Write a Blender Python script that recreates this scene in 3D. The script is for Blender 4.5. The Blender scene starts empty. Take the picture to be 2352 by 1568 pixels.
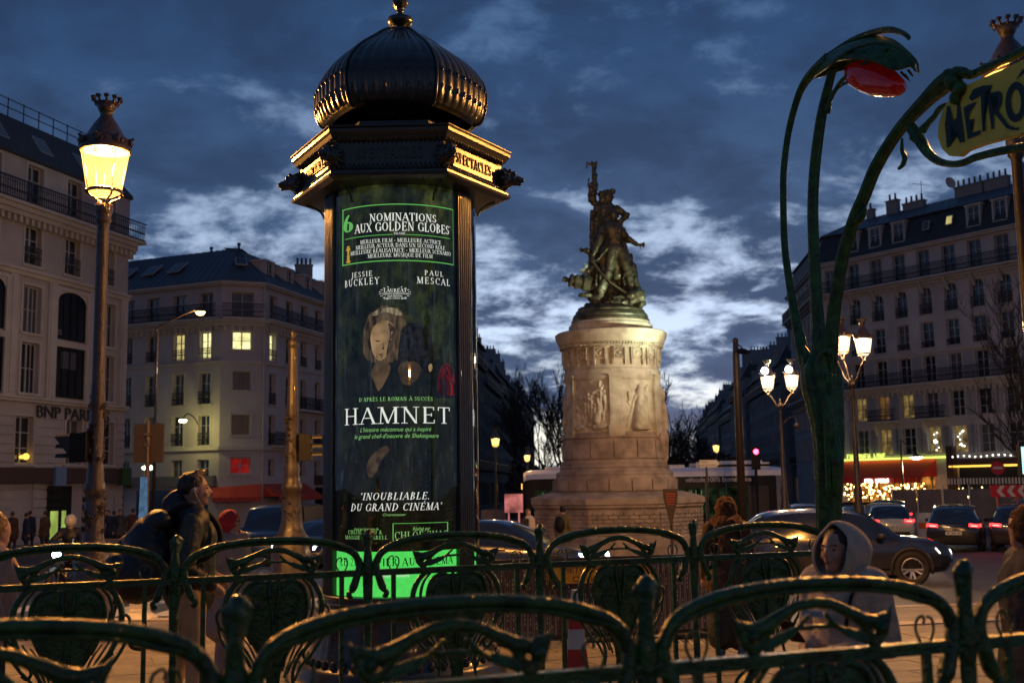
import bpy, bmesh, math, random
import numpy as np
from mathutils import Vector, Matrix, noise
from math import sin, cos, pi, radians, sqrt, atan, atan2, asin, acos, tan
random.seed(7)
sc = bpy.context.scene
COL = sc.collection

# ------------------------------------------------------------------ camera
FPX, EYE = 2550.0, 1.75
PITCH, ROLL = atan(326/2550), 0.0162
cam_d = bpy.data.cameras.new('camera'); cam = bpy.data.objects.new('camera', cam_d); COL.objects.link(cam)
CM = Matrix.Rotation(pi/2+PITCH, 3, 'X') @ Matrix.Rotation(-ROLL, 3, 'Z')
cam.matrix_world = Matrix.Translation((0, 0, EYE)) @ CM.to_4x4()
cam_d.sensor_width = 36; cam_d.lens = 36*FPX/2352
cam_d.clip_start = 0.05; cam_d.clip_end = 3000
cam_d.dof.use_dof = True; cam_d.dof.focus_distance = 10.6; cam_d.dof.aperture_fstop = 2.8
sc.camera = cam

# ------------------------------------------------------------------ world: dusk sky with broken clouds
w = bpy.data.worlds.new('World'); sc.world = w; w.use_nodes = True
N = w.node_tree.nodes; L = w.node_tree.links; N.clear()
def nd(t, **k):
    n = N.new(t)
    for a, b in k.items(): setattr(n, a, b)
    return n
def wm(op, a, b=None, c=None, clamp=False):
    n = nd('ShaderNodeMath', operation=op); n.use_clamp = clamp
    for i, s in enumerate((a, b, c)):
        if s is None: continue
        if isinstance(s, (int, float)): n.inputs[i].default_value = s
        else: L.new(s, n.inputs[i])
    return n.outputs[0]
def ss(x, lo, hi):
    n = nd('ShaderNodeMapRange', interpolation_type='SMOOTHSTEP'); L.new(x, n.inputs[0])
    n.inputs[1].default_value = lo; n.inputs[2].default_value = hi
    return n.outputs[0]
def mixc(f, a, b):
    n = nd('ShaderNodeMix', data_type='RGBA'); L.new(f, n.inputs[0])
    for s, i in ((a, 6), (b, 7)):
        if isinstance(s, tuple): n.inputs[i].default_value = (*s, 1)
        else: L.new(s, n.inputs[i])
    return n.outputs[2]
tc = nd('ShaderNodeTexCoord'); nv = nd('ShaderNodeVectorMath', operation='NORMALIZE'); L.new(tc.outputs['Generated'], nv.inputs[0])
sx = nd('ShaderNodeSeparateXYZ'); L.new(nv.outputs[0], sx.inputs[0])
X, Y, Z = sx.outputs
zp = wm('MAXIMUM', Z, 0.0)
den = wm('ADD', zp, 0.26)
cx = nd('ShaderNodeCombineXYZ'); L.new(wm('DIVIDE', X, den), cx.inputs[0]); L.new(wm('DIVIDE', Y, den), cx.inputs[1])
def wnoise(scale, detail, rough, dist, off):
    mp = nd('ShaderNodeMapping'); mp.inputs['Location'].default_value = off
    mp.inputs['Scale'].default_value = (1, 1.0, 1)
    L.new(cx.outputs[0], mp.inputs[0])
    n = nd('ShaderNodeTexNoise'); L.new(mp.outputs[0], n.inputs['Vector'])
    n.inputs['Scale'].default_value = scale; n.inputs['Detail'].default_value = detail
    n.inputs['Roughness'].default_value = rough; n.inputs['Distortion'].default_value = dist
    return n.outputs[0]
c1 = wnoise(1.55, 3, .5, .1, (7.4, 3.1, 0))           # large cloud bodies
c2 = wnoise(4.2, 8, .58, .25, (8.1, 2.2, 0))          # lumps
c3 = wnoise(.8, 3, .5, .1, (1.3, 5.2, 0))
c4 = wnoise(11., 6, .6, .2, (4.4, 9.2, 0))            # fine breaks
cl = wm('ADD', wm('ADD', wm('MULTIPLY', c1, .40), wm('MULTIPLY', c2, .42)), wm('MULTIPLY', c4, .18))
az = wm('DIVIDE', wm('ADD', wm('MULTIPLY', X, .13), wm('MULTIPLY', Y, .99)), wm('SQRT', wm('ADD', wm('ADD', wm('MULTIPLY', X, X), wm('MULTIPLY', Y, Y)), 1e-4)))
azf = ss(az, .66, .985)                       # 1 towards the sunset
low = wm('SUBTRACT', 1.0, ss(zp, .05, .40))  # 1 near the horizon
mid = wm('MULTIPLY', ss(zp, .07, .16), wm('SUBTRACT', 1.0, ss(zp, .24, .36)))
hor = wm('SUBTRACT', 1.0, ss(zp, .02, .14))
base = mixc(low, (.021, .053, .130), (.080, .135, .245))
dark = mixc(ss(c2, .36, .64), mixc(low, (.017, .037, .088), (.036, .068, .138)), base)
gap = ss(wm('ADD', cl, wm('ADD', wm('MULTIPLY', wm('MULTIPLY', low, azf), .045), wm('MULTIPLY', wm('MULTIPLY', mid, azf), .035))), .530, .622)
gcol = mixc(low, (.06, .12, .24), (.66, .80, 1.02))
gcol = mixc(wm('MULTIPLY', hor, azf), gcol, (.95, .92, .76))
gapf = wm('MULTIPLY', gap, wm('ADD', .30, wm('MULTIPLY', azf, .58)))
sky = mixc(gapf, dark, gcol)
sky = mixc(wm('MULTIPLY', wm('MULTIPLY', wm('SUBTRACT', 1.0, ss(zp, .0, .07)), azf), .30), sky, (.60, .62, .62))
sky = mixc(ss(wm('MULTIPLY', Z, -1), .0, .03), sky, (.02, .022, .03))
bg = nd('ShaderNodeBackground'); L.new(sky, bg.inputs[0]); bg.inputs[1].default_value = 1.35
SUN_EL, SUN_AZ = radians(1.0), radians(8)
nis = nd('ShaderNodeTexSky', sky_type='NISHITA'); nis.sun_disc = False; nis.sun_elevation = SUN_EL; nis.sun_rotation = SUN_AZ
bg2 = nd('ShaderNodeBackground'); L.new(nis.outputs[0], bg2.inputs[0]); bg2.inputs[1].default_value = .002
ad = nd('ShaderNodeAddShader'); L.new(bg.outputs[0], ad.inputs[0]); L.new(bg2.outputs[0], ad.inputs[1])
wo = nd('ShaderNodeOutputWorld'); L.new(ad.outputs[0], wo.inputs[0])
sun_d = bpy.data.lights.new('sun', 'SUN'); sun_d.energy = .02; sun_d.angle = radians(12); sun_d.color = (1, .85, .7)
sun = bpy.data.objects.new('sun', sun_d); COL.objects.link(sun)
sun.rotation_euler = (Vector((sin(SUN_AZ), cos(SUN_AZ), sin(SUN_EL)))).to_track_quat('Z', 'Y').to_euler()
sc.view_settings.view_transform = 'Standard'; sc.view_settings.look = 'None'
sc.view_settings.exposure = 0; sc.view_settings.gamma = 1; sc.view_settings.use_curve_mapping = False

# ------------------------------------------------------------------ helpers
def ray(u, v): return CM @ Vector(((u-1176)/FPX, -(v-784)/FPX, -1))
def at(u, v, y):
    r = ray(u, v); return Vector((0, 0, EYE)) + r*(y/r.y)
def zat(u, v, y): return at(u, v, y).z
def hit(u, v, P, n):
    r = ray(u, v); C = Vector((0, 0, EYE)); P = Vector(P); n = Vector(n)
    return C + r*((P-C).dot(n)/r.dot(n))
def depth(p): return -(CM.transposed() @ (Vector(p)-Vector((0, 0, EYE)))).z
def gz(y):
    if y < 8: return 0
    if y < 42: return -.022*(y-8)
    return -.748-.004*(y-42)
R_ = -.13   # road level below the pavement

class B:
    def __init__(s): s.v = []; s.f = []; s.m = []
    def add(s, vs, fs, m=0):
        o = len(s.v); s.v += [tuple(p) for p in vs]; s.f += [tuple(i+o for i in f) for f in fs]; s.m += [m]*len(fs); return s
    def quad(s, a, b, c, d, m=0): return s.add([a, b, c, d], [(0, 1, 2, 3)], m)
    def box(s, x0, x1, y0, y1, z0, z1, m=0):
        return s.add([(x0,y0,z0),(x1,y0,z0),(x1,y1,z0),(x0,y1,z0),(x0,y0,z1),(x1,y0,z1),(x1,y1,z1),(x0,y1,z1)],
                     [(3,2,1,0),(4,5,6,7),(0,1,5,4),(1,2,6,5),(2,3,7,6),(3,0,4,7)], m)
    def obox(s, p, dx, dy, dz, m=0):   # p corner + three edge vectors
        p = Vector(p); dx = Vector(dx); dy = Vector(dy); dz = Vector(dz)
        return s.add([p, p+dx, p+dx+dy, p+dy, p+dz, p+dx+dz, p+dx+dy+dz, p+dy+dz],
                     [(3,2,1,0),(4,5,6,7),(0,1,5,4),(1,2,6,5),(2,3,7,6),(3,0,4,7)], m)
    def tube(s, pts, rad, n=8, m=0, sec=None, flat=None):
        pts = [Vector(p) for p in pts]; k = len(pts)
        if not hasattr(rad, '__len__'): rad = [rad]*k
        t0 = (pts[1]-pts[0]).normalized()
        up = Vector((0, 0, 1)) if abs(t0.z) < .9 else Vector((0, 1, 0))
        if flat is not None: up = Vector(flat)
        nrm = (up - t0*up.dot(t0)).normalized()
        vs = []
        for i, p in enumerate(pts):
            t = (pts[min(i+1, k-1)]-pts[max(i-1, 0)]).normalized()
            nrm = (nrm - t*nrm.dot(t)).normalized(); bi = t.cross(nrm)
            for j in range(n):
                a = 2*pi*j/n; q = sec(a) if sec else (1, 1)
                vs.append(p + nrm*(cos(a)*rad[i]*q[0]) + bi*(sin(a)*rad[i]*q[1]))
        fs = [(i*n+j, i*n+(j+1) % n, (i+1)*n+(j+1) % n, (i+1)*n+j) for i in range(k-1) for j in range(n)]
        fs += [tuple(range(n-1, -1, -1)), tuple((k-1)*n+j for j in range(n))]
        return s.add(vs, fs, m)
    def lathe(s, prof, n=24, c=(0, 0, 0), a0=0, a1=2*pi, m=0, rf=None, cap=False):
        full = abs(a1-a0-2*pi) < 1e-6; na = n if full else n+1; vs = []
        for (r, z) in prof:
            for j in range(na):
                a = a0+(a1-a0)*j/n; rr = r*(rf(a, z) if rf else 1)
                vs.append((c[0]+rr*cos(a), c[1]+rr*sin(a), c[2]+z))
        fs = []
        for i in range(len(prof)-1):
            for j in range(n if full else n):
                j2 = (j+1) % na
                fs.append((i*na+j, i*na+j2, (i+1)*na+j2, (i+1)*na+j))
        if cap: fs += [tuple(range(na-1, -1, -1)), tuple((len(prof)-1)*na+j for j in range(na))]
        return s.add(vs, fs, m)
    def ball(s, c, r, nu=12, nv=8, m=0, rot=None):
        if not hasattr(r, '__len__'): r = (r, r, r)
        vs = []; c = Vector(c)
        for i in range(nv+1):
            th = pi*i/nv
            for j in range(nu):
                a = 2*pi*j/nu; p = Vector((r[0]*sin(th)*cos(a), r[1]*sin(th)*sin(a), r[2]*cos(th)))
                if rot: p = rot @ p
                vs.append(c+p)
        fs = [(i*nu+j, (i+1)*nu+j, (i+1)*nu+(j+1) % nu, i*nu+(j+1) % nu) for i in range(nv) for j in range(nu)]
        return s.add(vs, fs, m)
    def extr(s, poly, fn, m=0):        # poly 2D -> fn(x,y,k) k 0 front 1 back
        n = len(poly); vs = [fn(x, y, 0) for x, y in poly]+[fn(x, y, 1) for x, y in poly]
        return s.add(vs, [tuple(range(n)), tuple(range(2*n-1, n-1, -1))]+[(i, n+i, n+(i+1) % n, (i+1) % n) for i in range(n)], m)
    def mesh(s, name, mats, smooth=False):
        me = bpy.data.meshes.new(name); me.from_pydata(s.v, [], s.f)
        for m in (mats if isinstance(mats, (list, tuple)) else [mats]): me.materials.append(m)
        me.polygons.foreach_set('material_index', s.m)
        if smooth: me.polygons.foreach_set('use_smooth', [True]*len(s.f))
        me.update(); return me
    def build(s, name, mats, parent=None, smooth=False, fixn=True, loc=None, rz=None, auto=None):
        me = s.mesh(name, mats, smooth or bool(auto))
        if fixn:
            bm = bmesh.new(); bm.from_mesh(me)
            if smooth or auto: bmesh.ops.remove_doubles(bm, verts=bm.verts, dist=1e-5)
            bmesh.ops.recalc_face_normals(bm, faces=bm.faces); 
            if auto:
                for e in bm.edges:
                    e.smooth = not (len(e.link_faces) == 2 and e.calc_face_angle(0) > radians(auto))
            bm.to_mesh(me); bm.free()
        return link(name, me, parent, loc, rz)
def link(name, me, parent=None, loc=None, rz=None):
    o = bpy.data.objects.new(name, me); COL.objects.link(o)
    if parent: o.parent = parent
    if loc is not None: o.location = loc
    if rz is not None: o.rotation_euler = (0, 0, rz)
    return o
def tag(o, label=None, cat=None, group=None, kind=None):
    if label: o['label'] = label
    if cat: o['category'] = cat
    if group: o['group'] = group
    if kind: o['kind'] = kind
    return o
def thing(name, label, cat, loc=(0, 0, 0), rz=0, group=None):
    return tag(link(name, None, None, loc, rz), label, cat, group)
def copy_tree(o, parent=None):
    c = o.copy(); COL.objects.link(c); c.parent = parent
    for ch in [x for x in o.children]: copy_tree(ch, c)
    return c
def bez(pts, n=12):                    # Catmull-Rom through points of any dimension
    P = [Vector(p) for p in pts]; P = [P[0]*2-P[1]]+P+[P[-1]*2-P[-2]]; out = []
    for i in range(1, len(P)-2):
        for k in range(n):
            t = k/n; a, b, c, d = P[i-1], P[i], P[i+1], P[i+2]
            out.append(.5*((2*b)+(c-a)*t+(2*a-5*b+4*c-d)*t*t+(3*b-a-3*c+d)*t*t*t))
    out.append(P[-2]); return out

# ------------------------------------------------------------------ materials
def mat(name, col, rough=.6, metal=0, var=.25, vs=6, bump=.0, bs=30, col2=None, coat=0, spec=.5, stretch=(1, 1, 1), kind='noise'):
    m = bpy.data.materials.new(name); m.use_nodes = True; nt = m.node_tree; n = nt.nodes; l = nt.links
    p = n['Principled BSDF']; p.inputs['Roughness'].default_value = rough; p.inputs['Metallic'].default_value = metal
    p.inputs['Coat Weight'].default_value = coat; p.inputs['Specular IOR Level'].default_value = spec
    tc = n.new('ShaderNodeTexCoord'); mp = n.new('ShaderNodeMapping'); mp.inputs['Scale'].default_value = stretch
    l.new(tc.outputs['Object'], mp.inputs[0])
    t = n.new('ShaderNodeTexNoise'); t.inputs['Scale'].default_value = vs; t.inputs['Detail'].default_value = 5
    l.new(mp.outputs[0], t.inputs['Vector'])
    r = n.new('ShaderNodeValToRGB'); c2 = col2 or tuple(min(1, c*(1+var)) for c in col); c1 = col if col2 else tuple(c*(1-var) for c in col)
    r.color_ramp.elements[0].position = .32; r.color_ramp.elements[1].position = .68
    r.color_ramp.elements[0].color = (*c1, 1); r.color_ramp.elements[1].color = (*c2, 1)
    l.new(t.outputs[0], r.inputs[0]); l.new(r.outputs[0], p.inputs['Base Color'])
    if bump:
        b = n.new('ShaderNodeTexNoise'); b.inputs['Scale'].default_value = bs; b.inputs['Detail'].default_value = 4
        l.new(mp.outputs[0], b.inputs['Vector'])
        bn = n.new('ShaderNodeBump'); bn.inputs['Strength'].default_value = bump; bn.inputs['Distance'].default_value = .02
        l.new(b.outputs[0], bn.inputs['Height']); l.new(bn.outputs[0], p.inputs['Normal'])
    return m
def em(name, col, s, var=0, vs=8, stretch=(1, 1, 1)):
    m = bpy.data.materials.new(name); m.use_nodes = True; nt = m.node_tree; n = nt.nodes; l = nt.links; n.clear()
    e = n.new('ShaderNodeEmission'); e.inputs[0].default_value = (*col, 1); e.inputs[1].default_value = s
    if var:
        tc = n.new('ShaderNodeTexCoord'); mp = n.new('ShaderNodeMapping'); mp.inputs['Scale'].default_value = stretch; l.new(tc.outputs['Object'], mp.inputs[0])
        t = n.new('ShaderNodeTexNoise'); t.inputs['Scale'].default_value = vs; l.new(mp.outputs[0], t.inputs['Vector'])
        r = n.new('ShaderNodeMapRange'); r.inputs[1].default_value = .35; r.inputs[2].default_value = .65
        r.inputs[3].default_value = s*(1-var); r.inputs[4].default_value = s*(1+var); l.new(t.outputs[0], r.inputs[0]); l.new(r.outputs[0], e.inputs[1])
    o = n.new('ShaderNodeOutputMaterial'); l.new(e.outputs[0], o.inputs[0]); return m
def glassmat(name, rough=.02, tint=(1, 1, 1), refl=1.0):
    m = bpy.data.materials.new(name); m.use_nodes = True; nt = m.node_tree; n = nt.nodes; l = nt.links; n.clear()
    tr = n.new('ShaderNodeBsdfTransparent'); tr.inputs[0].default_value = (*tint, 1)
    g = n.new('ShaderNodeBsdfGlossy'); g.inputs['Roughness'].default_value = rough
    f = n.new('ShaderNodeFresnel'); f.inputs[0].default_value = 1.5
    tc = n.new('ShaderNodeTexCoord'); mp = n.new('ShaderNodeMapping'); mp.inputs['Scale'].default_value = (1, 1, .15); l.new(tc.outputs['Object'], mp.inputs[0])
    t = n.new('ShaderNodeTexNoise'); t.inputs['Scale'].default_value = 3.0; l.new(mp.outputs[0], t.inputs['Vector'])
    bn = n.new('ShaderNodeBump'); bn.inputs['Strength'].default_value = .12; bn.inputs['Distance'].default_value = .05
    l.new(t.outputs[0], bn.inputs['Height']); l.new(bn.outputs[0], g.inputs['Normal'])
    mu = n.new('ShaderNodeMath'); mu.operation = 'MULTIPLY'; mu.inputs[1].default_value = refl; l.new(f.outputs[0], mu.inputs[0])
    mx = n.new('ShaderNodeMixShader'); l.new(mu.outputs[0], mx.inputs[0]); l.new(tr.outputs[0], mx.inputs[1]); l.new(g.outputs[0], mx.inputs[2])
    o = n.new('ShaderNodeOutputMaterial'); l.new(mx.outputs[0], o.inputs[0]); return m

M = dict(
 asphalt=mat('asphalt', (.045, .042, .046), .5, var=.45, vs=.9, bump=.6, bs=45, spec=.45),
 paint=mat('road_paint', (.55, .54, .5), .6, var=.25, vs=7),
 kerb=mat('granite_kerb', (.30, .28, .26), .6, var=.2, vs=9, bump=.3, bs=50),
 slab=mat('stone_slab', (.15, .135, .11), .6, var=.35, vs=3, bump=.35, bs=40),
 green=mat('green_cast_iron', (.016, .062, .010), .30, var=.6, vs=14, bump=.75, bs=38, coat=.12, spec=.42),
 greenm=mat('green_mast_iron', (.018, .085, .012), .33, var=.6, vs=16, bump=.9, bs=45, coat=.12, spec=.42),
 column=mat('column_paint', (.020, .024, .020), .30, var=.3, vs=8, bump=.12, bs=60, coat=.3),
 columnl=mat('column_frieze_paint', (.034, .036, .028), .34, var=.2, vs=8, bump=.06, bs=60, coat=.2),
 lettering=mat('letter_paint', (.04, .045, .04), .45, var=.1),
 lamp=mat('lamp_post_iron', (.045, .030, .018), .33, var=.4, vs=18, bump=.5, bs=45, coat=.3),
 lampgold=mat('lamp_post_bronze', (.020, .014, .008), .42, var=.35, vs=18, bump=.4, bs=40, coat=.2),
 black=mat('black_metal', (.008, .008, .009), .55, var=.3, spec=.2),
 blackiron=mat('balcony_iron', (.016, .016, .020), .5, var=.3),
 stone=mat('monument_stone', (.17, .135, .11), .8, vs=2.2, bump=.6, bs=11, col2=(.36, .29, .23)),
 stonec=mat('monument_cornice_stone', (.28, .25, .18), .8, vs=2.6, bump=.6, bs=12, col2=(.50, .46, .36)),
 bronze=mat('statue_bronze', (.022, .022, .014), .42, metal=.3, vs=3.4, bump=.7, bs=13, col2=(.105, .105, .062)),
 zinc=mat('zinc_roof', (.055, .062, .075), .5, var=.2, vs=3, metal=.2),
 slate=mat('slate_roof', (.022, .023, .028), .65, var=.3, vs=4, bump=.3, bs=10),
 wallA=mat('bank_stone', (.31, .28, .28), .8, var=.12, vs=.7, bump=.15, bs=8),
 wallB=mat('corner_house_plaster', (.36, .33, .345), .82, var=.12, vs=.6, bump=.1, bs=8),
 wallC=mat('restaurant_house_stone', (.38, .35, .345), .8, var=.14, vs=.6, bump=.12, bs=8),
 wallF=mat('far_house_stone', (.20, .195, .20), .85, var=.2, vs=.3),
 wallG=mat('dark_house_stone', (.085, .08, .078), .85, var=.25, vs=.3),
 trim=mat('stone_trim', (.38, .35, .33), .8, var=.1, vs=1),
 wframe=mat('window_frame', (.32, .32, .34), .6, var=.1),
 wglass=mat('window_glass', (.012, .014, .02), .12, var=.3, vs=.8, spec=.8),
 curtain=mat('curtained_glass', (.06, .06, .07), .3, var=.4, vs=1.5, stretch=(6, 6, .4)),
 shutter=mat('shutter', (.26, .26, .28), .7, var=.1),
 brown=mat('brown_fascia', (.045, .020, .014), .6, var=.2),
 awning=mat('red_awning', (.42, .040, .020), .8, var=.15, vs=2),
 awning2=mat('bright_red_awning', (.60, .022, .012), .8, var=.12, vs=2),
 bark=mat('bark', (.030, .022, .018), .9, var=.3, vs=4),
 twig=mat('twigs', (.026, .020, .018), .9, var=.3, vs=4),
 leaf=mat('dry_leaves', (.05, .045, .03), .8, var=.4, vs=4),
 rubber=mat('tyre_rubber', (.012, .012, .012), .75, var=.2),
 rim=mat('alloy', (.55, .55, .55), .3, metal=.8, var=.1),
 carblue=mat('dark_blue_car_paint', (.008, .010, .022), .22, var=.1, coat=1),
 carblack=mat('black_car_paint', (.007, .007, .009), .2, var=.1, coat=1),
 cardark=mat('dark_red_tinted_paint', (.022, .010, .014), .22, var=.1, coat=1),
 carwhite=mat('white_car_paint', (.42, .46, .45), .3, var=.06, coat=1),
 carred=mat('red_car_paint', (.22, .02, .015), .3, var=.06, coat=1),
 van=mat('blue_van_paint', (.012, .022, .060), .28, var=.12, coat=1),
 carglass=mat('car_glass', (.010, .012, .015), .06, var=.2, spec=1),
 plastic=mat('black_plastic', (.016, .016, .017), .5, var=.2),
 plate=mat('number_plate', (.55, .55, .5), .5, var=.06),
 buswhite=mat('bus_white', (.80, .76, .75), .35, var=.06, coat=.4),
 busgrey=mat('bus_grey', (.16, .17, .19), .45, var=.08),
 busblack=mat('bus_black', (.008, .009, .009), .45, var=.2, spec=.2),
 signw=mat('white_sign', (.55, .52, .46), .55, var=.08),
 text=mat('dark_print', (.015, .015, .02), .6, var=.1),
 textw=mat('pale_print', (.8, .8, .8), .6, var=.08),
 skin=mat('skin', (.34, .19, .13), .5, var=.12, vs=12, bump=.05),
 skinpale=mat('pale_skin', (.40, .25, .20), .5, var=.08, vs=12),
 hairbr=mat('brown_hair', (.022, .012, .006), .5, var=.6, vs=60, bump=.8, bs=90, stretch=(1, 1, .2)),
 hairbl=mat('fair_hair', (.24, .13, .05), .5, var=.4, vs=40, bump=.8, bs=90, stretch=(1, 1, .2)),
 hoodie=mat('beige_hoodie', (.46, .37, .28), .9, var=.12, vs=18, bump=.5, bs=120),
 hoodiein=mat('hoodie_lining', (.16, .12, .10), .95, var=.12),
 jacket=mat('black_jacket', (.010, .010, .011), .55, var=.3, vs=10, bump=.6, bs=14),
 olive=mat('olive_sleeve', (.035, .035, .016), .5, var=.3, vs=10, bump=.7, bs=16),
 beige=mat('beige_trousers', (.40, .27, .14), .85, var=.15, vs=8, bump=.3, bs=18),
 navy=mat('navy_cloth', (.012, .016, .035), .8, var=.25, vs=9, bump=.3, bs=20),
 brownc=mat('brown_coat', (.060, .028, .012), .8, var=.4, vs=9, bump=.6, bs=22),
 fur=mat('ginger_fur', (.10, .038, .012), .9, var=.5, vs=40, bump=1, bs=90),
 khaki=mat('khaki_coat', (.10, .085, .045), .8, var=.2, vs=9, bump=.3, bs=20),
 jeans=mat('jeans', (.07, .11, .18), .8, var=.2, vs=20),
 scarf=mat('pale_scarf', (.5, .42, .36), .9, var=.1),
 redc=mat('red_cloth', (.45, .02, .015), .8, var=.1),
 orange=mat('orange_vest', (.65, .14, .02), .8, var=.1),
 pinkc=mat('dusty_coat', (.30, .22, .19), .85, var=.12),
 yellow=mat('yellow_sign', (.62, .28, .015), .5, var=.06),
 barrier=mat('brown_slat', (.075, .040, .028), .5, var=.2, vs=12, bump=.2, bs=40),
 signbrown=mat('brown_panel', (.022, .012, .008), .5, var=.2, vs=14),
 totem=mat('blue_totem', (.10, .17, .30), .5, var=.15, vs=10),
 red=mat('red_enamel', (.5, .02, .015), .4, var=.1),
 fence=mat('grey_hoarding', (.13, .12, .12), .7, var=.2, vs=2),
 metroy=mat('sign_yellow_enamel', (.80, .62, .06), .45, var=.08, vs=10),
 metrog=mat('sign_dark_green_letters', (.006, .022, .020), .45, var=.1),
 hblack=mat('helmet', (.35, .35, .35), .3, var=.1),
)
def lampglass(name, col, s, tr):
    m = em(name, col, s, var=.3, vs=3); nt = m.node_tree; n = nt.nodes; l = nt.links
    e = [x for x in n if x.type == 'EMISSION'][0]; o = [x for x in n if x.type == 'OUTPUT_MATERIAL'][0]
    t = n.new('ShaderNodeBsdfTransparent'); t.inputs[0].default_value = (1, .93, .8, 1)
    mx = n.new('ShaderNodeMixShader'); mx.inputs[0].default_value = 1-tr; l.new(t.outputs[0], mx.inputs[1]); l.new(e.outputs[0], mx.inputs[2]); l.new(mx.outputs[0], o.inputs[0]); return m
LAMP = dict(lampA=(8000, (1, .45, .10)), lampB=(1000, (1, .47, .12)), lampW=(650, (1, .62, .32)), lampF=(600, (1, .52, .15)))
E_ = dict(
 lampA=lampglass('lit_lamp_glass', (1.0, .56, .13), 3.2, .45),
 lampW=lampglass('lit_warm_white_glass', (1.0, .76, .48), 3.2, .4),
 lampB=lampglass('added_lamp_glass_behind', (1.0, .56, .13), 3.2, .45),
 lampF=lampglass('lit_far_lamp_glass', (1.0, .62, .16), 2.6, .4), lampD=em('lit_disc_lamp', (1.0, .6, .18), 9),
 flood=em('floodlight', (.85, .95, 1.0), 40),
 winY=em('lit_window', (.85, .70, .26), .75, var=.3, vs=1.2),
 winY2=em('bright_lit_window', (.95, .88, .40), 1.2, var=.3, vs=2),
 winD=em('dim_lit_window', (.70, .46, .14), .22, var=.7, vs=1.6),
 winO=em('orange_lit_window', (.75, .36, .10), .14, var=.5, vs=1.5),
 winR=em('red_lit_window', (.5, .02, .02), .35, var=.3, vs=1.5),
 winG=em('green_lit_door', (.45, .60, .12), .7, var=.3, vs=1),
 tail=em('tail_light', (1.0, .03, .03), 6),
 tailb=em('tail_light_core', (1.0, .10, .08), 14),
 head=em('headlight', (.80, .95, 1.0), 30),
 headw=em('warm_headlight', (1.0, .82, .55), 10),
 led=em('garland_bulb', (1.0, .62, .20), 16),
 ledw=em('white_bulb', (.95, .95, .8), 8),
 yel=em('yellow_strip', (1.0, .55, .08), 2.2),
 neon=em('green_yellow_neon', (.75, .9, .15), 1.7),
 neonw=em('white_neon', (.9, 1, .9), 5),
 inside=em('restaurant_glow', (1.0, .36, .06), .40, var=.8, vs=2.5),
 cyan=em('poster_backlight_strip', (.45, .95, .80), .75),
 stop=em('red_signal', (1, .03, .08), 20),
 screen=em('advert_screen', (.5, .95, .95), 1.6),
 businner=em('bus_interior', (.06, .11, .045), .10, var=.9, vs=2.2),
)
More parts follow.
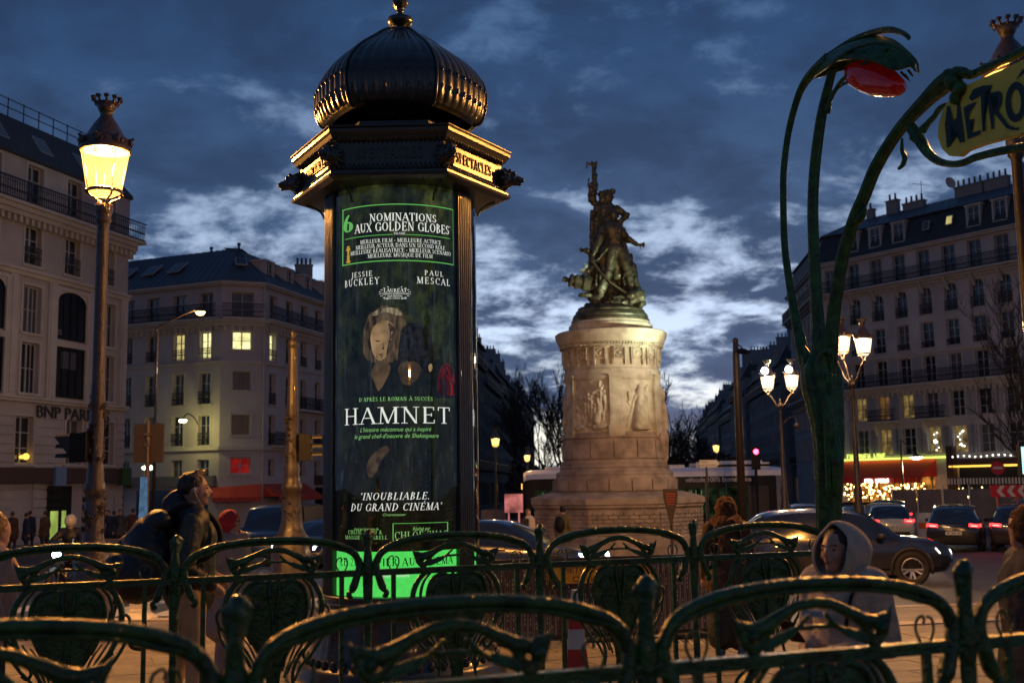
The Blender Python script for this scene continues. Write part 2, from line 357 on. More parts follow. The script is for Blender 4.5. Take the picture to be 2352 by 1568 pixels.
# ------------------------------------------------------------------ lettering
_fc = {}
def bfont(txt, shear=0, space=1.0):
    k = (txt, shear, space)
    if k not in _fc:
        cu = bpy.data.curves.new('t', 'FONT'); cu.body = txt; cu.shear = shear; cu.space_character = space; cu.resolution_u = 3
        o = bpy.data.objects.new('t', cu); COL.objects.link(o); dg = bpy.context.evaluated_depsgraph_get(); dg.update()
        me = bpy.data.meshes.new_from_object(o.evaluated_get(dg))
        _fc[k] = ([(v.co.x, v.co.y) for v in me.vertices], [tuple(p.vertices) for p in me.polygons])
        bpy.data.objects.remove(o); bpy.data.curves.remove(cu); bpy.data.meshes.remove(me)
    return _fc[k]
T_, t_ = .135, .055
GL = {  # serif capitals: width, strokes
 'A': (.76, 'd.05,0,.38,1;D.38,1,.70,0;h.17,.57,.36;s.06,0;s.70,0'),
 'B': (.66, 'V.16,0,1;a.2,.76,.30,.24,-90,90;a.2,.27,.38,.27,-90,90;h.1,.25,1;h.1,.25,0'),
 'C': (.74, 'a.42,.5,.36,.5,42,318;k.70,.66,1'),
 'D': (.82, 'V.16,0,1;a.22,.5,.50,.5,-90,90;h.06,.3,1;h.06,.3,0'),
 'E': (.66, 'V.16,0,1;h.06,.58,.975;h.16,.46,.52;h.06,.60,.025;k.57,.80,.98;k.60,.02,.22;k.46,.42,.62'),
 'F': (.60, 'V.16,0,1;h.06,.56,.975;h.16,.44,.52;k.55,.80,.98;s.16,0'),
 'G': (.80, 'a.42,.5,.36,.5,42,318;V.70,.05,.40;s.68,.42;k.68,.66,.95'),
 'H': (.84, 'V.16,0,1;V.68,0,1;h.16,.68,.52;s.16,0;s.16,1;s.68,0;s.68,1'),
 'I': (.32, 'V.16,0,1;s.16,0;s.16,1'),
 'J': (.34, 'V.20,-.05,1;s.20,1;a.06,-.05,.14,.16,180,360'),
 'K': (.76, 'V.16,0,1;d.18,.45,.62,1;D.28,.55,.68,0;s.16,0;s.16,1;s.66,0;s.6,1'),
 'L': (.62, 'V.16,0,1;h.06,.56,.025;k.56,.02,.24;s.16,1'),
 'M': (.96, 'd.14,0,.18,1;D.18,1,.48,.02;d.48,.02,.80,1;V.82,0,1;s.14,0;s.14,1;s.83,0;s.84,1'),
 'N': (.82, 'v.15,0,1;D.15,1,.67,0;v.67,0,1;s.15,0;s.13,1;s.67,1'),
 'O': (.84, 'a.42,.5,.36,.5,0,360'),
 'P': (.62, 'V.16,0,1;a.2,.74,.34,.26,-90,90;h.1,.25,1;s.16,0;s.16,1'),
 'Q': (.84, 'a.42,.5,.36,.5,0,360;D.45,.05,.78,-.22'),
 'R': (.72, 'V.16,0,1;a.2,.75,.32,.25,-90,90;h.1,.25,1;D.34,.5,.66,0;s.16,0;s.68,0'),
 'S': (.54, 'a.27,.745,.20,.25,40,270;a.27,.26,.22,.26,-140,90;k.44,.75,.95;k.07,.06,.26'),
 'T': (.70, 'V.35,0,1;h.04,.66,.975;k.05,.78,.98;k.65,.78,.98;s.35,0'),
 'U': (.80, 'V.16,.3,1;v.64,.3,1;a.40,.30,.24,.30,180,360;s.16,1;s.64,1'),
 'V': (.74, 'D.06,1,.36,0;d.36,0,.66,1;s.08,1;s.64,1'),
 'X': (.74, 'D.1,1,.64,0;d.1,0,.62,1;s.1,0;s.1,1;s.62,0;s.62,1'),
 'Y': (.70, 'D.06,1,.35,.48;d.35,.48,.62,1;V.35,0,.48;s.35,0;s.08,1;s.62,1'),
 'Z': (.66, 'h.08,.60,.975;d.10,0,.56,1;h.06,.62,.025;k.1,.8,.98;k.6,.02,.2'),
 '6': (.62, 'a.31,.30,.22,.30,0,360;a.52,.30,.43,.78,115,180'),
 '2': (.58, 'a.28,.73,.20,.27,0,150;d.46,.66,.08,.04;h.08,.52,.03'),
 '1': (.34, 'V.17,0,1;s.17,0'), ' ': (.32, ''), '.': (.24, 'V.12,0,.12'), ',': (.24, 'V.12,-.1,.1'),
 '"': (.32, 'v.1,.75,1;v.2,.75,1'), "'": (.2, 'v.1,.75,1'), '*': (.2, 'v.1,.85,1'), '-': (.34, 'h.06,.28,.4'), '&': (.8, 'a.36,.76,.16,.2,0,360;a.34,.28,.26,.28,90,340;D.3,.6,.72,0'),
 'o': (.34, 'o.17,.4,.10')}
ACC = {'É': 'E', 'È': 'E', 'Ô': 'O', 'À': 'A', 'Ê': 'E'}
def serif(txt, bold=1.0, shear=0, sp=.06):
    vs = []; fs = []; x0 = 0; T, t = T_*bold, t_*bold
    def q(*p):
        o = len(vs); vs.extend((a+x0+b*shear, b) for a, b in p); fs.append(tuple(range(o, o+len(p))))
    def arc(cx, cy, rx, ry, a0, a1):
        n = max(5, int(abs(a1-a0)/22)); pr = None
        for i in range(n+1):
            a = radians(a0+(a1-a0)*i/n); k = abs(cos(a)); wd = (t+(T-t)*k)/2
            ro, ri = (rx+wd*.6, rx-wd*1.4), (ry, ry-t)
            po = (cx+(rx+wd*.3)*cos(a), cy+ry*sin(a)); pi_ = (cx+(rx-wd*1.7)*cos(a), cy+(ry-t*1.0)*sin(a))
            if pr: q(pr[0], po, pi_, pr[1])
            pr = (po, pi_)
    for ch in txt:
        base = ACC.get(ch, ch); wd, st = GL.get(base, GL['I'])
        for s in [s for s in st.split(';') if s]:
            c = s[0]; a = [float(z) for z in s[1:].split(',')]
            if c in 'Vv':
                h = (T if c == 'V' else t)/2; q((a[0]-h, a[1]), (a[0]+h, a[1]), (a[0]+h, a[2]), (a[0]-h, a[2]))
            elif c in 'Dd':
                h = (T if c == 'D' else t)/2*1.08; q((a[0]-h, a[1]), (a[0]+h, a[1]), (a[2]+h, a[3]), (a[2]-h, a[3]))
            elif c == 'h': q((a[0], a[2]-t/2), (a[1], a[2]-t/2), (a[1], a[2]+t/2), (a[0], a[2]+t/2))
            elif c == 's':
                y = a[1] if a[1] < .5 else a[1]-t*.8; q((a[0]-.14, y), (a[0]+.14, y), (a[0]+.14, y+t*.8), (a[0]-.14, y+t*.8))
            elif c == 'k': q((a[0]-t/2, a[1]), (a[0]+t/2, a[1]), (a[0]+t/2, max(a[1]+.1, a[2])), (a[0]-t/2, max(a[1]+.1, a[2])))
            elif c == 'a': arc(*a)
            elif c == 'o': q(*[(a[0]+a[2]*cos(k*pi/4), a[1]+a[2]*sin(k*pi/4)) for k in range(8)])
        if ch == 'É': q((.34, 1.08), (.40, 1.08), (.52, 1.28), (.42, 1.28))
        if ch in 'ÈÀ': q((.36, 1.08), (.42, 1.08), (.34, 1.28), (.24, 1.28))
        if ch in 'ÔÊ': q((.24, 1.08), (.30, 1.08), (.42, 1.25), (.38, 1.28)); q((.54, 1.08), (.60, 1.08), (.46, 1.28), (.42, 1.25))
        x0 += wd+sp
    return vs, fs

# ------------------------------------------------------------------ fused organic bodies (union of tapered capsules, voxel remeshed)
def fuse(name, prims, mats, voxel=.02, parent=None, smooth=3, loc=None, rz=None, bumpy=0, bfreq=8, seg=12):
    """prims: (a, b, ra, rb, mat) capsule | (c, (rx,ry,rz), mat[, rot]) ellipsoid"""
    b = B(); caps = []
    for p in prims:
        if len(p) == 5:
            a, c = Vector(p[0]), Vector(p[1]); ra, rb = p[2], p[3]; d = c-a; ln = max(d.length, 1e-5); ax = d/ln
            q = ax.to_track_quat('Z', 'Y').to_matrix(); vs = []; n = seg; pr = []
            for k in range(4): th = pi/2*(k+.15)/4; pr.append((ra*sin(th), -ra*cos(th)))
            pr.append((ra, 0)); pr.append((rb, ln))
            for k in range(3, -1, -1): th = pi/2*(k+.15)/4; pr.append((rb*sin(th), ln+rb*cos(th)))
            for r, z in pr:
                for j in range(n): vs.append(a + q @ Vector((r*cos(2*pi*j/n), r*sin(2*pi*j/n), z)))
            m = len(pr); fs = [(i*n+j, i*n+(j+1) % n, (i+1)*n+(j+1) % n, (i+1)*n+j) for i in range(m-1) for j in range(n)]
            fs += [tuple(range(n-1, -1, -1)), tuple((m-1)*n+j for j in range(n))]
            b.add(vs, fs); caps.append((np.array(a), np.array(c), ra, rb, p[4]))
        else:
            rot = p[3] if len(p) > 3 else None
            b.ball(p[0], p[1], 16, 10, rot=rot); r = p[1]; caps.append((np.array(p[0], float), np.array(p[0], float), sum(r)/3, sum(r)/3, p[2]))
    me = b.mesh('tmp', []); o = bpy.data.objects.new('tmp', me); COL.objects.link(o)
    bm = bmesh.new(); bm.from_mesh(me); bmesh.ops.recalc_face_normals(bm, faces=bm.faces); bm.to_mesh(me); bm.free()
    r = o.modifiers.new('r', 'REMESH'); r.mode = 'VOXEL'; r.voxel_size = voxel
    if smooth: s = o.modifiers.new('s', 'SMOOTH'); s.iterations = smooth; s.factor = .5
    dg = bpy.context.evaluated_depsgraph_get(); dg.update()
    me2 = bpy.data.meshes.new_from_object(o.evaluated_get(dg)); bpy.data.objects.remove(o); bpy.data.meshes.remove(me)
    me2.name = name; me2.materials.clear()
    for m in (mats if isinstance(mats, (list, tuple)) else [mats]): me2.materials.append(m)
    n = len(me2.vertices); co = np.empty(n*3, np.float32); me2.vertices.foreach_get('co', co); co = co.reshape(-1, 3)
    if bumpy:
        nr = np.empty(n*3, np.float32); me2.vertices.foreach_get('normal', nr); nr = nr.reshape(-1, 3)
        for i in range(n):
            v = Vector(co[i])*bfreq; k = noise.noise(v)+.5*noise.noise(v*2.3); co[i] += nr[i]*k*bumpy
        me2.vertices.foreach_set('co', co.ravel())
    if isinstance(mats, (list, tuple)) and len(mats) > 1:
        nf = len(me2.polygons); fc = np.empty(nf*3, np.float32); me2.polygons.foreach_get('center', fc); fc = fc.reshape(-1, 3)
        best = np.full(nf, 1e9); mi = np.zeros(nf, np.int32)
        for a, c, ra, rb, m in caps:
            d = c-a; l2 = float(d @ d)
            t = np.clip(((fc-a) @ d)/l2, 0, 1) if l2 > 1e-9 else np.zeros(nf)
            ds = np.linalg.norm(fc-(a+t[:, None]*d), axis=1)-(ra+(rb-ra)*t)
            k = ds < best; best[k] = ds[k]; mi[k] = m
        me2.polygons.foreach_set('material_index', mi)
    me2.polygons.foreach_set('use_smooth', [True]*len(me2.polygons)); me2.update()
    return link(name, me2, parent, loc, rz)

# ------------------------------------------------------------------ buildings
_wc = {}
def win_mesh(w_, h, style, fr):
    k = (round(w_, 2), round(h, 2), style, fr.name)
    if k in _wc: return _wc[k]
    b = B(); t = .06; y0, y1 = -.02, .06
    b.box(0, t, y0, y1, 0, h); b.box(w_-t, w_, y0, y1, 0, h); b.box(t, w_-t, y0, y1, 0, t); b.box(t, w_-t, y0, y1, h-t, h)
    if style != 'plain':
        b.box(w_/2-.04, w_/2+.04, y0-.01, y1-.01, t, h-t)
        for q in ((.33, .66) if style == 'french' else (.5,)): b.box(t, w_-t, y0+.01, y1-.02, h*q-.02, h*q+.02)
    if style == 'grid':
        for q in (.25, .75): b.box(w_*q-.02, w_*q+.02, y0+.005, y1-.015, t, h-t)
    _wc[k] = b.mesh('window', fr); return _wc[k]
def pane_mesh(w_, h, m):
    k = ('p', round(w_, 2), round(h, 2), m.name)
    if k not in _wc:
        b = B(); b.box(.03, w_-.03, .03, .05, .03, h-.03); _wc[k] = b.mesh('pane', m)
    return _wc[k]
def guard_mesh(w_, h=.95):
    k = ('g', round(w_, 2), h)
    if k not in _wc:
        b = B(); b.box(0, w_, -.03, 0, h-.05, h); b.box(0, w_, -.03, 0, .03, .07); b.box(0, w_, -.025, -.005, h-.22, h-.19)
        n = max(4, int(w_/.13))
        for i in range(n+1): x = (w_-.03)*i/n; b.box(x, x+.025, -.028, -.003, .07, h-.05)
        for i in range(n):
            x = (w_-.03)*(i+.5)/n; b.box(x-.03, x+.05, -.022, -.008, .35, .42)
        _wc[k] = b.mesh('window_guard', M['blackiron'])
    return _wc[k]
def facade(root, P0, P1, zb, zt, rows, wall, name='wall', depth=.28, frame=None, panes=True):
    """wall from P0 to P1 (left to right as seen from outside); rows: dict(z,h,w,xs,style,lit{idx:mat},guard,arch,trim)"""
    P0 = Vector((P0[0], P0[1], 0)); P1 = Vector((P1[0], P1[1], 0)); d = (P1-P0); Ln = d.length; d.normalize()
    n = Vector((d.y, -d.x, 0)); rz = atan2(d.y, d.x); frame = frame or M['wframe']
    def W(x, z, o=0): return P0+d*x+n*o+Vector((0, 0, z))
    b = B(); tr = B(); z = zb
    for r in sorted(rows, key=lambda r: r['z']):
        if r['z'] > z: b.quad(W(0, z), W(Ln, z), W(Ln, r['z']), W(0, r['z']))
        x = 0; z0, z1 = r['z'], r['z']+r['h']; wd = r['w']
        for i, xc in enumerate(r['xs']):
            a, c = xc-wd/2, xc+wd/2
            if a < x or c > Ln: continue
            b.quad(W(x, z0), W(a, z0), W(a, z1), W(x, z1)); x = c; D = -depth
            b.quad(W(a, z0), W(a, z0, D), W(a, z1, D), W(a, z1)); b.quad(W(c, z0), W(c, z1), W(c, z1, D), W(c, z0, D))
            b.quad(W(a, z1), W(c, z1), W(c, z1, D), W(a, z1, D)); b.quad(W(a, z0), W(c, z0), W(c, z0, D), W(a, z0, D))
            if r.get('arch'):
                s = 10; ah = r['arch']
                for k in range(s):
                    t0, t1 = -1+2*k/s, -1+2*(k+1)/s; y0, y1 = z1-ah*(1-sqrt(max(0, 1-t0*t0))), z1-ah*(1-sqrt(max(0, 1-t1*t1)))
                    b.quad(W(xc+t0*wd/2, y0, -.02), W(xc+t1*wd/2, y1, -.02), W(xc+t1*wd/2, z1, -.02), W(xc+t0*wd/2, z1, -.02))
            lit = r.get('lit', {}).get(i); o = W(a, z0, D+.02)
            wi = link('window', win_mesh(wd, r['h'], r.get('style', 'french'), frame), root, o, rz)
            pm = pane_mesh(wd, r['h'], lit or (M['curtain'] if (i*7+int(z0*3)) % 5 == 0 else M['wglass']))
            link('pane', pm, wi)
            if r.get('guard'): link('window_guard', guard_mesh(wd+.1, r['guard']), root, W(a-.05, z0, .02), rz)
            if r.get('trim', True):
                for (xa, xb_, za, zc, o_) in ((a-.14, a-.02, z0-.0, z1+.12, .035), (c+.02, c+.14, z0-.0, z1+.12, .035), (a-.02, c+.02, z1+.02, z1+.12, .03), (a-.18, c+.18, z0-.12, z0-.005, .10)):
                    tr.obox(W(xa, za, 0), d*(xb_-xa), n*o_, (0, 0, zc-za))
            if r.get('shutters'):
                sh = B()
                for xa in (a-.16-wd*.42, c+.16):
                    sh.obox(W(xa, z0, .02), d*(wd*.42), n*.04, (0, 0, r['h']))
                    k = int(r['h']/.16)
                    for j in range(k): sh.obox(W(xa+.04, z0+.05+j*.16, .06), d*(wd*.42-.08), n*.02, (0, 0, .09))
                sh.build('shutter', M['shutter'], root)
        b.quad(W(x, z0), W(Ln, z0), W(Ln, z1), W(x, z1)); z = z1
    b.quad(W(0, z), W(Ln, z), W(Ln, zt), W(0, zt))
    b.build(name, wall, root, fixn=False)
    if tr.v: tr.build('window_trim', M['trim'], root)
    return W, d, n, Ln, rz
def cornice(root, P0, P1, z, steps, m, name='cornice', dent=0, ext=.0):
    P0 = Vector((*P0, 0)); P1 = Vector((*P1, 0)); d = (P1-P0); Ln = d.length; d.normalize(); n = Vector((d.y, -d.x, 0)); b = B()
    for z0, z1, o in steps: b.obox(P0-d*(ext*o)+Vector((0, 0, z+z0)), d*(Ln+2*ext*o), n*o, (0, 0, z1-z0))
    if dent:
        k = int(Ln/dent); z0 = steps[0][0]
        for i in range(k): b.obox(P0+d*(dent*(i+.25))+Vector((0, 0, z+z0-.32)), d*(dent*.45), n*(steps[0][2]*.75), (0, 0, .32))
    return b.build(name, m, root)
def balcony(root, P0, P1, z, out=.75, h=1.0, m=None, brackets=0):
    P0 = Vector((*P0, 0)); P1 = Vector((*P1, 0)); d = (P1-P0); Ln = d.length; d.normalize(); n = Vector((d.y, -d.x, 0)); Zv = Vector((0, 0, 1))
    b = B(); b.obox(P0+Zv*z, d*Ln, n*(out+.06), Zv*.16); b.build('balcony_slab', M['trim'], root)
    if brackets:
        k = int(Ln/brackets); br = B()
        for i in range(k):
            p = P0+d*(brackets*(i+.5)-.12)+Zv*z
            br.add([p, p+n*out*.8, p+n*out*.8-Zv*.25, p-Zv*1.1, p+d*.24, p+d*.24+n*out*.8, p+d*.24+n*out*.8-Zv*.25, p+d*.24-Zv*1.1],
                   [(0,1,2,3),(7,6,5,4),(1,5,6,2),(0,4,5,1),(2,6,7,3)])
        br.build('balcony_bracket', M['trim'], root)
    g = B(); a = P0+Zv*(z+.16)+n*out
    g.obox(a+Zv*(h-.06), d*Ln, n*.05, Zv*.06); g.obox(a+Zv*.06, d*Ln, n*.03, Zv*.04); g.obox(a+Zv*(h-.24), d*Ln, n*.03, Zv*.03)
    k = int(Ln/.16)
    for i in range(k): g.obox(a+d*(.16*i), d*.03, n*.03, Zv*h)
    for i in range(0, k, 1): g.obox(a+d*(.16*i+.03), d*.1, n*.02, Zv*.06); g.obox(a+d*(.16*i+.05)+Zv*(h*.38), d*.08, n*.02, Zv*.10)
    g.build('balcony_railing', M['blackiron'], root)
def poly_off(pts, o):
    n = len(pts); out = []
    for i in range(n):
        a, b, c = Vector(pts[i-1]), Vector(pts[i]), Vector(pts[(i+1) % n]); d0 = (b-a).normalized(); d1 = (c-b).normalized()
        n0 = Vector((d0.y, -d0.x)); n1 = Vector((d1.y, -d1.x)); k = (n0+n1); k = k/(max(.3, 1+n0.dot(n1)))
        out.append(b+k*o)
    return out
def roof(root, pts, levels, m, name='roof', seams=0):
    """pts CCW-from-outside plan (facades listed left to right seen from outside); levels [(offset,z)...]"""
    b = B(); rings = [[(p.x, p.y, z) for p in poly_off([Vector(q) for q in pts], o)] for o, z in levels]; n = len(pts)
    vs = [p for r in rings for p in r]; fs = [(i*n+j, i*n+(j+1) % n, (i+1)*n+(j+1) % n, (i+1)*n+j) for i in range(len(rings)-1) for j in range(n)]
    fs.append(tuple((len(rings)-1)*n+j for j in range(n))); b.add(vs, fs)
    if seams:
        for i in range(len(rings)-1):
            for j in range(n):
                a0, a1, b0, b1 = [Vector(q) for q in (rings[i][j], rings[i][(j+1) % n], rings[i+1][j], rings[i+1][(j+1) % n])]
                k = int((a1-a0).length/seams)
                for q in range(1, k):
                    t = q/k; p0 = a0.lerp(a1, t); p1 = b0.lerp(b1, t); b.tube([p0, p1], .035, 4)
    return b.build(name, m, root, fixn=False)
def back(root, pts, z0, z1, m):
    b = B(); k = len(pts)
    for i in range(k-1): b.quad((*pts[i], z0), (*pts[i+1], z0), (*pts[i+1], z1), (*pts[i], z1))
    return b.build('rear_wall', m, root, fixn=False)
def chimney(root, x, y, z, h, w_=1.4, d=.5, rz=0, pots=4):
    b = B(); b.box(-w_/2, w_/2, -d/2, d/2, 0, h); b.box(-w_/2-.06, w_/2+.06, -d/2-.06, d/2+.06, h, h+.12)
    c = b.build('chimney', M['wallF'], root, loc=(x, y, z), rz=rz); p = B()
    for i in range(pots): p.lathe([(.11, 0), (.09, .5), (.12, .55)], 6, (-w_/2+w_*(i+.5)/pots, 0, h+.12), cap=True)
    p.build('chimney_pots', M['barrier'], c)
def skylight(root, c, ux, uy, w_, h, m):      # ux along, uy up the slope
    ux = Vector(ux).normalized(); uy = Vector(uy).normalized(); nn = ux.cross(uy); c = Vector(c); b = B()
    b.obox(c-ux*w_/2-uy*h/2, ux*w_, uy*h, nn*.09); o = b.build('skylight', M['wframe'], root)
    g = B(); g.obox(c-ux*(w_/2-.07)-uy*(h/2-.07)+nn*.05, ux*(w_-.14), uy*(h-.14), nn*.06); g.build('pane', m, o)
def dormer(root, P, d, n, w_, h, dep, lit=None):
    P = Vector(P); d = Vector(d); n = Vector(n); Zv = Vector((0, 0, 1)); b = B()
    o = P-d*w_/2
    for a in (0, w_-.14): b.obox(o+d*a, d*.14, -n*dep, Zv*h)
    b.obox(o+Zv*h-d*.12, d*(w_+.24), -n*dep, Zv*.14); b.obox(o, d*w_, n*.05, Zv*.1)
    b.obox(o+d*.14-n*(.25), d*(w_-.28), -n*(dep-.3), Zv*h)
    dm = b.build('dormer', M['trim'], root)
    wi = link('window', win_mesh(w_-.28, h-.1, 'french', M['wframe']), dm, o+d*.14+Zv*.05-n*.14, atan2(d.y, d.x))
    link_p = pane_mesh(w_-.28, h-.1, lit or M['wglass'])
    wi2 = link('pane', link_p, dm, o+d*.14+Zv*.05-n*.14, atan2(d.y, d.x))
    return dm
# ================================================================== SETTING: ground
def sheet(name, ys, x0, x1, dz, m, nx=12):
    b = B()
    for i in range(len(ys)-1):
        for j in range(nx):
            xa = x0+(x1-x0)*j/nx; xb = x0+(x1-x0)*(j+1)/nx
            b.quad((xa, ys[i], gz(ys[i])+dz), (xb, ys[i], gz(ys[i])+dz), (xb, ys[i+1], gz(ys[i+1])+dz), (xa, ys[i+1], gz(ys[i+1])+dz))
    return tag(b.build(name, m, fixn=False), kind='structure')
sheet('road', [-60, 8, 42, 130, 400, 1800], -900, 900, R_, M['asphalt'])
def poly_patch(name, pts, dz, m, kerb=.13, kw=.28, mk=None, flat=None):
    """raised pavement following the ground with a granite kerb"""
    bm = bmesh.new(); vs = [bm.verts.new((x, y, 0)) for x, y in pts]; f = bm.faces.new(vs)
    for yy in (8, 42):
        bmesh.ops.bisect_plane(bm, geom=bm.verts[:]+bm.edges[:]+bm.faces[:], plane_co=(0, yy, 0), plane_no=(0, 1, 0))
    for v in bm.verts: v.co.z = gz(v.co.y)+dz if flat is None else flat
    if f.normal.z < 0: bmesh.ops.reverse_faces(bm, faces=bm.faces)
    me = bpy.data.meshes.new(name); bm.to_mesh(me); bm.free(); me.materials.append(m)
    o = tag(link(name, me), kind='structure')
    b = B(); k = len(pts); ip = poly_off([Vector(p) for p in pts], -kw)
    for i in range(k):
        a, c = pts[i], pts[(i+1) % k]; a2, c2 = ip[i], ip[(i+1) % k]
        n = max(1, int((Vector(c)-Vector(a)).length/1.0))
        for q in range(n):
            t0, t1 = (q+.006)/n, (q+1-.006)/n
            P = [Vector(a).lerp(Vector(c), t0), Vector(a).lerp(Vector(c), t1), a2.lerp(c2, t1), a2.lerp(c2, t0)]
            zz = [(gz(p.y) if flat is None else flat-dz)+dz+.012 for p in P]
            b.add([(p.x, p.y, z-kerb-.03) for p, z in zip(P, zz)]+[(p.x, p.y, z) for p, z in zip(P, zz)],
                  [(4,5,6,7), (0,1,5,4), (1,2,6,5), (2,3,7,6), (3,0,4,7)])
    b.build('kerb', mk or M['kerb'], o); return o
# near pavement, cut round the stairwell; t along the railings, n across them
TH = radians(90-69.4); RD = Vector((cos(TH), sin(TH), 0)); RN = Vector((-sin(TH), cos(TH), 0))
RO = Vector((.35, 3.09, 0)); S_ = 1.09; FARN = 3.76
def RP(t, n, z=0): return RO+RD*t+RN*n+Vector((0, 0, z))
edge = [(-26, 17.5), (-9, 15.6), (-3.4, 15.2), (-2.2, 14.2), (-.6, 12.95), (.9, 12.75), (3.0, 13.3), (6, 13.9), (26, 16)]
b = B()
def pq(a, c, d, e): b.quad(*[(p[0], p[1], -.012) for p in (a, c, d, e)])
def T(t, n): p = RP(t, n); return (p.x, p.y)
pq(T(-30, -14), T(30, -14), T(30, -.12), T(-30, -.12)); pq(T(1.3, -.12), T(30, -.12), T(30, FARN+.12), T(1.3, FARN+.12))
pq(T(-30, -.12), T(-6.6, -.12), T(-6.6, FARN+.12), T(-30, FARN+.12))
fl = [T(-30, FARN+.12), T(30, FARN+.12)]
poly = [fl[0], fl[1]]+edge[::-1]
b.add([(x, y, -.012) for x, y in poly], [tuple(range(len(poly)))])
near_pav = tag(b.build('pavement', M['slab'], fixn=False), kind='structure')
kb = B()
for i in range(len(edge)-1):
    a, c = Vector(edge[i]), Vector(edge[i+1]); k = max(1, int((c-a).length))
    nn = Vector((-(c-a).y, (c-a).x)).normalized()
    for q in range(k):
        p = a.lerp(c, (q+.008)/k); r = a.lerp(c, (q+.992)/k)
        kb.obox((p.x, p.y, -.3), (*(r-p), 0), (*(nn*.28), 0), (0, 0, .305))
kb.build('kerb', M['kerb'], near_pav)
# stone slabs, individually laid, in the strip seen beyond the far railing
sl = {}
def slab_mesh(k, w_, d_):
    b = B(); e = .008; b.add([(e,e,-.03),(w_-e,e,-.03),(w_-e,d_-e,-.03),(e,d_-e,-.03),(e,e,-.004),(w_-e,e,-.004),(w_-e,d_-e,-.004),(e,d_-e,-.004),
        (.03,.03,0),(w_-.03,.03,0),(w_-.03,d_-.03,0),(.03,d_-.03,0)], [(0,1,5,4),(1,2,6,5),(2,3,7,6),(3,0,4,7),(4,5,9,8),(5,6,10,9),(6,7,11,10),(7,4,8,11),(8,9,10,11)])
    return b.mesh('slab', M['slab'])
sm = [slab_mesh(i, .8, .5) for i in range(1)]
cnt = 0
for r in range(11):
    for c in range(28):
        t = -7.6+c*.8+(r % 2)*.4; n = FARN+1.0+r*.5; p = RP(t, n)
        ey = None
        for i in range(len(edge)-1):
            if edge[i][0] <= p.x < edge[i+1][0]:
                k = (p.x-edge[i][0])/(edge[i+1][0]-edge[i][0]); ey = edge[i][1]+(edge[i+1][1]-edge[i][1])*k
        if ey is None or p.y > ey-.75 or abs(p.x) > 7 or cnt >= 290: continue
        if (Vector((p.x, p.y))-Vector((-1.08, 10.8))).length < .75: continue
        o = link('slab', sm[0], near_pav, (p.x, p.y, random.uniform(0, .004)), TH); cnt += 1
# tactile strip of studs along the kerb, right of centre
b = B()
for i in range(60):
    x = .8+i*.055
    for j in range(5): b.lathe([(.016, 0), (.012, .006)], 6, (x, 12.2+.13*(x-.8)+j*.06, .002), cap=True)
tag(b.build('tactile_stud', M['signw'], near_pav), kind='stuff')
# right traffic island with pale granite kerb
isl = [(3.9, 15.1), (4.6, 14.75), (8, 14.9), (14, 15.4), (14.5, 18.4), (9.5, 18.0), (5.6, 17.4), (4.2, 16.4)]
poly_patch('traffic_island', isl, .0, M['slab'])
mon_c = at(1412, 1106, 40.0); MX, MY = mon_c.x, 40.0
ring = [(MX+10.0*cos(a), MY+10.0*sin(a)) for a in [2*pi*i/36 for i in range(36)]]
poly_patch('monument_island', ring, -.02, M['slab'])
poly_patch('left_pavement', [(-60, 40), (-21, 46), (-17.6, 56), (-19.5, 62), (-15.5, 74), (-8, 100), (-60, 140)], 0, M['slab'])
poly_patch('right_pavement', [(27, 88), (33, 74), (48, 60), (90, 60), (90, 130), (30, 130)], 0, M['slab'])
# painted crossing bars on the carriageway
b = B()
for i in range(9):
    x = -11.5+i*1.05; b.quad((x, 19.2, gz(19.2)+R_+.004), (x+.5, 19.2, gz(19.2)+R_+.004), (x+.5, 22.6, gz(22.6)+R_+.004), (x, 22.6, gz(22.6)+R_+.004))
for i in range(8):
    x = 3.2+i*1.05; b.quad((x, 29.2, gz(29.2)+R_+.004), (x+.5, 29.2, gz(29.2)+R_+.004), (x+.5, 31.6, gz(31.6)+R_+.004), (x, 31.6, gz(31.6)+R_+.004))
tag(b.build('road_markings', M['paint'], fixn=False), kind='structure')

# ================================================================== BUILDINGS
def xy(u, y): p = at(u, 1105, y); return Vector((p.x, p.y))
def V2(a, b): return Vector((a, b))
# ---- bank building, left
bank = thing('bank_building', 'pale stone corner bank building with a continuous upper balcony at the left edge', 'building', (0, 0, 0))
C0 = xy(281, 62); dA = V2(.28, .96); P0 = C0-dA*16; g0 = -.95
X16 = lambda *t: [16-q for q in t]
rowsA = [dict(z=-.9, h=2.9, w=1.5, xs=X16(14, 10.8), style='grid', trim=False), 
  dict(z=3.1, h=2.3, w=1.25, xs=X16(13.9, 10.9, 7.9, 4.2, 1.5), style='french', trim=True, lit={2: M['wglass']}),
  dict(z=6.55, h=2.5, w=1.3, xs=X16(13.9, 7.7, 1.7), style='grid', trim=True),
  dict(z=9.55, h=2.35, w=1.3, xs=X16(13.9, 7.7, 1.7), style='grid', trim=True),
  dict(z=12.95, h=1.95, w=1.15, xs=X16(13.9, 10.8, 7.8, 4.8, 1.9), style='french', guard=.9),
  dict(z=15.85, h=2.15, w=1.15, xs=X16(13.9, 10.8, 7.8, 4.8, 1.9), style='french')]
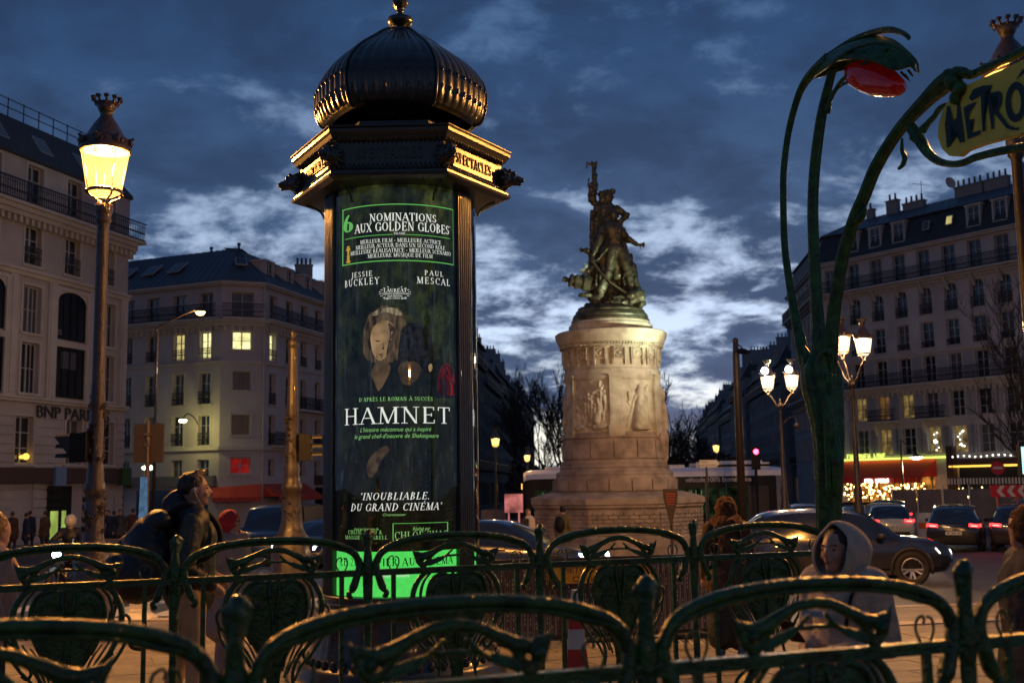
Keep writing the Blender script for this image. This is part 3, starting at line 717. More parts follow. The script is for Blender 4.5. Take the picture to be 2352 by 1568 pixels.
# wide bays in the middle are built as separate rows of openings in the same wall
for r in rowsA[2:4]: pass
Wf, d_, n_, Ln, rzA = facade(bank, P0, C0, g0, 18.2, rowsA, M['wallA'])
zv = Vector((0, 0, 1))
for (tt, wd) in ((4.8, 2.3), (10.8, 2.3)):
    for z0, h, arch in ((6.5, 2.6, 0), (9.5, 2.5, .55)):
        x = 16-tt; fr = B()
        for a, c, e, g in ((-wd/2-.22, -wd/2, z0-.1, z0+h+.2), (wd/2, wd/2+.22, z0-.1, z0+h+.2), (-wd/2, wd/2, z0+h, z0+h+.2), (-wd/2-.25, wd/2+.25, z0-.25, z0-.1)):
            fr.obox(Wf(x+a, e), d_*(c-a), n_*.16, zv*(g-e))
        if arch:
            s = 12
            for k in range(s):
                t0, t1 = -1+2*k/s, -1+2*(k+1)/s; y0, y1 = z0+h-arch*(1-sqrt(max(0, 1-t0*t0))), z0+h-arch*(1-sqrt(max(0, 1-t1*t1)))
                q = [Wf(x+t0*wd/2, y0, .1), Wf(x+t1*wd/2, y1, .1), Wf(x+t1*wd/2, z0+h+.01, .1), Wf(x+t0*wd/2, z0+h+.01, .1)]
                fr.quad(*q)
        fr.build('bay_surround', M['trim'], bank)
        o = link('bay_window', win_mesh(wd, h, 'grid', M['black']), bank, Wf(x-wd/2, z0, .04), rzA)
        link('pane', pane_mesh(wd, h, M['wglass']), o)
        bl = B(); bl.box(wd*.22, wd*.72, -.005, .025, h*.58, h*.92) if not arch else bl.box(.1, .5, 0, .025, .2, .5)
        bl.build('blind', M['curtain'], o)
# pilasters, cornices, rusticated ground floor
pb = B()
for tt in (.35, 3.1, 6.3, 9.1, 12.4):
    pb.obox(Wf(16-tt-.28, 6.3), d_*.56, n_*.13, zv*6.2); pb.obox(Wf(16-tt-.16, 6.5), d_*.32, n_*.17, zv*5.7)
pb.build('pilaster', M['trim'], bank)
rb = B()
for i in range(15):
    z = -.8+i*.44
    for (a, c) in ((0, 1.3), (2.9, 4.4), (5.95, 7.4), (8.8, 10.9), (12.6, 13.75), (15.25, 16)):
        rb.obox(Wf(a, z), d_*(c-a), n_*.07, zv*.37)
tag(rb.build('rusticated_course', M['wallA'], bank), kind='stuff')
cornice(bank, P0, C0, 6.1, [(0, .14, .22), (.14, .26, .34)], M['trim'])
cornice(bank, P0, C0, 12.3, [(0, .2, .16), (.2, .34, .30)], M['trim'])
cornice(bank, P0, C0, 15.15, [(0, .22, .45), (.22, .45, .62)], M['trim'], dent=.42)
balcony(bank, P0, C0+dA*.55, 15.6, out=.72, h=1.05)
dB = V2(-.96, .28)
cb = B(); 
pts = [P0, C0, C0+dB*12, P0+dB*12]
facade(bank, C0, C0+dB*12, g0, 18.2, [], M['wallA'], name='side_wall')
back(bank, [C0+dB*12, P0+dB*12, P0], g0, 18.2, M['wallG'])
cornice(bank, C0+dA*.3, C0+dB*6, 15.15, [(0, .22, .45), (.22, .45, .62)], M['trim'], dent=.42)
roof(bank, pts, [(.12, 18.2), (.12, 18.4), (-1.5, 20.7), (-5.5, 21.9)], M['slate'], seams=0)
for tt in (3.4, 6.6, 9.8, 13):
    c = C0-dA*tt; nn = V2(.96, -.28); p = c-nn*.72
    skylight(bank, (p.x, p.y, 19.45), (*dA, 0), (-nn.x*1.62, -nn.y*1.62, 2.3), .95, 1.15, M['curtain'])
rr = B()
for k in range(15):
    p = P0.lerp(C0, k/14)-V2(.96, -.28)*1.7; rr.tube([(p.x, p.y, 20.7), (p.x, p.y, 21.75)], .03, 5)
for zz in (21.7, 21.25):
    a = P0-V2(.96, -.28)*1.7; c = C0-V2(.96, -.28)*1.7; rr.tube([(a.x, a.y, zz), (c.x, c.y, zz)], .028, 5)
rr.build('roof_railing', M['black'], bank)
def flat_text(root, name, txt, origin, d, up, height, m, width=None, fn=bfont, depth_=.05, n=None, **kw):
    vs, fs = fn(txt, **kw); xs = [v[0] for v in vs]; ys = [v[1] for v in vs]
    cap = max(ys)-min(0, min(ys)) if not width else max(ys); s = height/max(ys); w0 = max(xs)-min(xs); sx_ = (width/w0) if width else s
    o = Vector(origin); d = Vector(d); up = Vector(up); nn = Vector(n) if n else d.cross(up); b = B()
    P = [o+d*((x-min(xs))*sx_)+up*(y*s) for x, y in vs]; k = len(P)
    b.add([p+nn*depth_ for p in P], fs)
    if depth_ > .002:
        # side walls along open edges
        ec = {}
        for f in fs:
            for i in range(len(f)): e = (f[i], f[(i+1) % len(f)]); ec[tuple(sorted(e))] = ec.get(tuple(sorted(e)), 0)+1
        for (i, j), c in ec.items():
            if c == 1: b.quad(P[i], P[j], P[j]+nn*depth_, P[i]+nn*depth_)
    return b.build(name, m, root, fixn=False)
flat_text(bank, 'lettering', 'BNP PARIBAS', Wf(16-7.2, 5.40, .10), d_, (0, 0, 1), .60, M['text'], width=5.7, n=n_)
fb = B(); fb.obox(Wf(0, 2.15), d_*16, n_*.5, zv*.75); fb.build('fascia', M['brown'], bank)
for tt, m in ((5.9, M['totem']), (.5, M['green'])):
    q = B(); q.obox(Wf(16-tt-.4, 2.0, .5), d_*.8, n_*.15, zv*.95); q.build('shop_sign', m, bank)
q = B(); q.obox(Wf(16-6.2, -.8, .01), d_*1.9, n_*.06, zv*2.8); q.build('shop_door', M['black'], bank)
q = B(); q.obox(Wf(16-5.9, -.8, .08), d_*.55, n_*.03, zv*1.55); q.build('lit_door', E_['winG'], bank)
q = B(); q.obox(Wf(16-5.05, -.8, .08), d_*.3, n_*.03, zv*1.55); q.build('lit_door', E_['winG'], bank)
q = B(); q.ball(Wf(16-7.6, 3.45, -.1), .16); q.ball(Wf(16-7.9, 3.42, -.1), (.12, .12, .09)); q.build('table_lamp', E_['yel'], bank, smooth=True)

# ---- corner house, centre left
ch = thing('corner_house', 'grey plastered corner apartment house with zinc roof, lit third floor windows and a red awning', 'building')
A = xy(502, 75); Bc = xy(600, 76); dl = V2(.92, -.4).normalized(); L0 = A-dl*16; dr = V2(.276, .961).normalized(); R1 = Bc+dr*26
xl = [16-q for q in (12.9, 10.6, 8.2, 5.93, 3.58, 1.31)]; xr = [1.36, 3.8, 6.1, 8.5, 10.9, 13.3, 15.7]; xm = [(Bc-A).length*.5]
lit4 = {4: E_['winY2'], 5: E_['winY2']}
def rows_ch(xs, w_, sq, lit4, lit1=None, bal=False):
    r = [dict(z=13.35, h=1.75, w=1.15 if not sq else 1.5, xs=xs, style='french')]
    if sq: r += [dict(z=11.15, h=1.25, w=1.3, xs=xs, style='sash', lit=lit4), dict(z=8.35, h=1.3, w=1.2, xs=xs, style='plain'),
                 dict(z=5.3, h=1.4, w=1.25, xs=xs, style='plain'), dict(z=2.7, h=1.1, w=1.35, xs=xs, style='sash', lit={0: E_['winR']})]
    else: r += [dict(z=10.55, h=1.85, w=w_, xs=xs, lit=lit4, guard=.75), dict(z=7.45, h=2.15, w=w_, xs=xs, guard=.85),
                dict(z=4.65, h=2.05, w=w_, xs=xs, guard=.85), dict(z=2.5, h=1.2, w=w_, xs=xs, style='sash', trim=False)]
    return r
WL = facade(ch, L0, A, -1, 15.75, rows_ch(xl, .95, False, {4: E_['winY'], 5: E_['winY2']}), M['wallB'])
WM = facade(ch, A, Bc, -1, 15.75, rows_ch(xm, 1.1, True, {0: E_['winY2']}), M['wallB'])
WR = facade(ch, Bc, R1, -1, 15.75, rows_ch(xr, .95, False, {0: E_['winY2']}), M['wallB'])
segs = [(L0, A), (A, Bc), (Bc, R1)]
for a, c in segs:
    cornice(ch, a, c, 15.55, [(0, .12, .25), (.12, .26, .4)], M['trim'], ext=.3)
    cornice(ch, a, c, 12.75, [(0, .25, .3), (.25, .4, .55)], M['trim'], dent=.5, ext=.4)
    cornice(ch, a, c, 10.2, [(0, .16, .12)], M['trim'], ext=.4); cornice(ch, a, c, 4.3, [(0, .22, .22)], M['trim'], ext=.4)
nl = V2(dl.y, -dl.x)
balcony(ch, L0, A, 13.15, out=.6, h=.95); balcony(ch, A, Bc, 13.15, out=.6, h=.95); balcony(ch, Bc, R1, 13.15, out=.6, h=.95)
balcony(ch, Bc+dr*4.6, Bc+dr*16, 7.2, out=.6, h=.9); balcony(ch, Bc+dr*1.0, Bc+dr*16, 4.5, out=.55, h=.9)
ptsC = [L0, A, Bc, R1, R1+V2(-11, 3), L0+V2(4.4, 10)]
back(ch, ptsC[3:]+[L0], -1, 15.75, M['wallG'])
roof(ch, ptsC, [(.35, 15.8), (.35, 15.9), (-3.4, 18.9), (-4.6, 19.15)], M['zinc'], seams=.62)
for q in (9.6, 7.3, 5.0):
    p = A-dl*q-nl*1.35; skylight(ch, (p.x, p.y, 17.45), (*dl, 0), (-nl.x*3.75, -nl.y*3.75, 3.0), 1.05, 1.35, M['curtain'])
p = (A+Bc)/2; nmm = V2((Bc-A).y, -(Bc-A).x).normalized(); p -= nmm*1.3
skylight(ch, (p.x, p.y, 17.5), (*(Bc-A), 0), (-nmm.x*3.75, -nmm.y*3.75, 3.0), .8, 1.0, M['wglass'])
nr = V2(dr.y, -dr.x)
for q in (2.2, 5.2, 8.2, 11.2):
    p = Bc+dr*q-nr*.7; dormer(ch, (p.x, p.y, 16.5), (*dr, 0), (*nr, 0), 1.25, 1.25, 1.6)
chimney(ch, (Bc+dr*14-nr*4).x, (Bc+dr*14-nr*4).y, 17.5, 2.4, rz=.3)
for q, h in ((2, .5), (4.5, .45)):
    v = B(); v.lathe([(.09, 0), (.09, h), (.16, h), (.12, h+.15), (0, h+.2)], 8, ((A-dl*q-nl*4.4).x, (A-dl*q-nl*4.4).y, 18.9)); v.build('roof_vent', M['zinc'], ch)
v = B(); v.tube([(Bc.x+.1, Bc.y-.1, -.8), (Bc.x+.1, Bc.y-.1, 15.6)], .06, 8); v.build('drainpipe', M['trim'], ch)
# ground floor shopfronts
for (P, Q, a, c, m) in ((L0, A, 0, 8.5, M['brown']), (L0, A, 8.9, 15.8, M['fence']), (Bc, R1, 8, 20, M['brown'])):
    d = (Q-P).normalized(); n = V2(d.y, -d.x); o = P+d*a
    s = B(); s.obox((o.x, o.y, 1.9), (*(d*(c-a)), 0), (*(n*.35), 0), (0, 0, .7)); s.build('fascia', m, ch)
    s = B(); k = int((c-a)/1.6)
    for i in range(k): s.obox((*(o+d*(i*1.6+.15)), -.9), (*(d*1.3), 0), (*(n*.06), 0), (0, 0, 2.6))
    s.build('shop_window', M['wglass'], ch)
def awn(root, P, Q, z1, z0, out, m, val=.3, name='awning'):
    P = Vector((*P, 0)); Q = Vector((*Q, 0)); d = (Q-P).normalized(); n = Vector((d.y, -d.x, 0)); Z = Vector((0, 0, 1)); b = B()
    a, c = P+Z*z1, Q+Z*z1; e, f = Q+n*out+Z*z0, P+n*out+Z*z0; t = Z*.04
    b.add([a, c, e, f, a-t, c-t, e-t, f-t], [(0,1,2,3),(7,6,5,4),(0,4,5,1),(1,5,6,2),(2,6,7,3),(3,7,4,0)])
    b.add([a, f, P+Z*z0], [(0, 1, 2)]); b.add([c, e, Q+Z*z0], [(0, 2, 1)])
    k = int((Q-P).length/.35)
    for i in range(k):
        o = f+d*((Q-P).length/k)*i; b.obox(o-n*.02-Z*val, d*((Q-P).length/k-.03), n*.03, Z*(val-.02))
    return b.build(name, m, root)
awn(ch, A-dl*.5, Bc, 2.0, 1.15, 1.5, M['awning']); awn(ch, Bc, Bc+dr*6.5, 2.0, 1.15, 1.4, M['awning'], name='awning')
flat_text(ch, 'lettering', 'PHARMACIE', (Bc+dr*9+nr*.37).to_3d()+zv*2.05, (*dr, 0), (0, 0, 1), .3, M['textw'], width=2.6, n=(*nr, 0)) if False else None

# ---- restaurant house, right
rh = thing('restaurant_house', 'pale Haussmann apartment house above two lit restaurants at the right', 'building')
K = xy(1956, 95); dk = V2(.58, -.814).normalized(); K1 = K+dk*23; xk = [1.35+2.27*i for i in range(9)]
K0 = K+V2(-1.5, 1.35); Kf = K0+V2(.1, 1)*18
rows_rh = [dict(z=17.75, h=2.2, w=1.15, xs=xk), dict(z=14.7, h=2.2, w=1.1, xs=xk, guard=.85, arch=.5), dict(z=12.0, h=2.05, w=1.1, xs=xk, guard=.5),
   dict(z=9.25, h=2.1, w=1.1, xs=xk, shutters=True), dict(z=6.45, h=2.0, w=1.15, xs=xk, shutters=True, lit={0: E_['winD'], 1: E_['winO'], 2: E_['winD']}),
   dict(z=3.55, h=2.15, w=1.2, xs=xk, shutters=True, lit={1: E_['winD'], 3: E_['winD'], 4: E_['winD']})]
facade(rh, K, K1, -1, 20.35, rows_rh, M['wallC'])
facade(rh, K0, K, -1, 20.35, [dict(z=z, h=2, w=.8, xs=[1.0]) for z in (17.75, 14.7, 12, 9.25, 6.45, 3.55)], M['wallC'])
facade(rh, Kf, K0, -1, 20.35, [dict(z=z, h=2, w=1.0, xs=[2+2.4*i for i in range(6)]) for z in (17.75, 14.7, 12, 9.25, 6.45, 3.55)], M['wallC'])
for a, c in ((K, K1), (K0, K), (Kf, K0)):
    cornice(rh, a, c, 20.15, [(0, .2, .3), (.2, .3, .45)], M['trim'], ext=.3); cornice(rh, a, c, 11.55, [(0, .2, .15)], M['trim'], ext=.3)
    cornice(rh, a, c, 8.65, [(0, .2, .3), (.2, .4, .5)], M['trim'], dent=.5, ext=.3); cornice(rh, a, c, 17.1, [(0, .2, .2), (.2, .4, .5)], M['trim'], ext=.3)
    balcony(rh, a, c, 17.5, out=.75, h=1.0, brackets=2.27 if a is K else 0); balcony(rh, a, c, 9.05, out=.65, h=1.0)
balcony(rh, K+dk*2.2, K+dk*5.2, 6.2, out=.6, h=.95, brackets=1.5); balcony(rh, K+dk*6.6, K+dk*9.8, 6.2, out=.6, h=.95, brackets=1.6)
ptsR = [Kf, K0, K, K1, K1+V2(9, 7), Kf+V2(14, 4)]
back(rh, ptsR[3:]+[Kf], -1, 20.3, M['wallG'])
roof(rh, ptsR, [(.3, 20.4), (.2, 20.5), (-.55, 22.9)], M['slate']); roof(rh, ptsR, [(-.35, 22.9), (-.35, 23.0), (-3.6, 24.6), (-4.5, 24.7)], M['zinc'], name='roof_top', seams=.8)
nk = V2(dk.y, -dk.x)
for q in (1.4, 3.7, 6.0, 12.8, 15.0):
    p = K+dk*q+nk*.0; dormer(rh, (p.x, p.y, 20.95), (*dk, 0), (*nk, 0), 1.25, 1.7, 1.0)
for q, m in ((8.6, M['curtain']), (10.7, E_['winY'])):
    p = K+dk*q-nk*.12; skylight(rh, (p.x, p.y, 21.9), (*dk, 0), (-nk.x*.75, -nk.y*.75, 2.4), .6, .8, m)
for q, h, k in ((1.0, 1.6, 1), (3.3, 1.9, 2), (5.4, 1.3, 4), (10.6, 1.6, 5), (13, 1.6, 4), (16, 1.8, 4)):
    p = K+dk*q-nk*3.4; chimney(rh, p.x, p.y, 23.6, h, w_=.45*k+.2, d=.5, rz=atan2(dk.y, dk.x), pots=k)
v = B(); p = K+dk*9.3-nk*2.6; v.lathe([(0, 0), (.35, .06), (.5, .18)], 16, (0, 0, 0)); o = v.build('satellite_dish', M['trim'], rh, loc=(p.x, p.y, 25.6)); o.rotation_euler = (radians(80), 0, .3)
v = B(); p = K+dk*6.3-nk*3.2; v.tube([(p.x, p.y, 24.3), (p.x, p.y, 26.6)], .03, 5); v.tube([(p.x-.7, p.y, 26.4), (p.x+.7, p.y, 26.2)], .02, 4)
for i in range(6): v.tube([(p.x-.6+i*.22, p.y-.2, 26.38), (p.x-.6+i*.22, p.y+.3, 26.38)], .012, 4)
v.build('aerial', M['black'], rh)
# restaurants
aw = awn(rh, K-dk*.6, K+dk*8.2, 3.15, 1.75, 2.2, M['awning2'], val=.45); 
s = B(); s.obox((*(K-dk*.6), 3.2), (*(dk*10.2), 0), (*(nk*.35), 0), (0, 0, .14)); s.build('neon_strip', E_['neon'], rh)
flat_text(rh, 'lettering', 'THE BIG TABLE', (*(K-dk*.2+nk*.4), 3.4), (*dk, 0), (0, 0, 1), .34, E_['neon'], width=3.6, n=(*nk, 0), depth_=.03) if False else None
def glyphs(root, name, P, d, n, z, width, h, k, m, gaps=()):
    b = B(); cw = width/k          # lettering too blurred in the photograph to read: block strokes of its size
    for i in range(k):
        if i in gaps: continue
        o = P+d*(cw*i); 
        b.obox((*o, z), (*(d*cw*.18), 0), (*(n*.04), 0), (0, 0, h)); b.obox((*o, z+h*(.0 if i % 2 else .82)), (*(d*cw*.72), 0), (*(n*.04), 0), (0, 0, h*.18))
        b.obox((*o, z+h*.42), (*(d*cw*.6), 0), (*(n*.04), 0), (0, 0, h*.16))
        if i % 3: b.obox((*(o+d*cw*.56), z), (*(d*cw*.18), 0), (*(n*.04), 0), (0, 0, h))
    return b.build(name, m, root)
glyphs(rh, 'lettering', K+nk*.4, dk, nk, 3.38, 3.9, .36, 13, E_['neon'], gaps=(3, 8))
glyphs(rh, 'lettering', K+dk*3.1+nk*2.3, dk, nk, 1.35, 2.3, .3, 11, E_['neonw'], gaps=(4,))
s = B(); s.obox((*(K-dk*.3), -.95), (*(dk*8.3), 0), (*(nk*.06), 0), (0, 0, 3.9)); s.build('glazed_front', E_['inside'], rh)
s = B()
for i in range(9): s.obox((*(K+dk*(i*1.0-.2)+nk*.1), -.95), (*(dk*.08), 0), (*(nk*.1), 0), (0, 0, 3.0))
s.obox((*(K-dk*.3+nk*2.1), -.95), (*(dk*8.4), 0), (*(nk*.08), 0), (0, 0, .75)); s.build('front_frame', M['brown'], rh)
g = B(); rg = random.Random(3)
for i in range(150):
    p = K+dk*rg.uniform(-.2, 8)+nk*rg.uniform(.3, 2.0); g.ball((p.x, p.y, rg.uniform(.0, 1.3)), rg.uniform(.035, .075), 6, 4)
tag(g.build('garland', E_['led'], rh), kind='stuff')
s = B(); s.obox((*(K+dk*10.2), -.95), (*(dk*11.5), 0), (*(nk*.06), 0), (0, 0, 3.4)); s.build('second_glazed_front', M['wglass'], rh)
s = B(); s.obox((*(K+dk*9.6), 2.45), (*(dk*12), 0), (*(nk*.5), 0), (0, 0, .12)); s.build('lit_cornice_strip', E_['yel'], rh)
s = B(); s.obox((*(K+dk*9.6), 2.6), (*(dk*12), 0), (*(nk*.45), 0), (0, 0, .5)); s.build('second_fascia', M['brown'], rh)
s = B(); 
for i in range(44): s.obox((*(K+dk*(10+i*.26)+nk*1.3), 1.15), (*(dk*.13), 0), (*(nk*.04), 0), (0, 0, .5))
s.build('striped_valance', M['signw'], rh)
s = B(); s.obox((*(K+dk*10+nk*.3), 1.6), (*(dk*11.5), 0), (*(nk*1.05), 0), (0, 0, .05)); s.obox((*(K+dk*9.4), -.9), (*(dk*.6), 0), (*(nk*.5), 0), (0, 0, 5)); s.build('second_awning', M['brown'], rh)
g = B(); g2 = B()
for i in range(70):
    p = K+dk*rg.uniform(10, 21)+nk*rg.uniform(.3, 1.2); g.ball((p.x, p.y, rg.uniform(-.3, .9)), rg.uniform(.03, .07), 6, 4)
for i in range(24):
    p = K+dk*(10+i*.48)+nk*.52; g2.ball((p.x, p.y, 3.25+.05*sin(i)), .05, 6, 4)
for q in (9.4, 11.7):      # chandeliers and ornaments behind first-floor windows
    for i in range(9): p = K+dk*(xk[3 if q < 10 else 4]+rg.uniform(-.3, .3))-nk*.1; g2.ball((p.x, p.y, rg.uniform(3.8, 5.3)), .05, 6, 4)
tag(g.build('garland', E_['led'], rh), kind='stuff'); tag(g2.build('bulb_row', E_['ledw'], rh), kind='stuff')

# ---- avenue houses (far): simple fronts with real openings joined per house
def far_house(P0, P1, zt, rows, wall, label, depth_=11, lit=.03, roofm=None, steps=1, seed=0, group=None):
    root = thing('avenue_house', label, 'building', group=group); rg = random.Random(seed)
    d = (P1-P0); Ln = d.length; d.normalize(); n = V2(d.y, -d.x); b = B(); wn = B(); wl = B(); tr = B()
    fl = (zt+.9-4.2)/rows; k = max(2, int(Ln/2.7)); sp = Ln/k; g = gz(P0.y)-.1
    def W(x, z, o=0): return (*(P0+d*x+n*o), z)
    zc = g
    for r in range(rows+1):
        z0 = 3.4-.0 + (r-1)*fl+.35 if r else g+.3; h = fl*.64 if r else 2.9
        b.quad(W(0, zc), W(Ln, zc), W(Ln, z0), W(0, z0)); x = 0
        for i in range(k):
            a, c = sp*(i+.5)-.5, sp*(i+.5)+.5
            if not r: a -= .5; c += .5
            b.quad(W(x, z0), W(a, z0), W(a, z0+h), W(x, z0+h)); x = c
            (wl if rg.random() < (lit if r else lit*5) else wn).quad(W(a, z0, -.22), W(c, z0, -.22), W(c, z0+h, -.22), W(a, z0+h, -.22))
            for q in (a, c): b.quad(W(q, z0), W(q, z0, -.22), W(q, z0+h, -.22), W(q, z0+h))
            b.quad(W(a, z0+h, -.22), W(c, z0+h, -.22), W(c, z0+h), W(a, z0+h)); b.quad(W(a, z0), W(c, z0), W(c, z0, -.22), W(a, z0, -.22))
            if r: tr.obox(W(a+.46, z0, -.2), (*(d*.08), 0), (*(n*.04), 0), (0, 0, h)); 
        b.quad(W(x, z0), W(Ln, z0), W(Ln, z0+h), W(x, z0+h)); zc = z0+h
        if r in (1, rows): tr.obox(W(0, z0-.25), (*(d*Ln), 0), (*(n*.5), 0), (0, 0, .18))
    b.quad(W(0, zc), W(Ln, zc), W(Ln, zt), W(0, zt))
    b.build('wall', wall, root, fixn=False); wn.build('window', M['wglass'], root, fixn=False); tr.build('window_trim', M['trim'] if wall is M['wallC'] else wall, root)
    if wl.f: wl.build('lit_window', E_['winO'], root, fixn=False)
    bi = B(); 
    for r in (1, rows):
        z0 = 3.4+(r-1)*fl+.28
        bi.obox(W(0, z0+.85, .5), (*(d*Ln), 0), (*(n*.04), 0), (0, 0, .07))
        for i in range(int(Ln/.3)): bi.obox(W(i*.3, z0, .5), (*(d*.05), 0), (*(n*.03), 0), (0, 0, .9))
    bi.build('balcony_railing', M['blackiron'], root)
    pts = [P0, P1, P1-n*depth_, P0-n*depth_]; back(root, [P1, P1-n*depth_, P0-n*depth_, P0], g, zt, wall)
    cornice(root, P0, P1, zt-.2, [(0, .3, .4)], wall)
    roof(root, pts, [(.2, zt), (.2, zt+.15), (-1.3, zt+2.6), (-4, zt+3.6)], roofm or M['slate'])
    for i in range(max(1, int(Ln/9))):
        p = P0+d*(Ln*(i+.9)/max(1, int(Ln/9)))-n*3.0; chimney(root, p.x, p.y, zt+1.8, 2.6+rg.random(), w_=3.2, d=.6, rz=atan2(n.y, n.x), pots=6)
        p = P0+d*(Ln*(i+.5)/max(1, int(Ln/9)))-n*.2; dormer(root, (p.x, p.y, zt+.5), (*d, 0), (*n, 0), 1.3, 1.6, 1.5)
    return root
yy = 112; hs = [17.4, 14.0, 16.8, 17.2, 19.0, 16.6, 18.2, 17.4]; ln = [15, 18, 22, 20, 26, 28, 34, 44]; xo = [0, 1.4, .2, .6, 0, .4, 0, 0]
labs = ['tall dark avenue house next to the restaurant house, behind the double lantern', 'avenue house set back, second from the restaurant house', 'avenue house with pale gable behind the red signal', 'avenue house fourth from the restaurant house', 'avenue house fifth from the restaurant house, behind the tall pole', 'avenue house sixth from the restaurant house', 'avenue house seventh from the restaurant house, above the direction sign', 'farthest avenue house beside the bare trees right of the monument']
far_line = lambda y: 31.5+.1*(y-112)
for i, (h, l) in enumerate(zip(hs, ln)):
    a, c = yy, yy+l; P0 = V2(far_line(c)+xo[i], c-.4); P1 = V2(far_line(a)+xo[i], a)
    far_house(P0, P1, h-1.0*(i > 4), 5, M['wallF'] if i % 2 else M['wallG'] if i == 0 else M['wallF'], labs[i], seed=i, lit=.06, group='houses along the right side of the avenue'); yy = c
yy = 102; hs = [18, 19, 17.2, 18.4, 17, 18.6]; ln = [20, 22, 26, 30, 34, 40]
labs = ['dark avenue house showing beside the advertising column, nearest one', 'dark avenue house with a tall chimney stack, second from the advertising column', 'dark avenue house third from the advertising column', 'dark avenue house fourth from the advertising column', 'dark avenue house fifth from the advertising column', 'farthest dark avenue house left of the monument']
for i, (h, l) in enumerate(zip(hs, ln)):
    a, c = yy, yy+l; P0 = V2(-6.6+.068*(a-102), a); P1 = V2(-6.6+.068*(c-102), c-.4)
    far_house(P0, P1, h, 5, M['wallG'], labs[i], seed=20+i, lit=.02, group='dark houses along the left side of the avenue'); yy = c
# ================================================================== ADVERTISING COLUMN
cc = at(923, 1112, 10.8); CXY = Vector((cc.x, 10.8)); D0 = radians(-.9)      # hexagon turned a little to the left
def cz(v, u=923, y=10.8): return zat(u, v, y)
mc = thing('advertising_column', 'dark green domed advertising column with a backlit film poster behind curved glass', 'advertising column', (CXY.x, CXY.y, 0))
def cyl(th, r, z): return Vector((r*sin(th), -r*cos(th), z))       # th 0 faces the camera side (-y), + to the right
RG = .735
zg0, zg1 = cz(1362), cz(425)         # glass bottom/top
# pedestal
prof = [(.99, 0), (.99, .05), (.965, .07), (.965, .10), (.93, .13), (.90, .15)]
for i in range(12): t = i/11; prof.append((.88-.075*t**.6, .17+.40*t))
prof += [(.815, .58), (.83, .60), (.83, .63), (.80, .645), (.785, .66), (.80, .675), (.80, .69), (.775, .70), (.77, .72), (.785, .735), (.785, .755), (.755, .765), (.75, zg0)]
b = B(); b.lathe(prof, 144, rf=lambda a, z: 1+(.012*abs(cos(a*24)) if .16 < z < .57 else 0)); b.build('pedestal', M['column'], mc, smooth=True)
b = B()
for i in range(48):
    a = 2*pi*i/48; b.ball(cyl(a, .895, .17), (.03, .03, .045), 8, 6)
tag(b.build('pedestal_bead', M['column'], mc, smooth=True), kind='stuff')
# three fluted pilasters between the panels
for k in range(3):
    th0 = D0+radians(60+120*k); b = B(); hw = radians(9.0); n = 60; vs = []; zz = [zg0-.02, zg1+.12]
    for z in zz:
        for i in range(n+1):
            s = -1+2*i/n; r = .752+.012*abs(cos(s*pi*3.5)) if abs(s) < .93 else .752; vs.append(cyl(th0+s*hw, r, z))
        for i in range(n, -1, -1): vs.append(cyl(th0+(-1+2*i/n)*hw, .68, z))
    m = 2*(n+1); b.add(vs, [(i, (i+1) % m, m+(i+1) % m, m+i) for i in range(m)]+[tuple(range(m-1, -1, -1)), tuple(range(m, 2*m))])
    b.build('pilaster', M['column'], mc, auto=30)
b = B(); b.lathe([(.62, zg0), (.62, zg1+.2)], 48); b.build('core', M['black'], mc, smooth=True)
# poster panels
def poster_mat():
    m = bpy.data.materials.new('poster_print'); m.use_nodes = True; nt = m.node_tree; n = nt.nodes; l = nt.links; n.clear()
    tc = n.new('ShaderNodeTexCoord'); sp = n.new('ShaderNodeSeparateXYZ'); l.new(tc.outputs['Object'], sp.inputs[0])
    def noi(s, d, sc): 
        mp = n.new('ShaderNodeMapping'); mp.inputs['Scale'].default_value = sc; l.new(tc.outputs['Object'], mp.inputs[0])
        t = n.new('ShaderNodeTexNoise'); t.inputs['Scale'].default_value = s; t.inputs['Detail'].default_value = d; t.inputs['Roughness'].default_value = .65; l.new(mp.outputs[0], t.inputs['Vector']); return t.outputs[0]
    def ramp(x, st):
        r = n.new('ShaderNodeValToRGB'); e = r.color_ramp.elements
        while len(e) < len(st): e.new(.5)
        for q, (p, c) in zip(e, st): q.position = p; q.color = (*c, 1)
        l.new(x, r.inputs[0]); return r.outputs[0]
    a = ramp(noi(2.1, 6, (1, 1, .6)), [(.3, (.002, .004, .003)), (.46, (.007, .008, .004)), (.60, (.019, .021, .008)), (.76, (.075, .072, .026))])
    c = ramp(noi(11, 8, (1, 1, .7)), [(.35, (.35, .35, .35)), (.62, (1.7, 1.9, 1.3))])
    mx = n.new('ShaderNodeMix'); mx.data_type = 'RGBA'; mx.blend_type = 'MULTIPLY'; mx.inputs[0].default_value = 1; l.new(a, mx.inputs[6]); l.new(c, mx.inputs[7])
    # warm undergrowth tone in the lower half
    mr = n.new('ShaderNodeMapRange'); l.new(sp.outputs[2], mr.inputs[0]); mr.inputs[1].default_value = 3.0; mr.inputs[2].default_value = 1.6
    wv = ramp(noi(4.5, 7, (1, 1, .35)), [(.38, (.002, .0018, .001)), (.6, (.010, .008, .004)), (.75, (.035, .032, .016))])
    m2 = n.new('ShaderNodeMix'); m2.data_type = 'RGBA'; l.new(mr.outputs[0], m2.inputs[0]); l.new(mx.outputs[2], m2.inputs[6]); l.new(wv, m2.inputs[7])
    e = n.new('ShaderNodeEmission'); l.new(m2.outputs[2], e.inputs[0]); e.inputs[1].default_value = 1.0
    o = n.new('ShaderNodeOutputMaterial'); l.new(e.outputs[0], o.inputs[0]); return m
PM = poster_mat()
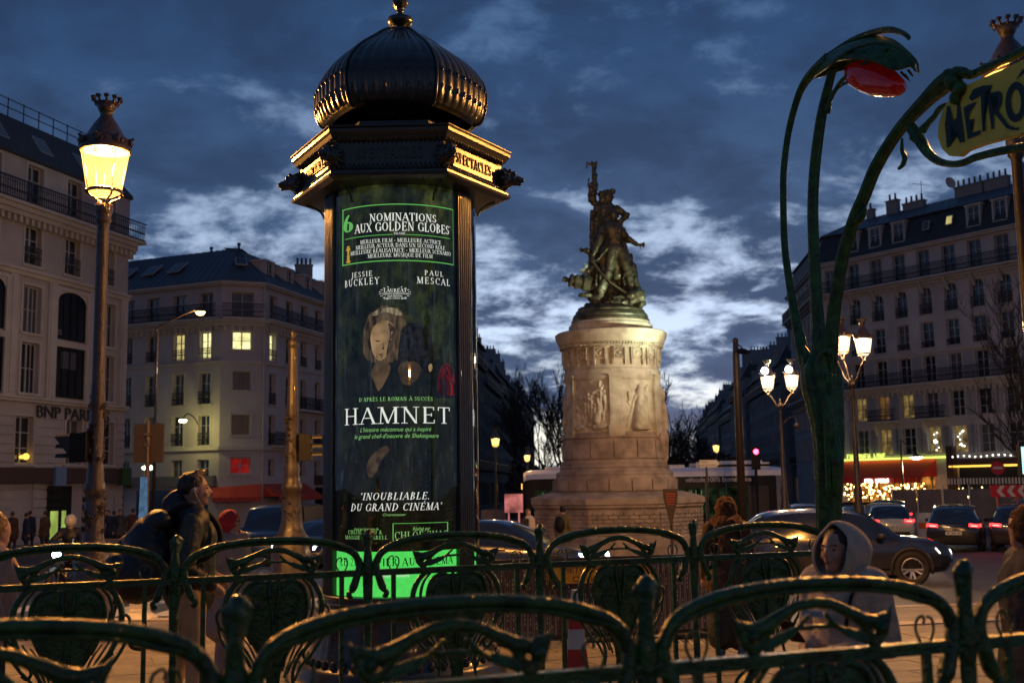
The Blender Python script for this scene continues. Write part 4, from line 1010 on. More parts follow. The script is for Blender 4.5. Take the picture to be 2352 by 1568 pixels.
def curved(th0, th1, r, z0, z1, m, name, parent, n=36, fixn=False):
    b = B()
    for i in range(n):
        a, c = th0+(th1-th0)*i/n, th0+(th1-th0)*(i+1)/n; b.quad(cyl(a, r, z0), cyl(c, r, z0), cyl(c, r, z1), cyl(a, r, z1))
    return b.build(name, m, parent, smooth=True, fixn=False)
RPO = .705
posters = []
for k in range(3):
    tc_ = D0+radians(120*k); p = curved(tc_-radians(51.5), tc_+radians(51.5), RPO, zg0+.03, zg1+.02, PM, 'poster', mc); posters.append(p)
    g = curved(tc_-radians(52), tc_+radians(52), RG+.006, zg0-.0, zg1+.05, glassmat('curved_glass', .015, refl=1.5) if k == 0 else g.data.materials[0], 'glass', mc, n=72)
    for s in (-1, 1):
        q = B(); q.tube([cyl(tc_+s*radians(51.8), RG-.012, zg0+.02), cyl(tc_+s*radians(51.8), RG-.012, zg1+.02)], .0065, 6)
        q.build('backlight_strip', E_['cyan'] if s < 0 else M['black'], mc)
# place print on the front poster by its position on the photographed sheet
Cv = Vector((0, 0, EYE)); A3 = Vector((CXY.x, CXY.y, 0))
def cyl_hit(u, v, r):
    d = ray(u, v); o = Cv-A3; a = d.x**2+d.y**2; bb = 2*(o.x*d.x+o.y*d.y); c = o.x**2+o.y**2-r*r
    q = bb*bb-4*a*c
    t = (-bb-sqrt(max(q, 0)))/(2*a); p = o+d*t; return atan2(p.x, -p.y), p.z
PW = em('print_white', (.88, .90, .80), .88); PG = em('print_green', (.16, .62, .12), .75); PGL = em('print_light_green', (.30, .70, .20), .7)
PGB = em('green_band', (.09, .78, .12), .92, var=.06, vs=20); PK = mat('print_black', (.004, .012, .004), .6); PY = em('print_gold', (.75, .42, .04), .7)
def pz(v, u=912): return cyl_hit(u, v, RPO)[1]
def place(name, vf, u0, u1, v0, v1, m, parent, r=RPO+.0055):
    vs, fs = vf; xs = [p[0] for p in vs]; ys = [p[1] for p in vs]; a, c = min(xs), max(xs); um = (u0+u1)/2
    t0 = cyl_hit(u0, v1, RPO)[0]; t1 = cyl_hit(u1, v1, RPO)[0]; z1 = pz(v0, um); z0 = pz(v1, um); y1 = 1.0 if vf[0] and max(ys) > 1.2 else max(ys); y0 = 0
    b = B(); b.add([cyl(t0+(x-a)/(c-a)*(t1-t0), r, z0+(y-y0)/(y1-y0)*(z1-z0)) for x, y in vs], fs)
    return b.build(name, m, parent, fixn=False)
P0_ = posters[0]
def bnorm(txt, **k):
    vs, fs = bfont(txt, **k); cap = .70; return ([(x, y/cap) for x, y in vs], fs)
def Sf(t, *a, m=PW, **k): return place('lettering', serif(t, **k), *a, m, P0_)
def Bf(t, *a, m=PW, **k):
    vs, fs = bnorm(t, **k); mx = max(y for x, y in vs); 
    return place('lettering', (vs, fs), *a, m, P0_)
Sf('NOMINATIONS', 849, 1001, 489, 507, bold=1.2); Sf('AUX GOLDEN GLOBES*', 815, 1033, 509, 530, bold=1.2)
Sf('6', 790, 812, 494, 534, m=PG, bold=1.5); Sf('DRAME', 905, 931, 533.5, 539)
Sf('MEILLEUR FILM o MEILLEURE ACTRICE', 828, 1012, 547, 556, bold=1.0); Sf('MEILLEUR ACTEUR DANS UN SECOND RÔLE', 818, 1021, 558.5, 567.5, bold=1.0)
Sf('MEILLEURE RÉALISATRICE o MEILLEUR SCÉNARIO', 806, 1034, 570, 579, bold=1.0); Sf('MEILLEURE MUSIQUE DE FILM', 845, 993, 581, 590, bold=1.0)
Sf('JESSIE', 808, 855, 624, 636, sp=.24); Sf('BUCKLEY', 794, 872, 639, 655, sp=.24); Sf('PAUL', 975, 1017, 622, 634, sp=.24); Sf('MESCAL', 957, 1032, 638, 653, sp=.24)
Sf('LAURÉAT', 882, 934, 663, 671); Bf('TORONTO INTERNATIONAL', 878, 938, 672.5, 676.5); Bf('FILM FESTIVAL', 891, 925, 678, 682); Sf("PEOPLE'S CHOICE AWARD", 883, 934, 683, 687)
Sf("D'APRÈS LE ROMAN À SUCCÈS", 826, 993, 911, 920, m=PGL, bold=1.2, sp=.14); Sf('HAMNET', 793, 1032, 934, 972, bold=.8, sp=.10)
Bf("L'histoire méconnue qui a inspiré", 828, 990, 980, 990, m=PGL, shear=.3); Bf("le grand chef-d'oeuvre de Shakespeare", 815, 1007, 995, 1005, m=PGL, shear=.3)
Sf('"INOUBLIABLE.', 830, 985, 1130, 1147, shear=.22, sp=.12); Sf('DU GRAND CINÉMA"', 807, 1015, 1155, 1172, shear=.22, sp=.12)
Bf('Cinemateaser', 880, 933, 1178, 1184, m=PGL, shear=.3); Bf('basé sur le roman de', 815, 870, 1211, 1217, m=PGL, shear=.3)
Sf('CHLOÉ ZHAO &', 801, 878, 1217, 1226, m=PGL, sp=.12); Sf("MAGGIE O'FARRELL", 794, 890, 1229, 1238, m=PGL, sp=.12)
Bf('Réalisé par', 948, 988, 1209, 1217, m=PGL, shear=.3); Sf('CHLOÉ ZHAO', 907, 1028, 1219, 1237, m=PGL, sp=.1)
def band(name, u0, u1, v0, v1, m, r=RPO+.003, parent=P0_, n=30):
    t0, t1 = cyl_hit(u0, v1, RPO)[0], cyl_hit(u1, v1, RPO)[0]; z1, z0 = pz(v0), pz(v1); return curved(t0, t1, r, z0, z1, m, name, parent, n)
for (u0, u1, v0, v1) in ((787, 1042, 468, 470.2), (787, 1042, 597.2, 599.4), (793, 902, 538, 539.4), (932, 1033, 538, 539.4), (902, 1028, 1201, 1202.2), (902, 1028, 1241, 1242.2)):
    band('frame_line', u0, u1, v0, v1, PG)
for (u, va, vb) in ((787, 468, 599), (1040.5, 468, 599), (902, 1201, 1242), (1027, 1201, 1242)): band('frame_line', u, u+2, va, vb, PG, n=2)
tC = D0
curved(tC-radians(51), tC+radians(51), RPO+.002, zg0+.035, pz(1266), PGB, 'green_band', P0_)
Sf('LE 21 JANVIER AU CINÉMA', 783, 1040, 1281, 1299, m=PK, bold=1.2, sp=.12); Bf('en avant-première', 865, 940, 1317, 1325, m=PW)
# laurel wreath and statuette marks
b = B()
for s in (-1, 1):
    for i in range(8):
        a = radians(-62+i*18); 
        for w_ in (0, 1):
            uu = 907+s*(31+3.4*w_)*cos(a); vv = 674-14.5*sin(a)*(1+.08*w_)
            t, z = cyl_hit(uu, vv, RPO); t2, z2 = cyl_hit(uu+s*1.2, vv-2.6, RPO); t3, z3 = cyl_hit(uu+s*2.2, vv-.4, RPO)
            b.add([cyl(t, RPO+.0055, z), cyl(t2, RPO+.0055, z2), cyl(t3, RPO+.0055, z3)], [(0, 1, 2)])
b.build('laurel_mark', PW, P0_, fixn=False)
b = B()
for (u0, u1, v0, v1) in ((798, 804, 556, 562), (796.5, 805.5, 562, 567), (799, 803, 567, 578), (798.3, 803.8, 578, 590), (797, 805.5, 590, 595)):
    t0, t1 = cyl_hit(u0, v0, RPO)[0], cyl_hit(u1, v0, RPO)[0]; b.quad(cyl(t0, RPO+.0055, pz(v1)), cyl(t1, RPO+.0055, pz(v1)), cyl(t1, RPO+.0055, pz(v0)), cyl(t0, RPO+.0055, pz(v0)))
b.build('trophy_mark', PY, P0_, fixn=False)
# generic pair of figures printed on the sheet
def blob(name, pts, m, r, sm=4, n=5):
    Pn = [Vector((*p, 0)) for p in pts]; k = len(Pn); out = []
    for i in range(k):
        a, b_, c_, d = Pn[i-1], Pn[i], Pn[(i+1) % k], Pn[(i+2) % k]
        for q_ in range(sm):
            t = q_/sm; out.append(.5*((2*b_)+(c_-a)*t+(2*a-5*b_+4*c_-d)*t*t+(3*b_-a-3*c_+d)*t*t*t))
    v0, v1 = min(p.y for p in out), max(p.y for p in out); st_ = max(1.2, (v1-v0)/26); b = B(); v = v0; prev = None
    def spans(v):
        xs = []
        for i in range(len(out)):
            a, e = out[i], out[(i+1) % len(out)]
            if (a.y <= v) != (e.y <= v): xs.append(a.x+(v-a.y)/(e.y-a.y)*(e.x-a.x))
        xs.sort(); return xs
    pt = lambda u, v: cyl(cyl_hit(u, v, RPO)[0], r, cyl_hit(u, v, RPO)[1])
    while v < v1:
        xs = spans(v+st_/2)
        for a, e in zip(xs[::2], xs[1::2]):
            w_ = max(1, int((e-a)/9))
            for q_ in range(w_):
                ua, ub = a+(e-a)*q_/w_, a+(e-a)*(q_+1)/w_; b.quad(pt(ua, v+st_), pt(ub, v+st_), pt(ub, v), pt(ua, v))
        v += st_
    return b.build(name, m, P0_, fixn=False)
pe = lambda n, c, s, v=.35, vs=9, st=(1, 1, 1): em(n, c, s, var=v, vs=vs, stretch=st)
pd = pe('print_dark_cloth', (.012, .014, .009), .5); phair = pe('print_brown_hair', (.075, .048, .024), .8, .8, 26, (1, 1, .25)); phl = pe('print_hair_light', (.26, .21, .12), .6, .85, 30, (1, 1, .15))
psk = pe('print_skin', (.42, .26, .12), .60, .45, 6); psd = pe('print_skin_shade', (.09, .055, .028), .55, .5, 10); prd = pe('print_red_cloth', (.30, .010, .010), .45, .9, 7, (1, 1, .3))
fgs = [([(785, 905), (800, 850), (838, 812), (890, 815), (955, 835), (1010, 825), (1040, 860), (1048, 910), (960, 912), (860, 912)], pd, .0012),
 ([(1005, 900), (1010, 850), (1025, 835), (1040, 850), (1047, 880), (1046, 905), (1025, 908)], prd, .0014),
 ([(836, 815), (834, 775), (843, 732), (865, 708), (895, 702), (922, 714), (933, 742), (930, 790), (918, 825), (880, 832), (852, 830)], phair, .0016),
 ([(852, 724), (872, 709), (905, 707), (925, 722), (910, 724), (885, 716), (866, 724)], phl, .0024),
 ([(866, 805), (887, 802), (890, 828), (897, 846), (886, 874), (870, 897), (860, 878), (853, 855), (863, 832)], pe('print_neck', (.14, .085, .04), .5, .6, 6), .0018),
 ([(854, 800), (851, 772), (860, 748), (880, 736), (900, 742), (908, 764), (902, 792), (888, 818), (873, 828), (860, 818)], psk, .0020),
 ([(892, 742), (906, 752), (909, 770), (902, 794), (888, 818), (890, 795), (896, 768)], psd, .0023),
 ([(912, 842), (917, 790), (924, 756), (945, 742), (972, 750), (990, 775), (996, 820), (985, 852), (950, 866), (920, 862)], pe('print_dark_hair', (.014, .012, .010), .6, .7, 26), .0026),
 ([(918, 868), (915, 845), (924, 832), (945, 828), (962, 836), (966, 854), (955, 874), (938, 884), (924, 880)], psd, .0028),
 ([(930, 856), (936, 850), (944, 851), (948, 860), (942, 866), (934, 864)], psd, .0031),
 ([(985, 838), (991, 836), (993, 846), (988, 854), (984, 848)], psk, .0031),
 ([(845, 1092), (842, 1072), (852, 1048), (872, 1030), (888, 1024), (894, 1034), (878, 1054), (868, 1076), (857, 1094)], psd, .0016),
 ([(859, 779), (866, 782), (876, 781), (867, 785)], psd, .003), ([(889, 781), (895, 784), (902, 782), (896, 786)], pd, .003), ([(867, 812), (875, 814), (883, 812), (875, 817)], psd, .003), ([(880, 786), (883, 800), (877, 803), (880, 795)], psd, .003)]
for pts, m, dr in fgs: blob('printed_figure', pts, m, RPO+dr)
# plant forms lower on the sheet
b = B(); rg = random.Random(5)
for i in range(46):
    u0 = rg.uniform(790, 1040); v0 = rg.uniform(1120, 1255); hh = rg.uniform(25, 95); cv = rg.uniform(-14, 14)
    for j in range(7):
        t = j/7; uu = u0+cv*t*t; vv = v0-hh*t
        for s in (-1, 1):
            q = [cyl_hit(uu, vv, RPO), cyl_hit(uu+s*6*(1-t*.6), vv-5, RPO), cyl_hit(uu+s*1, vv-2.5, RPO)]; b.add([cyl(a, RPO+.0008, z) for a, z in q], [(0, 1, 2)])
b.build('printed_leaves', pe('print_leaf', (.045, .050, .018), .5, .6, 5), P0_, fixn=False)
Sf2 = place('lettering', serif('HAMNET', bold=.8, sp=.1), 793, 1032, 934, 972, PW, posters[1]); 
Sf2.rotation_euler = (0, 0, radians(120))
gb = curved(tC-radians(51)+radians(120), tC+radians(51)+radians(120), RPO+.002, zg0+.035, pz(1266), PGB, 'green_band', posters[1])
# top ring, soffit, hexagonal cornice
def hexring(R, z): return [Vector((R*sin(D0+radians(30+60*k)), -R*cos(D0+radians(30+60*k)), z)) for k in range(6)]
yf = 10.8-1.11*cos(radians(30)); zt = zat(890, 285, yf); hh = .475
hp = [(.70, -hh-.02), (1.02, -hh-.02), (1.09, -hh), (1.10, -hh+.022), (1.07, -hh+.035), (1.07, -hh+.055), (1.045, -hh+.065), (1.015, -hh+.10), (1.005, -hh+.105), (1.005, -.135), (1.03, -.125), (1.055, -.105), (1.075, -.075), (1.095, -.055), (1.10, -.03), (1.085, -.022), (1.11, -.008), (1.11, 0), (.95, .02), (.72, .045), (.70, .05), (.70, .09), (.675, .10), (.66, .13), (.655, .165)]
for k in range(6):
    b = B(); vs = []
    for R, z in hp:
        a0 = D0+radians(-30+60*k); a1 = a0+radians(60)
        vs += [Vector((R*sin(a0), -R*cos(a0), zt+z)), Vector((R*sin(a1), -R*cos(a1), zt+z))]
    b.add(vs, [(2*i, 2*i+1, 2*i+3, 2*i+2) for i in range(len(hp)-1)]); b.build('cornice_face', M['columnl'], mc, fixn=False)
    am = D0+radians(60*k); n = Vector((sin(am), -cos(am), 0)); d = Vector((cos(am), sin(am), 0)); ap = cos(radians(30))
    b = B(); o = n*(1.005*ap)
    for i in range(22):        # tongues above and below the frieze
        x = -.46+.92*i/21
        b.tube([o+d*x+Vector((0, 0, zt-.085))+n*.035, o+d*x+Vector((0, 0, zt-.115))+n*.032, o+d*x+Vector((0, 0, zt-.15))+n*.004], [.014, .013, .005], 6)
        b.tube([o+d*x+Vector((0, 0, zt-hh+.075))+n*.030, o+d*x+Vector((0, 0, zt-hh+.10))+n*.02, o+d*x+Vector((0, 0, zt-hh+.135))+n*.003], [.015, .014, .005], 6)
    b.build('tongue_moulding', M['column'], mc, smooth=True)
    flat_text(mc, 'lettering', 'SPECTACLES', o-d*.30+Vector((0, 0, zt-hh+.178)), d, (0, 0, 1), .105, M['lettering'], width=.60, fn=serif, depth_=.012, n=n, bold=.85, sp=.13)
b = B(); b.lathe([(.74, zg1+.02), (.775, zg1+.05), (.775, zg1+.09), (.745, zg1+.11), (.745, zt-hh+.0)], 72); b.build('top_ring', M['column'], mc, smooth=True)
for k in range(6):     # small scroll brackets under the soffit at the corners
    a = D0+radians(30+60*k); P = bez([cyl(a, .76, zt-hh-.17), cyl(a, .80, zt-hh-.10), cyl(a, .88, zt-hh-.05), cyl(a, .94, zt-hh-.03)], 5)
    b = B(); b.tube(P, .012, 6); b.build('bracket', M['green'], mc, smooth=True)
# lion heads at the six corners
lion = [((0, 0, 0), (.085, .085, .10), 0), ((0, -.07, .0), (.055, .05, .065), 0), ((0, -.10, .01), (0, -.165, -.015), .035, .026, 0), ((0, -.10, -.045), (0, -.145, -.055), .026, .018, 0),
        ((-.03, -.09, .035), (.018, .02, .02), 0), ((.03, -.09, .035), (.018, .02, .02), 0), ((0, -.085, .06), (.04, .03, .02), 0)]
for i in range(14):
    a = 2*pi*i/14; lion.append(((.055*cos(a), -.03, .06*sin(a)), (.105*cos(a), .01+.03*(i % 2), .12*sin(a)-.01), .022, .012, 0))
for s in (-1, 1): lion.append(((s*.06, -.05, .07), (.018, .018, .022), 0))
lh = fuse('lion_head', lion, M['column'], .008, mc, smooth=1, bumpy=.004, bfreq=40)
for k in range(6):
    a = D0+radians(30+60*k); o = lh if k == 0 else lh.copy()
    if k: COL.objects.link(o)
    o.parent = mc; o.location = cyl(a, 1.045, zt-.275); o.rotation_euler = (0, 0, a)
# dome
zc = lambda y: zat(923, .324*y, 10.8); rc = lambda w_: w_*.001373
dp = [(520, 905), (572, 893), (600, 850), (617, 790), (623, 730), (620, 680), (604, 620), (575, 575), (535, 525), (486, 478), (430, 435), (366, 392), (300, 350), (235, 305), (170, 265), (110, 240), (60, 228)]
P = [(rc(q), zc(y)) for q, y in dp]; PP = bez([(r, z, 0) for r, z in P], 3); NS = 8
for k in range(6):
    a0 = D0+radians(-30+60*k); b = B(); vs = []; nn = 48; am = a0+radians(30); nv_ = Vector((sin(am), -cos(am), 0))
    for i, p in enumerate(PP):
        q = i/(len(PP)-1); amp = .020*min(1, max(0, (q-.04)/.08))*min(1, max(0, (1.0-q)/.55))
        c0, c1 = cyl(a0, p.x, p.y), cyl(a0+radians(60), p.x, p.y)
        for j in range(nn+1):
            s = j/nn; bow = .06*(1-(2*s-1)**2)*p.x
            vs.append(c0.lerp(c1, s)+nv_*(bow+amp*abs(sin(pi*NS*s))))
    w_ = nn+1; b.add(vs, [(i*w_+j, i*w_+j+1, (i+1)*w_+j+1, (i+1)*w_+j) for i in range(len(PP)-1) for j in range(nn)]); b.build('dome_panel', M['column'], mc, smooth=True, fixn=False)
    r_ = B(); r_.tube([cyl(a0, p.x+.012, p.y) for p in PP], .013, 6); r_.build('dome_rib', M['column'], mc, smooth=True)
    # drop beads at the foot of the flutes
    q = B()
    for j in range(NS):
        for ii in (9, 15):
            p = PP[ii]; c0, c1 = cyl(a0, p.x, p.y), cyl(a0+radians(60), p.x, p.y); s = (j+.5)/NS
            q.ball(c0.lerp(c1, s)+nv_*(.06*(1-(2*s-1)**2)*p.x+.02), (.014, .014, .03), 6, 5)
    q.build('flute_bead', M['column'], mc, smooth=True)
zz = zc(235)
fin = [(.16, -.03), (.165, .0), (.10, .02), (.055, .035), (.05, .05), (.075, .06), (.115, .085), (.135, .12), (.125, .15), (.07, .175), (.035, .185), (.03, .215), (.045, .225), (.03, .24), (.05, .26), (.078, .30), (.082, .335), (.07, .37), (.05, .41), (.03, .46), (.012, .52), (0, .55)]
b = B(); b.lathe([(r, zz+z) for r, z in fin], 24, rf=lambda a, z: 1+(.12*sin(a*6+z*30) if z > zz+.25 else 0)); b.build('finial', M['column'], mc, smooth=True)
tag(mc)

# ================================================================== MONUMENT
mo = thing('monument', 'floodlit pale stone monument pedestal with relief panels carrying a bronze group', 'monument', (MX, MY, gz(40)))
g0 = gz(40); mz = lambda y: zat(1412, 733.8+.348*y, 40)-g0; mr_ = lambda q: q*.00546*1.0
def oct_prof(root, name, prof, m, n=8, rot=pi/8): 
    b = B(); b.lathe([(r/cos(pi/n), z) for r, z in prof], n, a0=rot, a1=rot+2*pi); return b.build(name, m, root)
b = B()
prof = [(y, h) for y, h in ((1540, 585), (1500, 585), (1500, 560), (1445, 560), (1445, 545), (1400, 540))]
oct_prof(mo, 'step', [(mr_(h), z) for h, z in ((600, -.1), (600, mz(1520)), (572, mz(1520)), (572, mz(1468)), (552, mz(1468)), (552, mz(1415)), (535, mz(1400)))], M['stone'])
oct_prof(mo, 'plinth', [(mr_(h), mz(y)) for h, y in ((530, 1405), (526, 1245), (520, 1240), (538, 1228), (538, 1215), (548, 1208), (548, 1172), (480, 1150), (415, 1134), (300, 1130))], M['stone'])
# brick-like stone blocks facing the plinth and base courses, each block its own piece
def course(r0, r1, z0, z1, n, name='stone_block', jitter=.012, sides=0, off=0):
    me = {}
    for k in range(n):
        a = 2*pi*(k+off)/n; b = B(); ga = .022/r0; st = 5; vs = []
        for (r, z) in ((r0, z0+.03), (r1, z1-.03)):
            for i in range(st+1): t = a+ga+(2*pi/n-2*ga)*i/st; vs.append((r*cos(t), r*sin(t), z))
            for i in range(st, -1, -1): t = a+ga+(2*pi/n-2*ga)*i/st; vs.append(((r-.15)*cos(t), (r-.15)*sin(t), z))
        m = 2*(st+1); b.add(vs, [(i, (i+1) % m, m+(i+1) % m, m+i) for i in range(m)]+[tuple(range(m-1, -1, -1)), tuple(range(m, 2*m))])
        ang = (a+pi/n) % (2*pi)
        if pi*.93 < ang < 2*pi*1.035 or ang < .22: o = b.build(name, M['stone'], mo); o.scale = (1+random.uniform(0, jitter*.3),)*2+(1,)
# octagon plinth faces: blocks laid in courses on the three faces seen
for k in range(3):
    am = -pi/2+(k-1)*pi/4; n = Vector((cos(am), sin(am), 0)); d = Vector((-n.y, n.x, 0)); ap = mr_(528)
    hw = ap*tan(pi/8)
    for r in range(6):
        z0 = mz(1400)+(mz(1250)-mz(1400))*r/6; z1 = mz(1400)+(mz(1250)-mz(1400))*(r+1)/6; nb = 7; 
        for i in range(-1, nb):
            x0 = max(-hw, -hw+2*hw*(i+(.5 if r % 2 else 0))/nb); x1 = min(hw, -hw+2*hw*(i+1+(.5 if r % 2 else 0))/nb)
            if x1-x0 < .1: continue
            b = B(); b.obox(n*ap+d*(x0+.015)+Vector((0, 0, z0+.015)), d*(x1-x0-.03), n*(.045+random.uniform(0, .02)), (0, 0, z1-z0-.03)); b.build('stone_block', M['stone'], mo)
b = B(); b.lathe([(mr_(398), mz(1132)), (mr_(398), mz(1047)), (mr_(385), mz(1040)), (mr_(380), mz(1030)), (mr_(384), mz(1018)), (mr_(378), mz(1005)), (mr_(362), mz(1000)), (mr_(355), mz(985)), (mr_(360), mz(975)), (mr_(345), mz(960)), (mr_(347), mz(945)), (mr_(340), mz(930)),
    (mr_(333), mz(928)), (mr_(330), mz(795)), (mr_(338), mz(788)), (mr_(338), mz(762)), (mr_(325), mz(755))], 72); b.build('base_moulding', M['stone'], mo, auto=30)
course(mr_(408), mr_(408), mz(1130), mz(1050), 18); course(mr_(342), mr_(339), mz(926), mz(798), 14, off=.3)
b = B(); b.lathe([(mr_(318), mz(757)), (mr_(309), mz(420)), (mr_(316), mz(415)), (mr_(322), mz(400)), (mr_(318), mz(385)), (mr_(318), mz(350)), (mr_(309), mz(343)), (mr_(304), mz(215)), (mr_(310), mz(208)), (mr_(322), mz(200))], 96)
b.build('drum', M['stonec'], mo, auto=30)
b = B(); b.lathe([(mr_(322), mz(200)), (mr_(322), mz(192)), (mr_(345), mz(178)), (mr_(352), mz(165)), (mr_(358), mz(150)), (mr_(368), mz(128)), (mr_(371), mz(104)), (mr_(360), mz(96)), (mr_(290), mz(90)), (mr_(278), mz(88)), (mr_(278), mz(48)), (mr_(266), mz(40)), (mr_(262), mz(26)), (0, mz(26))], 96)
b.build('cornice', M['stonec'], mo, auto=25)
b = B()
for i in range(110): a = 2*pi*i/110; b.obox(Vector((mr_(318)*cos(a), mr_(318)*sin(a), mz(198))), Vector((-sin(a), cos(a), 0))*.055, Vector((cos(a), sin(a), 0))*.14, (0, 0, .085))
tag(b.build('dentil', M['stonec'], mo), kind='stuff')
for i in range(16):       # frieze of square panels with discs and slots
    a = -pi/2+(i-.5)*2*pi/16-.12; n = Vector((cos(a), sin(a), 0)); d = Vector((-n.y, n.x, 0)); R = mr_(303); zc_ = mz(253)
    b = B(); s = mr_(38)
    for (x0, x1, z0, z1) in ((-s, s, -s, -s+.04), (-s, s, s-.04, s), (-s, -s+.04, -s+.04, s-.04), (s-.04, s, -s+.04, s-.04)): b.obox(n*(R-.02)+d*x0+Vector((0, 0, zc_+z0)), d*(x1-x0), n*.15, (0, 0, z1-z0))
    b.build('frieze_panel', M['stonec'], mo)
    b = B(); q = n.to_track_quat('Z', 'Y').to_matrix(); b.lathe([(0, .10), (.07, .10), (.08, .03), (.12, .03), (.13, .10), (.16, .10), (.17, 0)], 20); b.v = [tuple(n*(R-.01)+Vector((0, 0, zc_))+q @ Vector(p)) for p in b.v]; b.build('disc', M['stonec'], mo, smooth=True)
    a2 = a+2*pi/32; n2 = Vector((cos(a2), sin(a2), 0)); d2 = Vector((-n2.y, n2.x, 0)); b = B()
    for x in (-.16, .08): b.obox(n2*(R-.02)+d2*x+Vector((0, 0, mz(325))), d2*.08, n2*.12, (0, 0, mz(215)-mz(325)))
    b.obox(n2*(R-.02)+d2*-.24+Vector((0, 0, mz(218))), d2*.48, n2*.08, (0, 0, .06)); b.build('slot_surround', M['stonec'], mo)
# pilasters between relief panels
for a in (-pi/2-.02, -pi/2+1.0, -pi/2-1.08, pi/2):
    n = Vector((cos(a), sin(a), 0)); d = Vector((-n.y, n.x, 0)); b = B(); b.obox(n*mr_(300)-d*.22+Vector((0, 0, mz(720))), d*.44, n*.16, (0, 0, mz(398)-mz(720)))
    b.obox(n*mr_(300)-d*.28+Vector((0, 0, mz(780))), d*.56, n*.22, (0, 0, mz(712)-mz(780))); b.obox(n*mr_(300)-d*.25+Vector((0, 0, mz(398))), d*.5, n*.2, (0, 0, .08)); b.build('relief_pilaster', M['stonec'], mo)
def relief(a0, a1, caps, name='relief_panel'):
    nx, nz = 90, 110; z0, z1 = mz(745), mz(412); vs = []; H = z1-z0; Wd = (a1-a0)*mr_(310)
    C_ = np.array(caps)
    for j in range(nz+1):
        for i in range(nx+1):
            x, z = Wd*i/nx, H*j/nz; h = 0
            ax, az_, bx, bz, r0, r1 = C_.T; dx, dz = bx-ax, bz-az_; t = np.clip(((x-ax)*dx+(z-az_)*dz)/(dx*dx+dz*dz+1e-9), 0, 1); rr = r0+(r1-r0)*t
            dd = np.hypot(x-ax-dx*t, z-az_-dz*t); h = float(np.max(np.sqrt(np.clip(rr*rr-dd*dd, 0, None))))
            h = min(h, .20)*1.25+.03*noise.noise(Vector((x*7, z*7, a0*3)))
            if i in (0, nx) or j in (0, nz): h = -.02
            r = mr_(316)-(mr_(316)-mr_(309))*(z/H)+h-.01; t_ = a0+(a1-a0)*i/nx; vs.append((r*cos(t_), r*sin(t_), z0+z))
    b = B(); b.add(vs, [(j*(nx+1)+i, j*(nx+1)+i+1, (j+1)*(nx+1)+i+1, (j+1)*(nx+1)+i) for j in range(nz) for i in range(nx)]); b.build(name, M['stonec'], mo, smooth=True)
cr = []
rg = random.Random(8)
for i in range(11):       # crowd of standing and fallen figures
    x = .15+i*.115; z = .95+rg.uniform(-.25, .45); cr += [(x, z, x+rg.uniform(-.04, .04), z-.45, .085, .06), (x, z+.14, x, z+.15, .075, .075), (x, z-.05, x+rg.uniform(-.2, .2), z+rg.uniform(.0, .3), .04, .03), (x, z-.4, x+rg.uniform(-.1, .1), z-.8, .06, .04)]
cr += [(.25, .12, .75, .22, .11, .08), (.7, .2, .95, .4, .08, .07), (1.0, .35, 1.12, .72, .14, .09), (1.12, .86, 1.12, .9, .085, .085), (1.05, .55, .85, .35, .05, .04), (.1, .2, .3, .6, .08, .05), (.95, .12, 1.3, .15, .12, .1), (.9, 1.3, 1.25, 1.55, .06, .05), (1.1, .9, 1.15, 1.7, .05, .05)]
relief(-pi/2-1.02, -pi/2-.16, cr)
fg = [(.62, 1.50, .62, 1.52, .10, .10), (.62, 1.35, .60, .95, .17, .13), (.60, .95, .50, .15, .17, .24), (.62, .9, .78, .12, .14, .20), (.68, 1.0, .66, .1, .14, .2), (.52, 1.3, .36, 1.0, .06, .05), (.36, 1.0, .22, .5, .05, .04), (.72, 1.32, .92, 1.15, .06, .05), (.92, 1.15, .98, 1.6, .05, .04), (.2, 1.3, .22, 1.0, .07, .04), (.15, 1.0, .3, .75, .04, .03), (.9, 1.45, 1.02, .6, .09, .04), (.2, .6, .1, .1, .03, .03), (1.02, .9, 1.0, .1, .05, .05)]
relief(-pi/2+.13, -pi/2+.86, fg)
relief(-pi/2+1.14, -pi/2+1.9, fg); relief(-pi/2-2.0, -pi/2-1.2, cr)
em_ = fuse('carved_emblem', [((0, 0, .9), (.1, 0, .1), .22, .15, 0), ((-.25, 0, .8), (.1, 0, .2), .16, .1, 0), ((.2, 0, .8), (.1, 0, 0), .14, .1, 0)]+[((-.35+.1*i, -.03, .85), (-.1+.05*i, -.05, .35), .06, .03, 0) for i in range(6)], M['stone'], .03, mo, bumpy=.02, bfreq=9)
a = -pi/2+1.12; em_.location = (mr_(338)*cos(a), mr_(338)*sin(a), mz(940)); em_.rotation_euler = (0, 0, a+pi/2)

# ---- bronze group (thing of its own, stands on the pedestal)
st = thing('bronze_group', 'bronze group on the monument, woman raising an eagle standard above a swordsman', 'statue', (MX, MY, mz(28)+g0))
K_ = .00424; y_b = 1530
def q(x, y, d=0): return ((x-690)*K_, d, (y_b-y)*K_)
def cp(x0, y0, x1, y1, r0, r1, d0=0, d1=None): return (q(x0, y0, d0), q(x1, y1, d0 if d1 is None else d1), r0*K_, r1*K_, 0)
b = B(); b.lathe([(1.42, 0), (1.42, .10), (1.36, .14), (1.38, .2), (1.34, .3), (1.26, .36), (1.26, .42), (1.2, .48), (0, .5)], 48); b.build('bronze_base', M['bronze'], st, auto=30)
rk = [((0, 0, .45), (1.2, .95, .35), 0)]; rg = random.Random(4)
for i in range(34): rk.append((q(rg.uniform(440, 950), rg.uniform(1290, 1440), rg.uniform(-.8, .5)), (rg.uniform(.12, .32), rg.uniform(.12, .25), rg.uniform(.08, .24)), 0, Matrix.Rotation(rg.uniform(-.5, .5), 3, 'Y')))
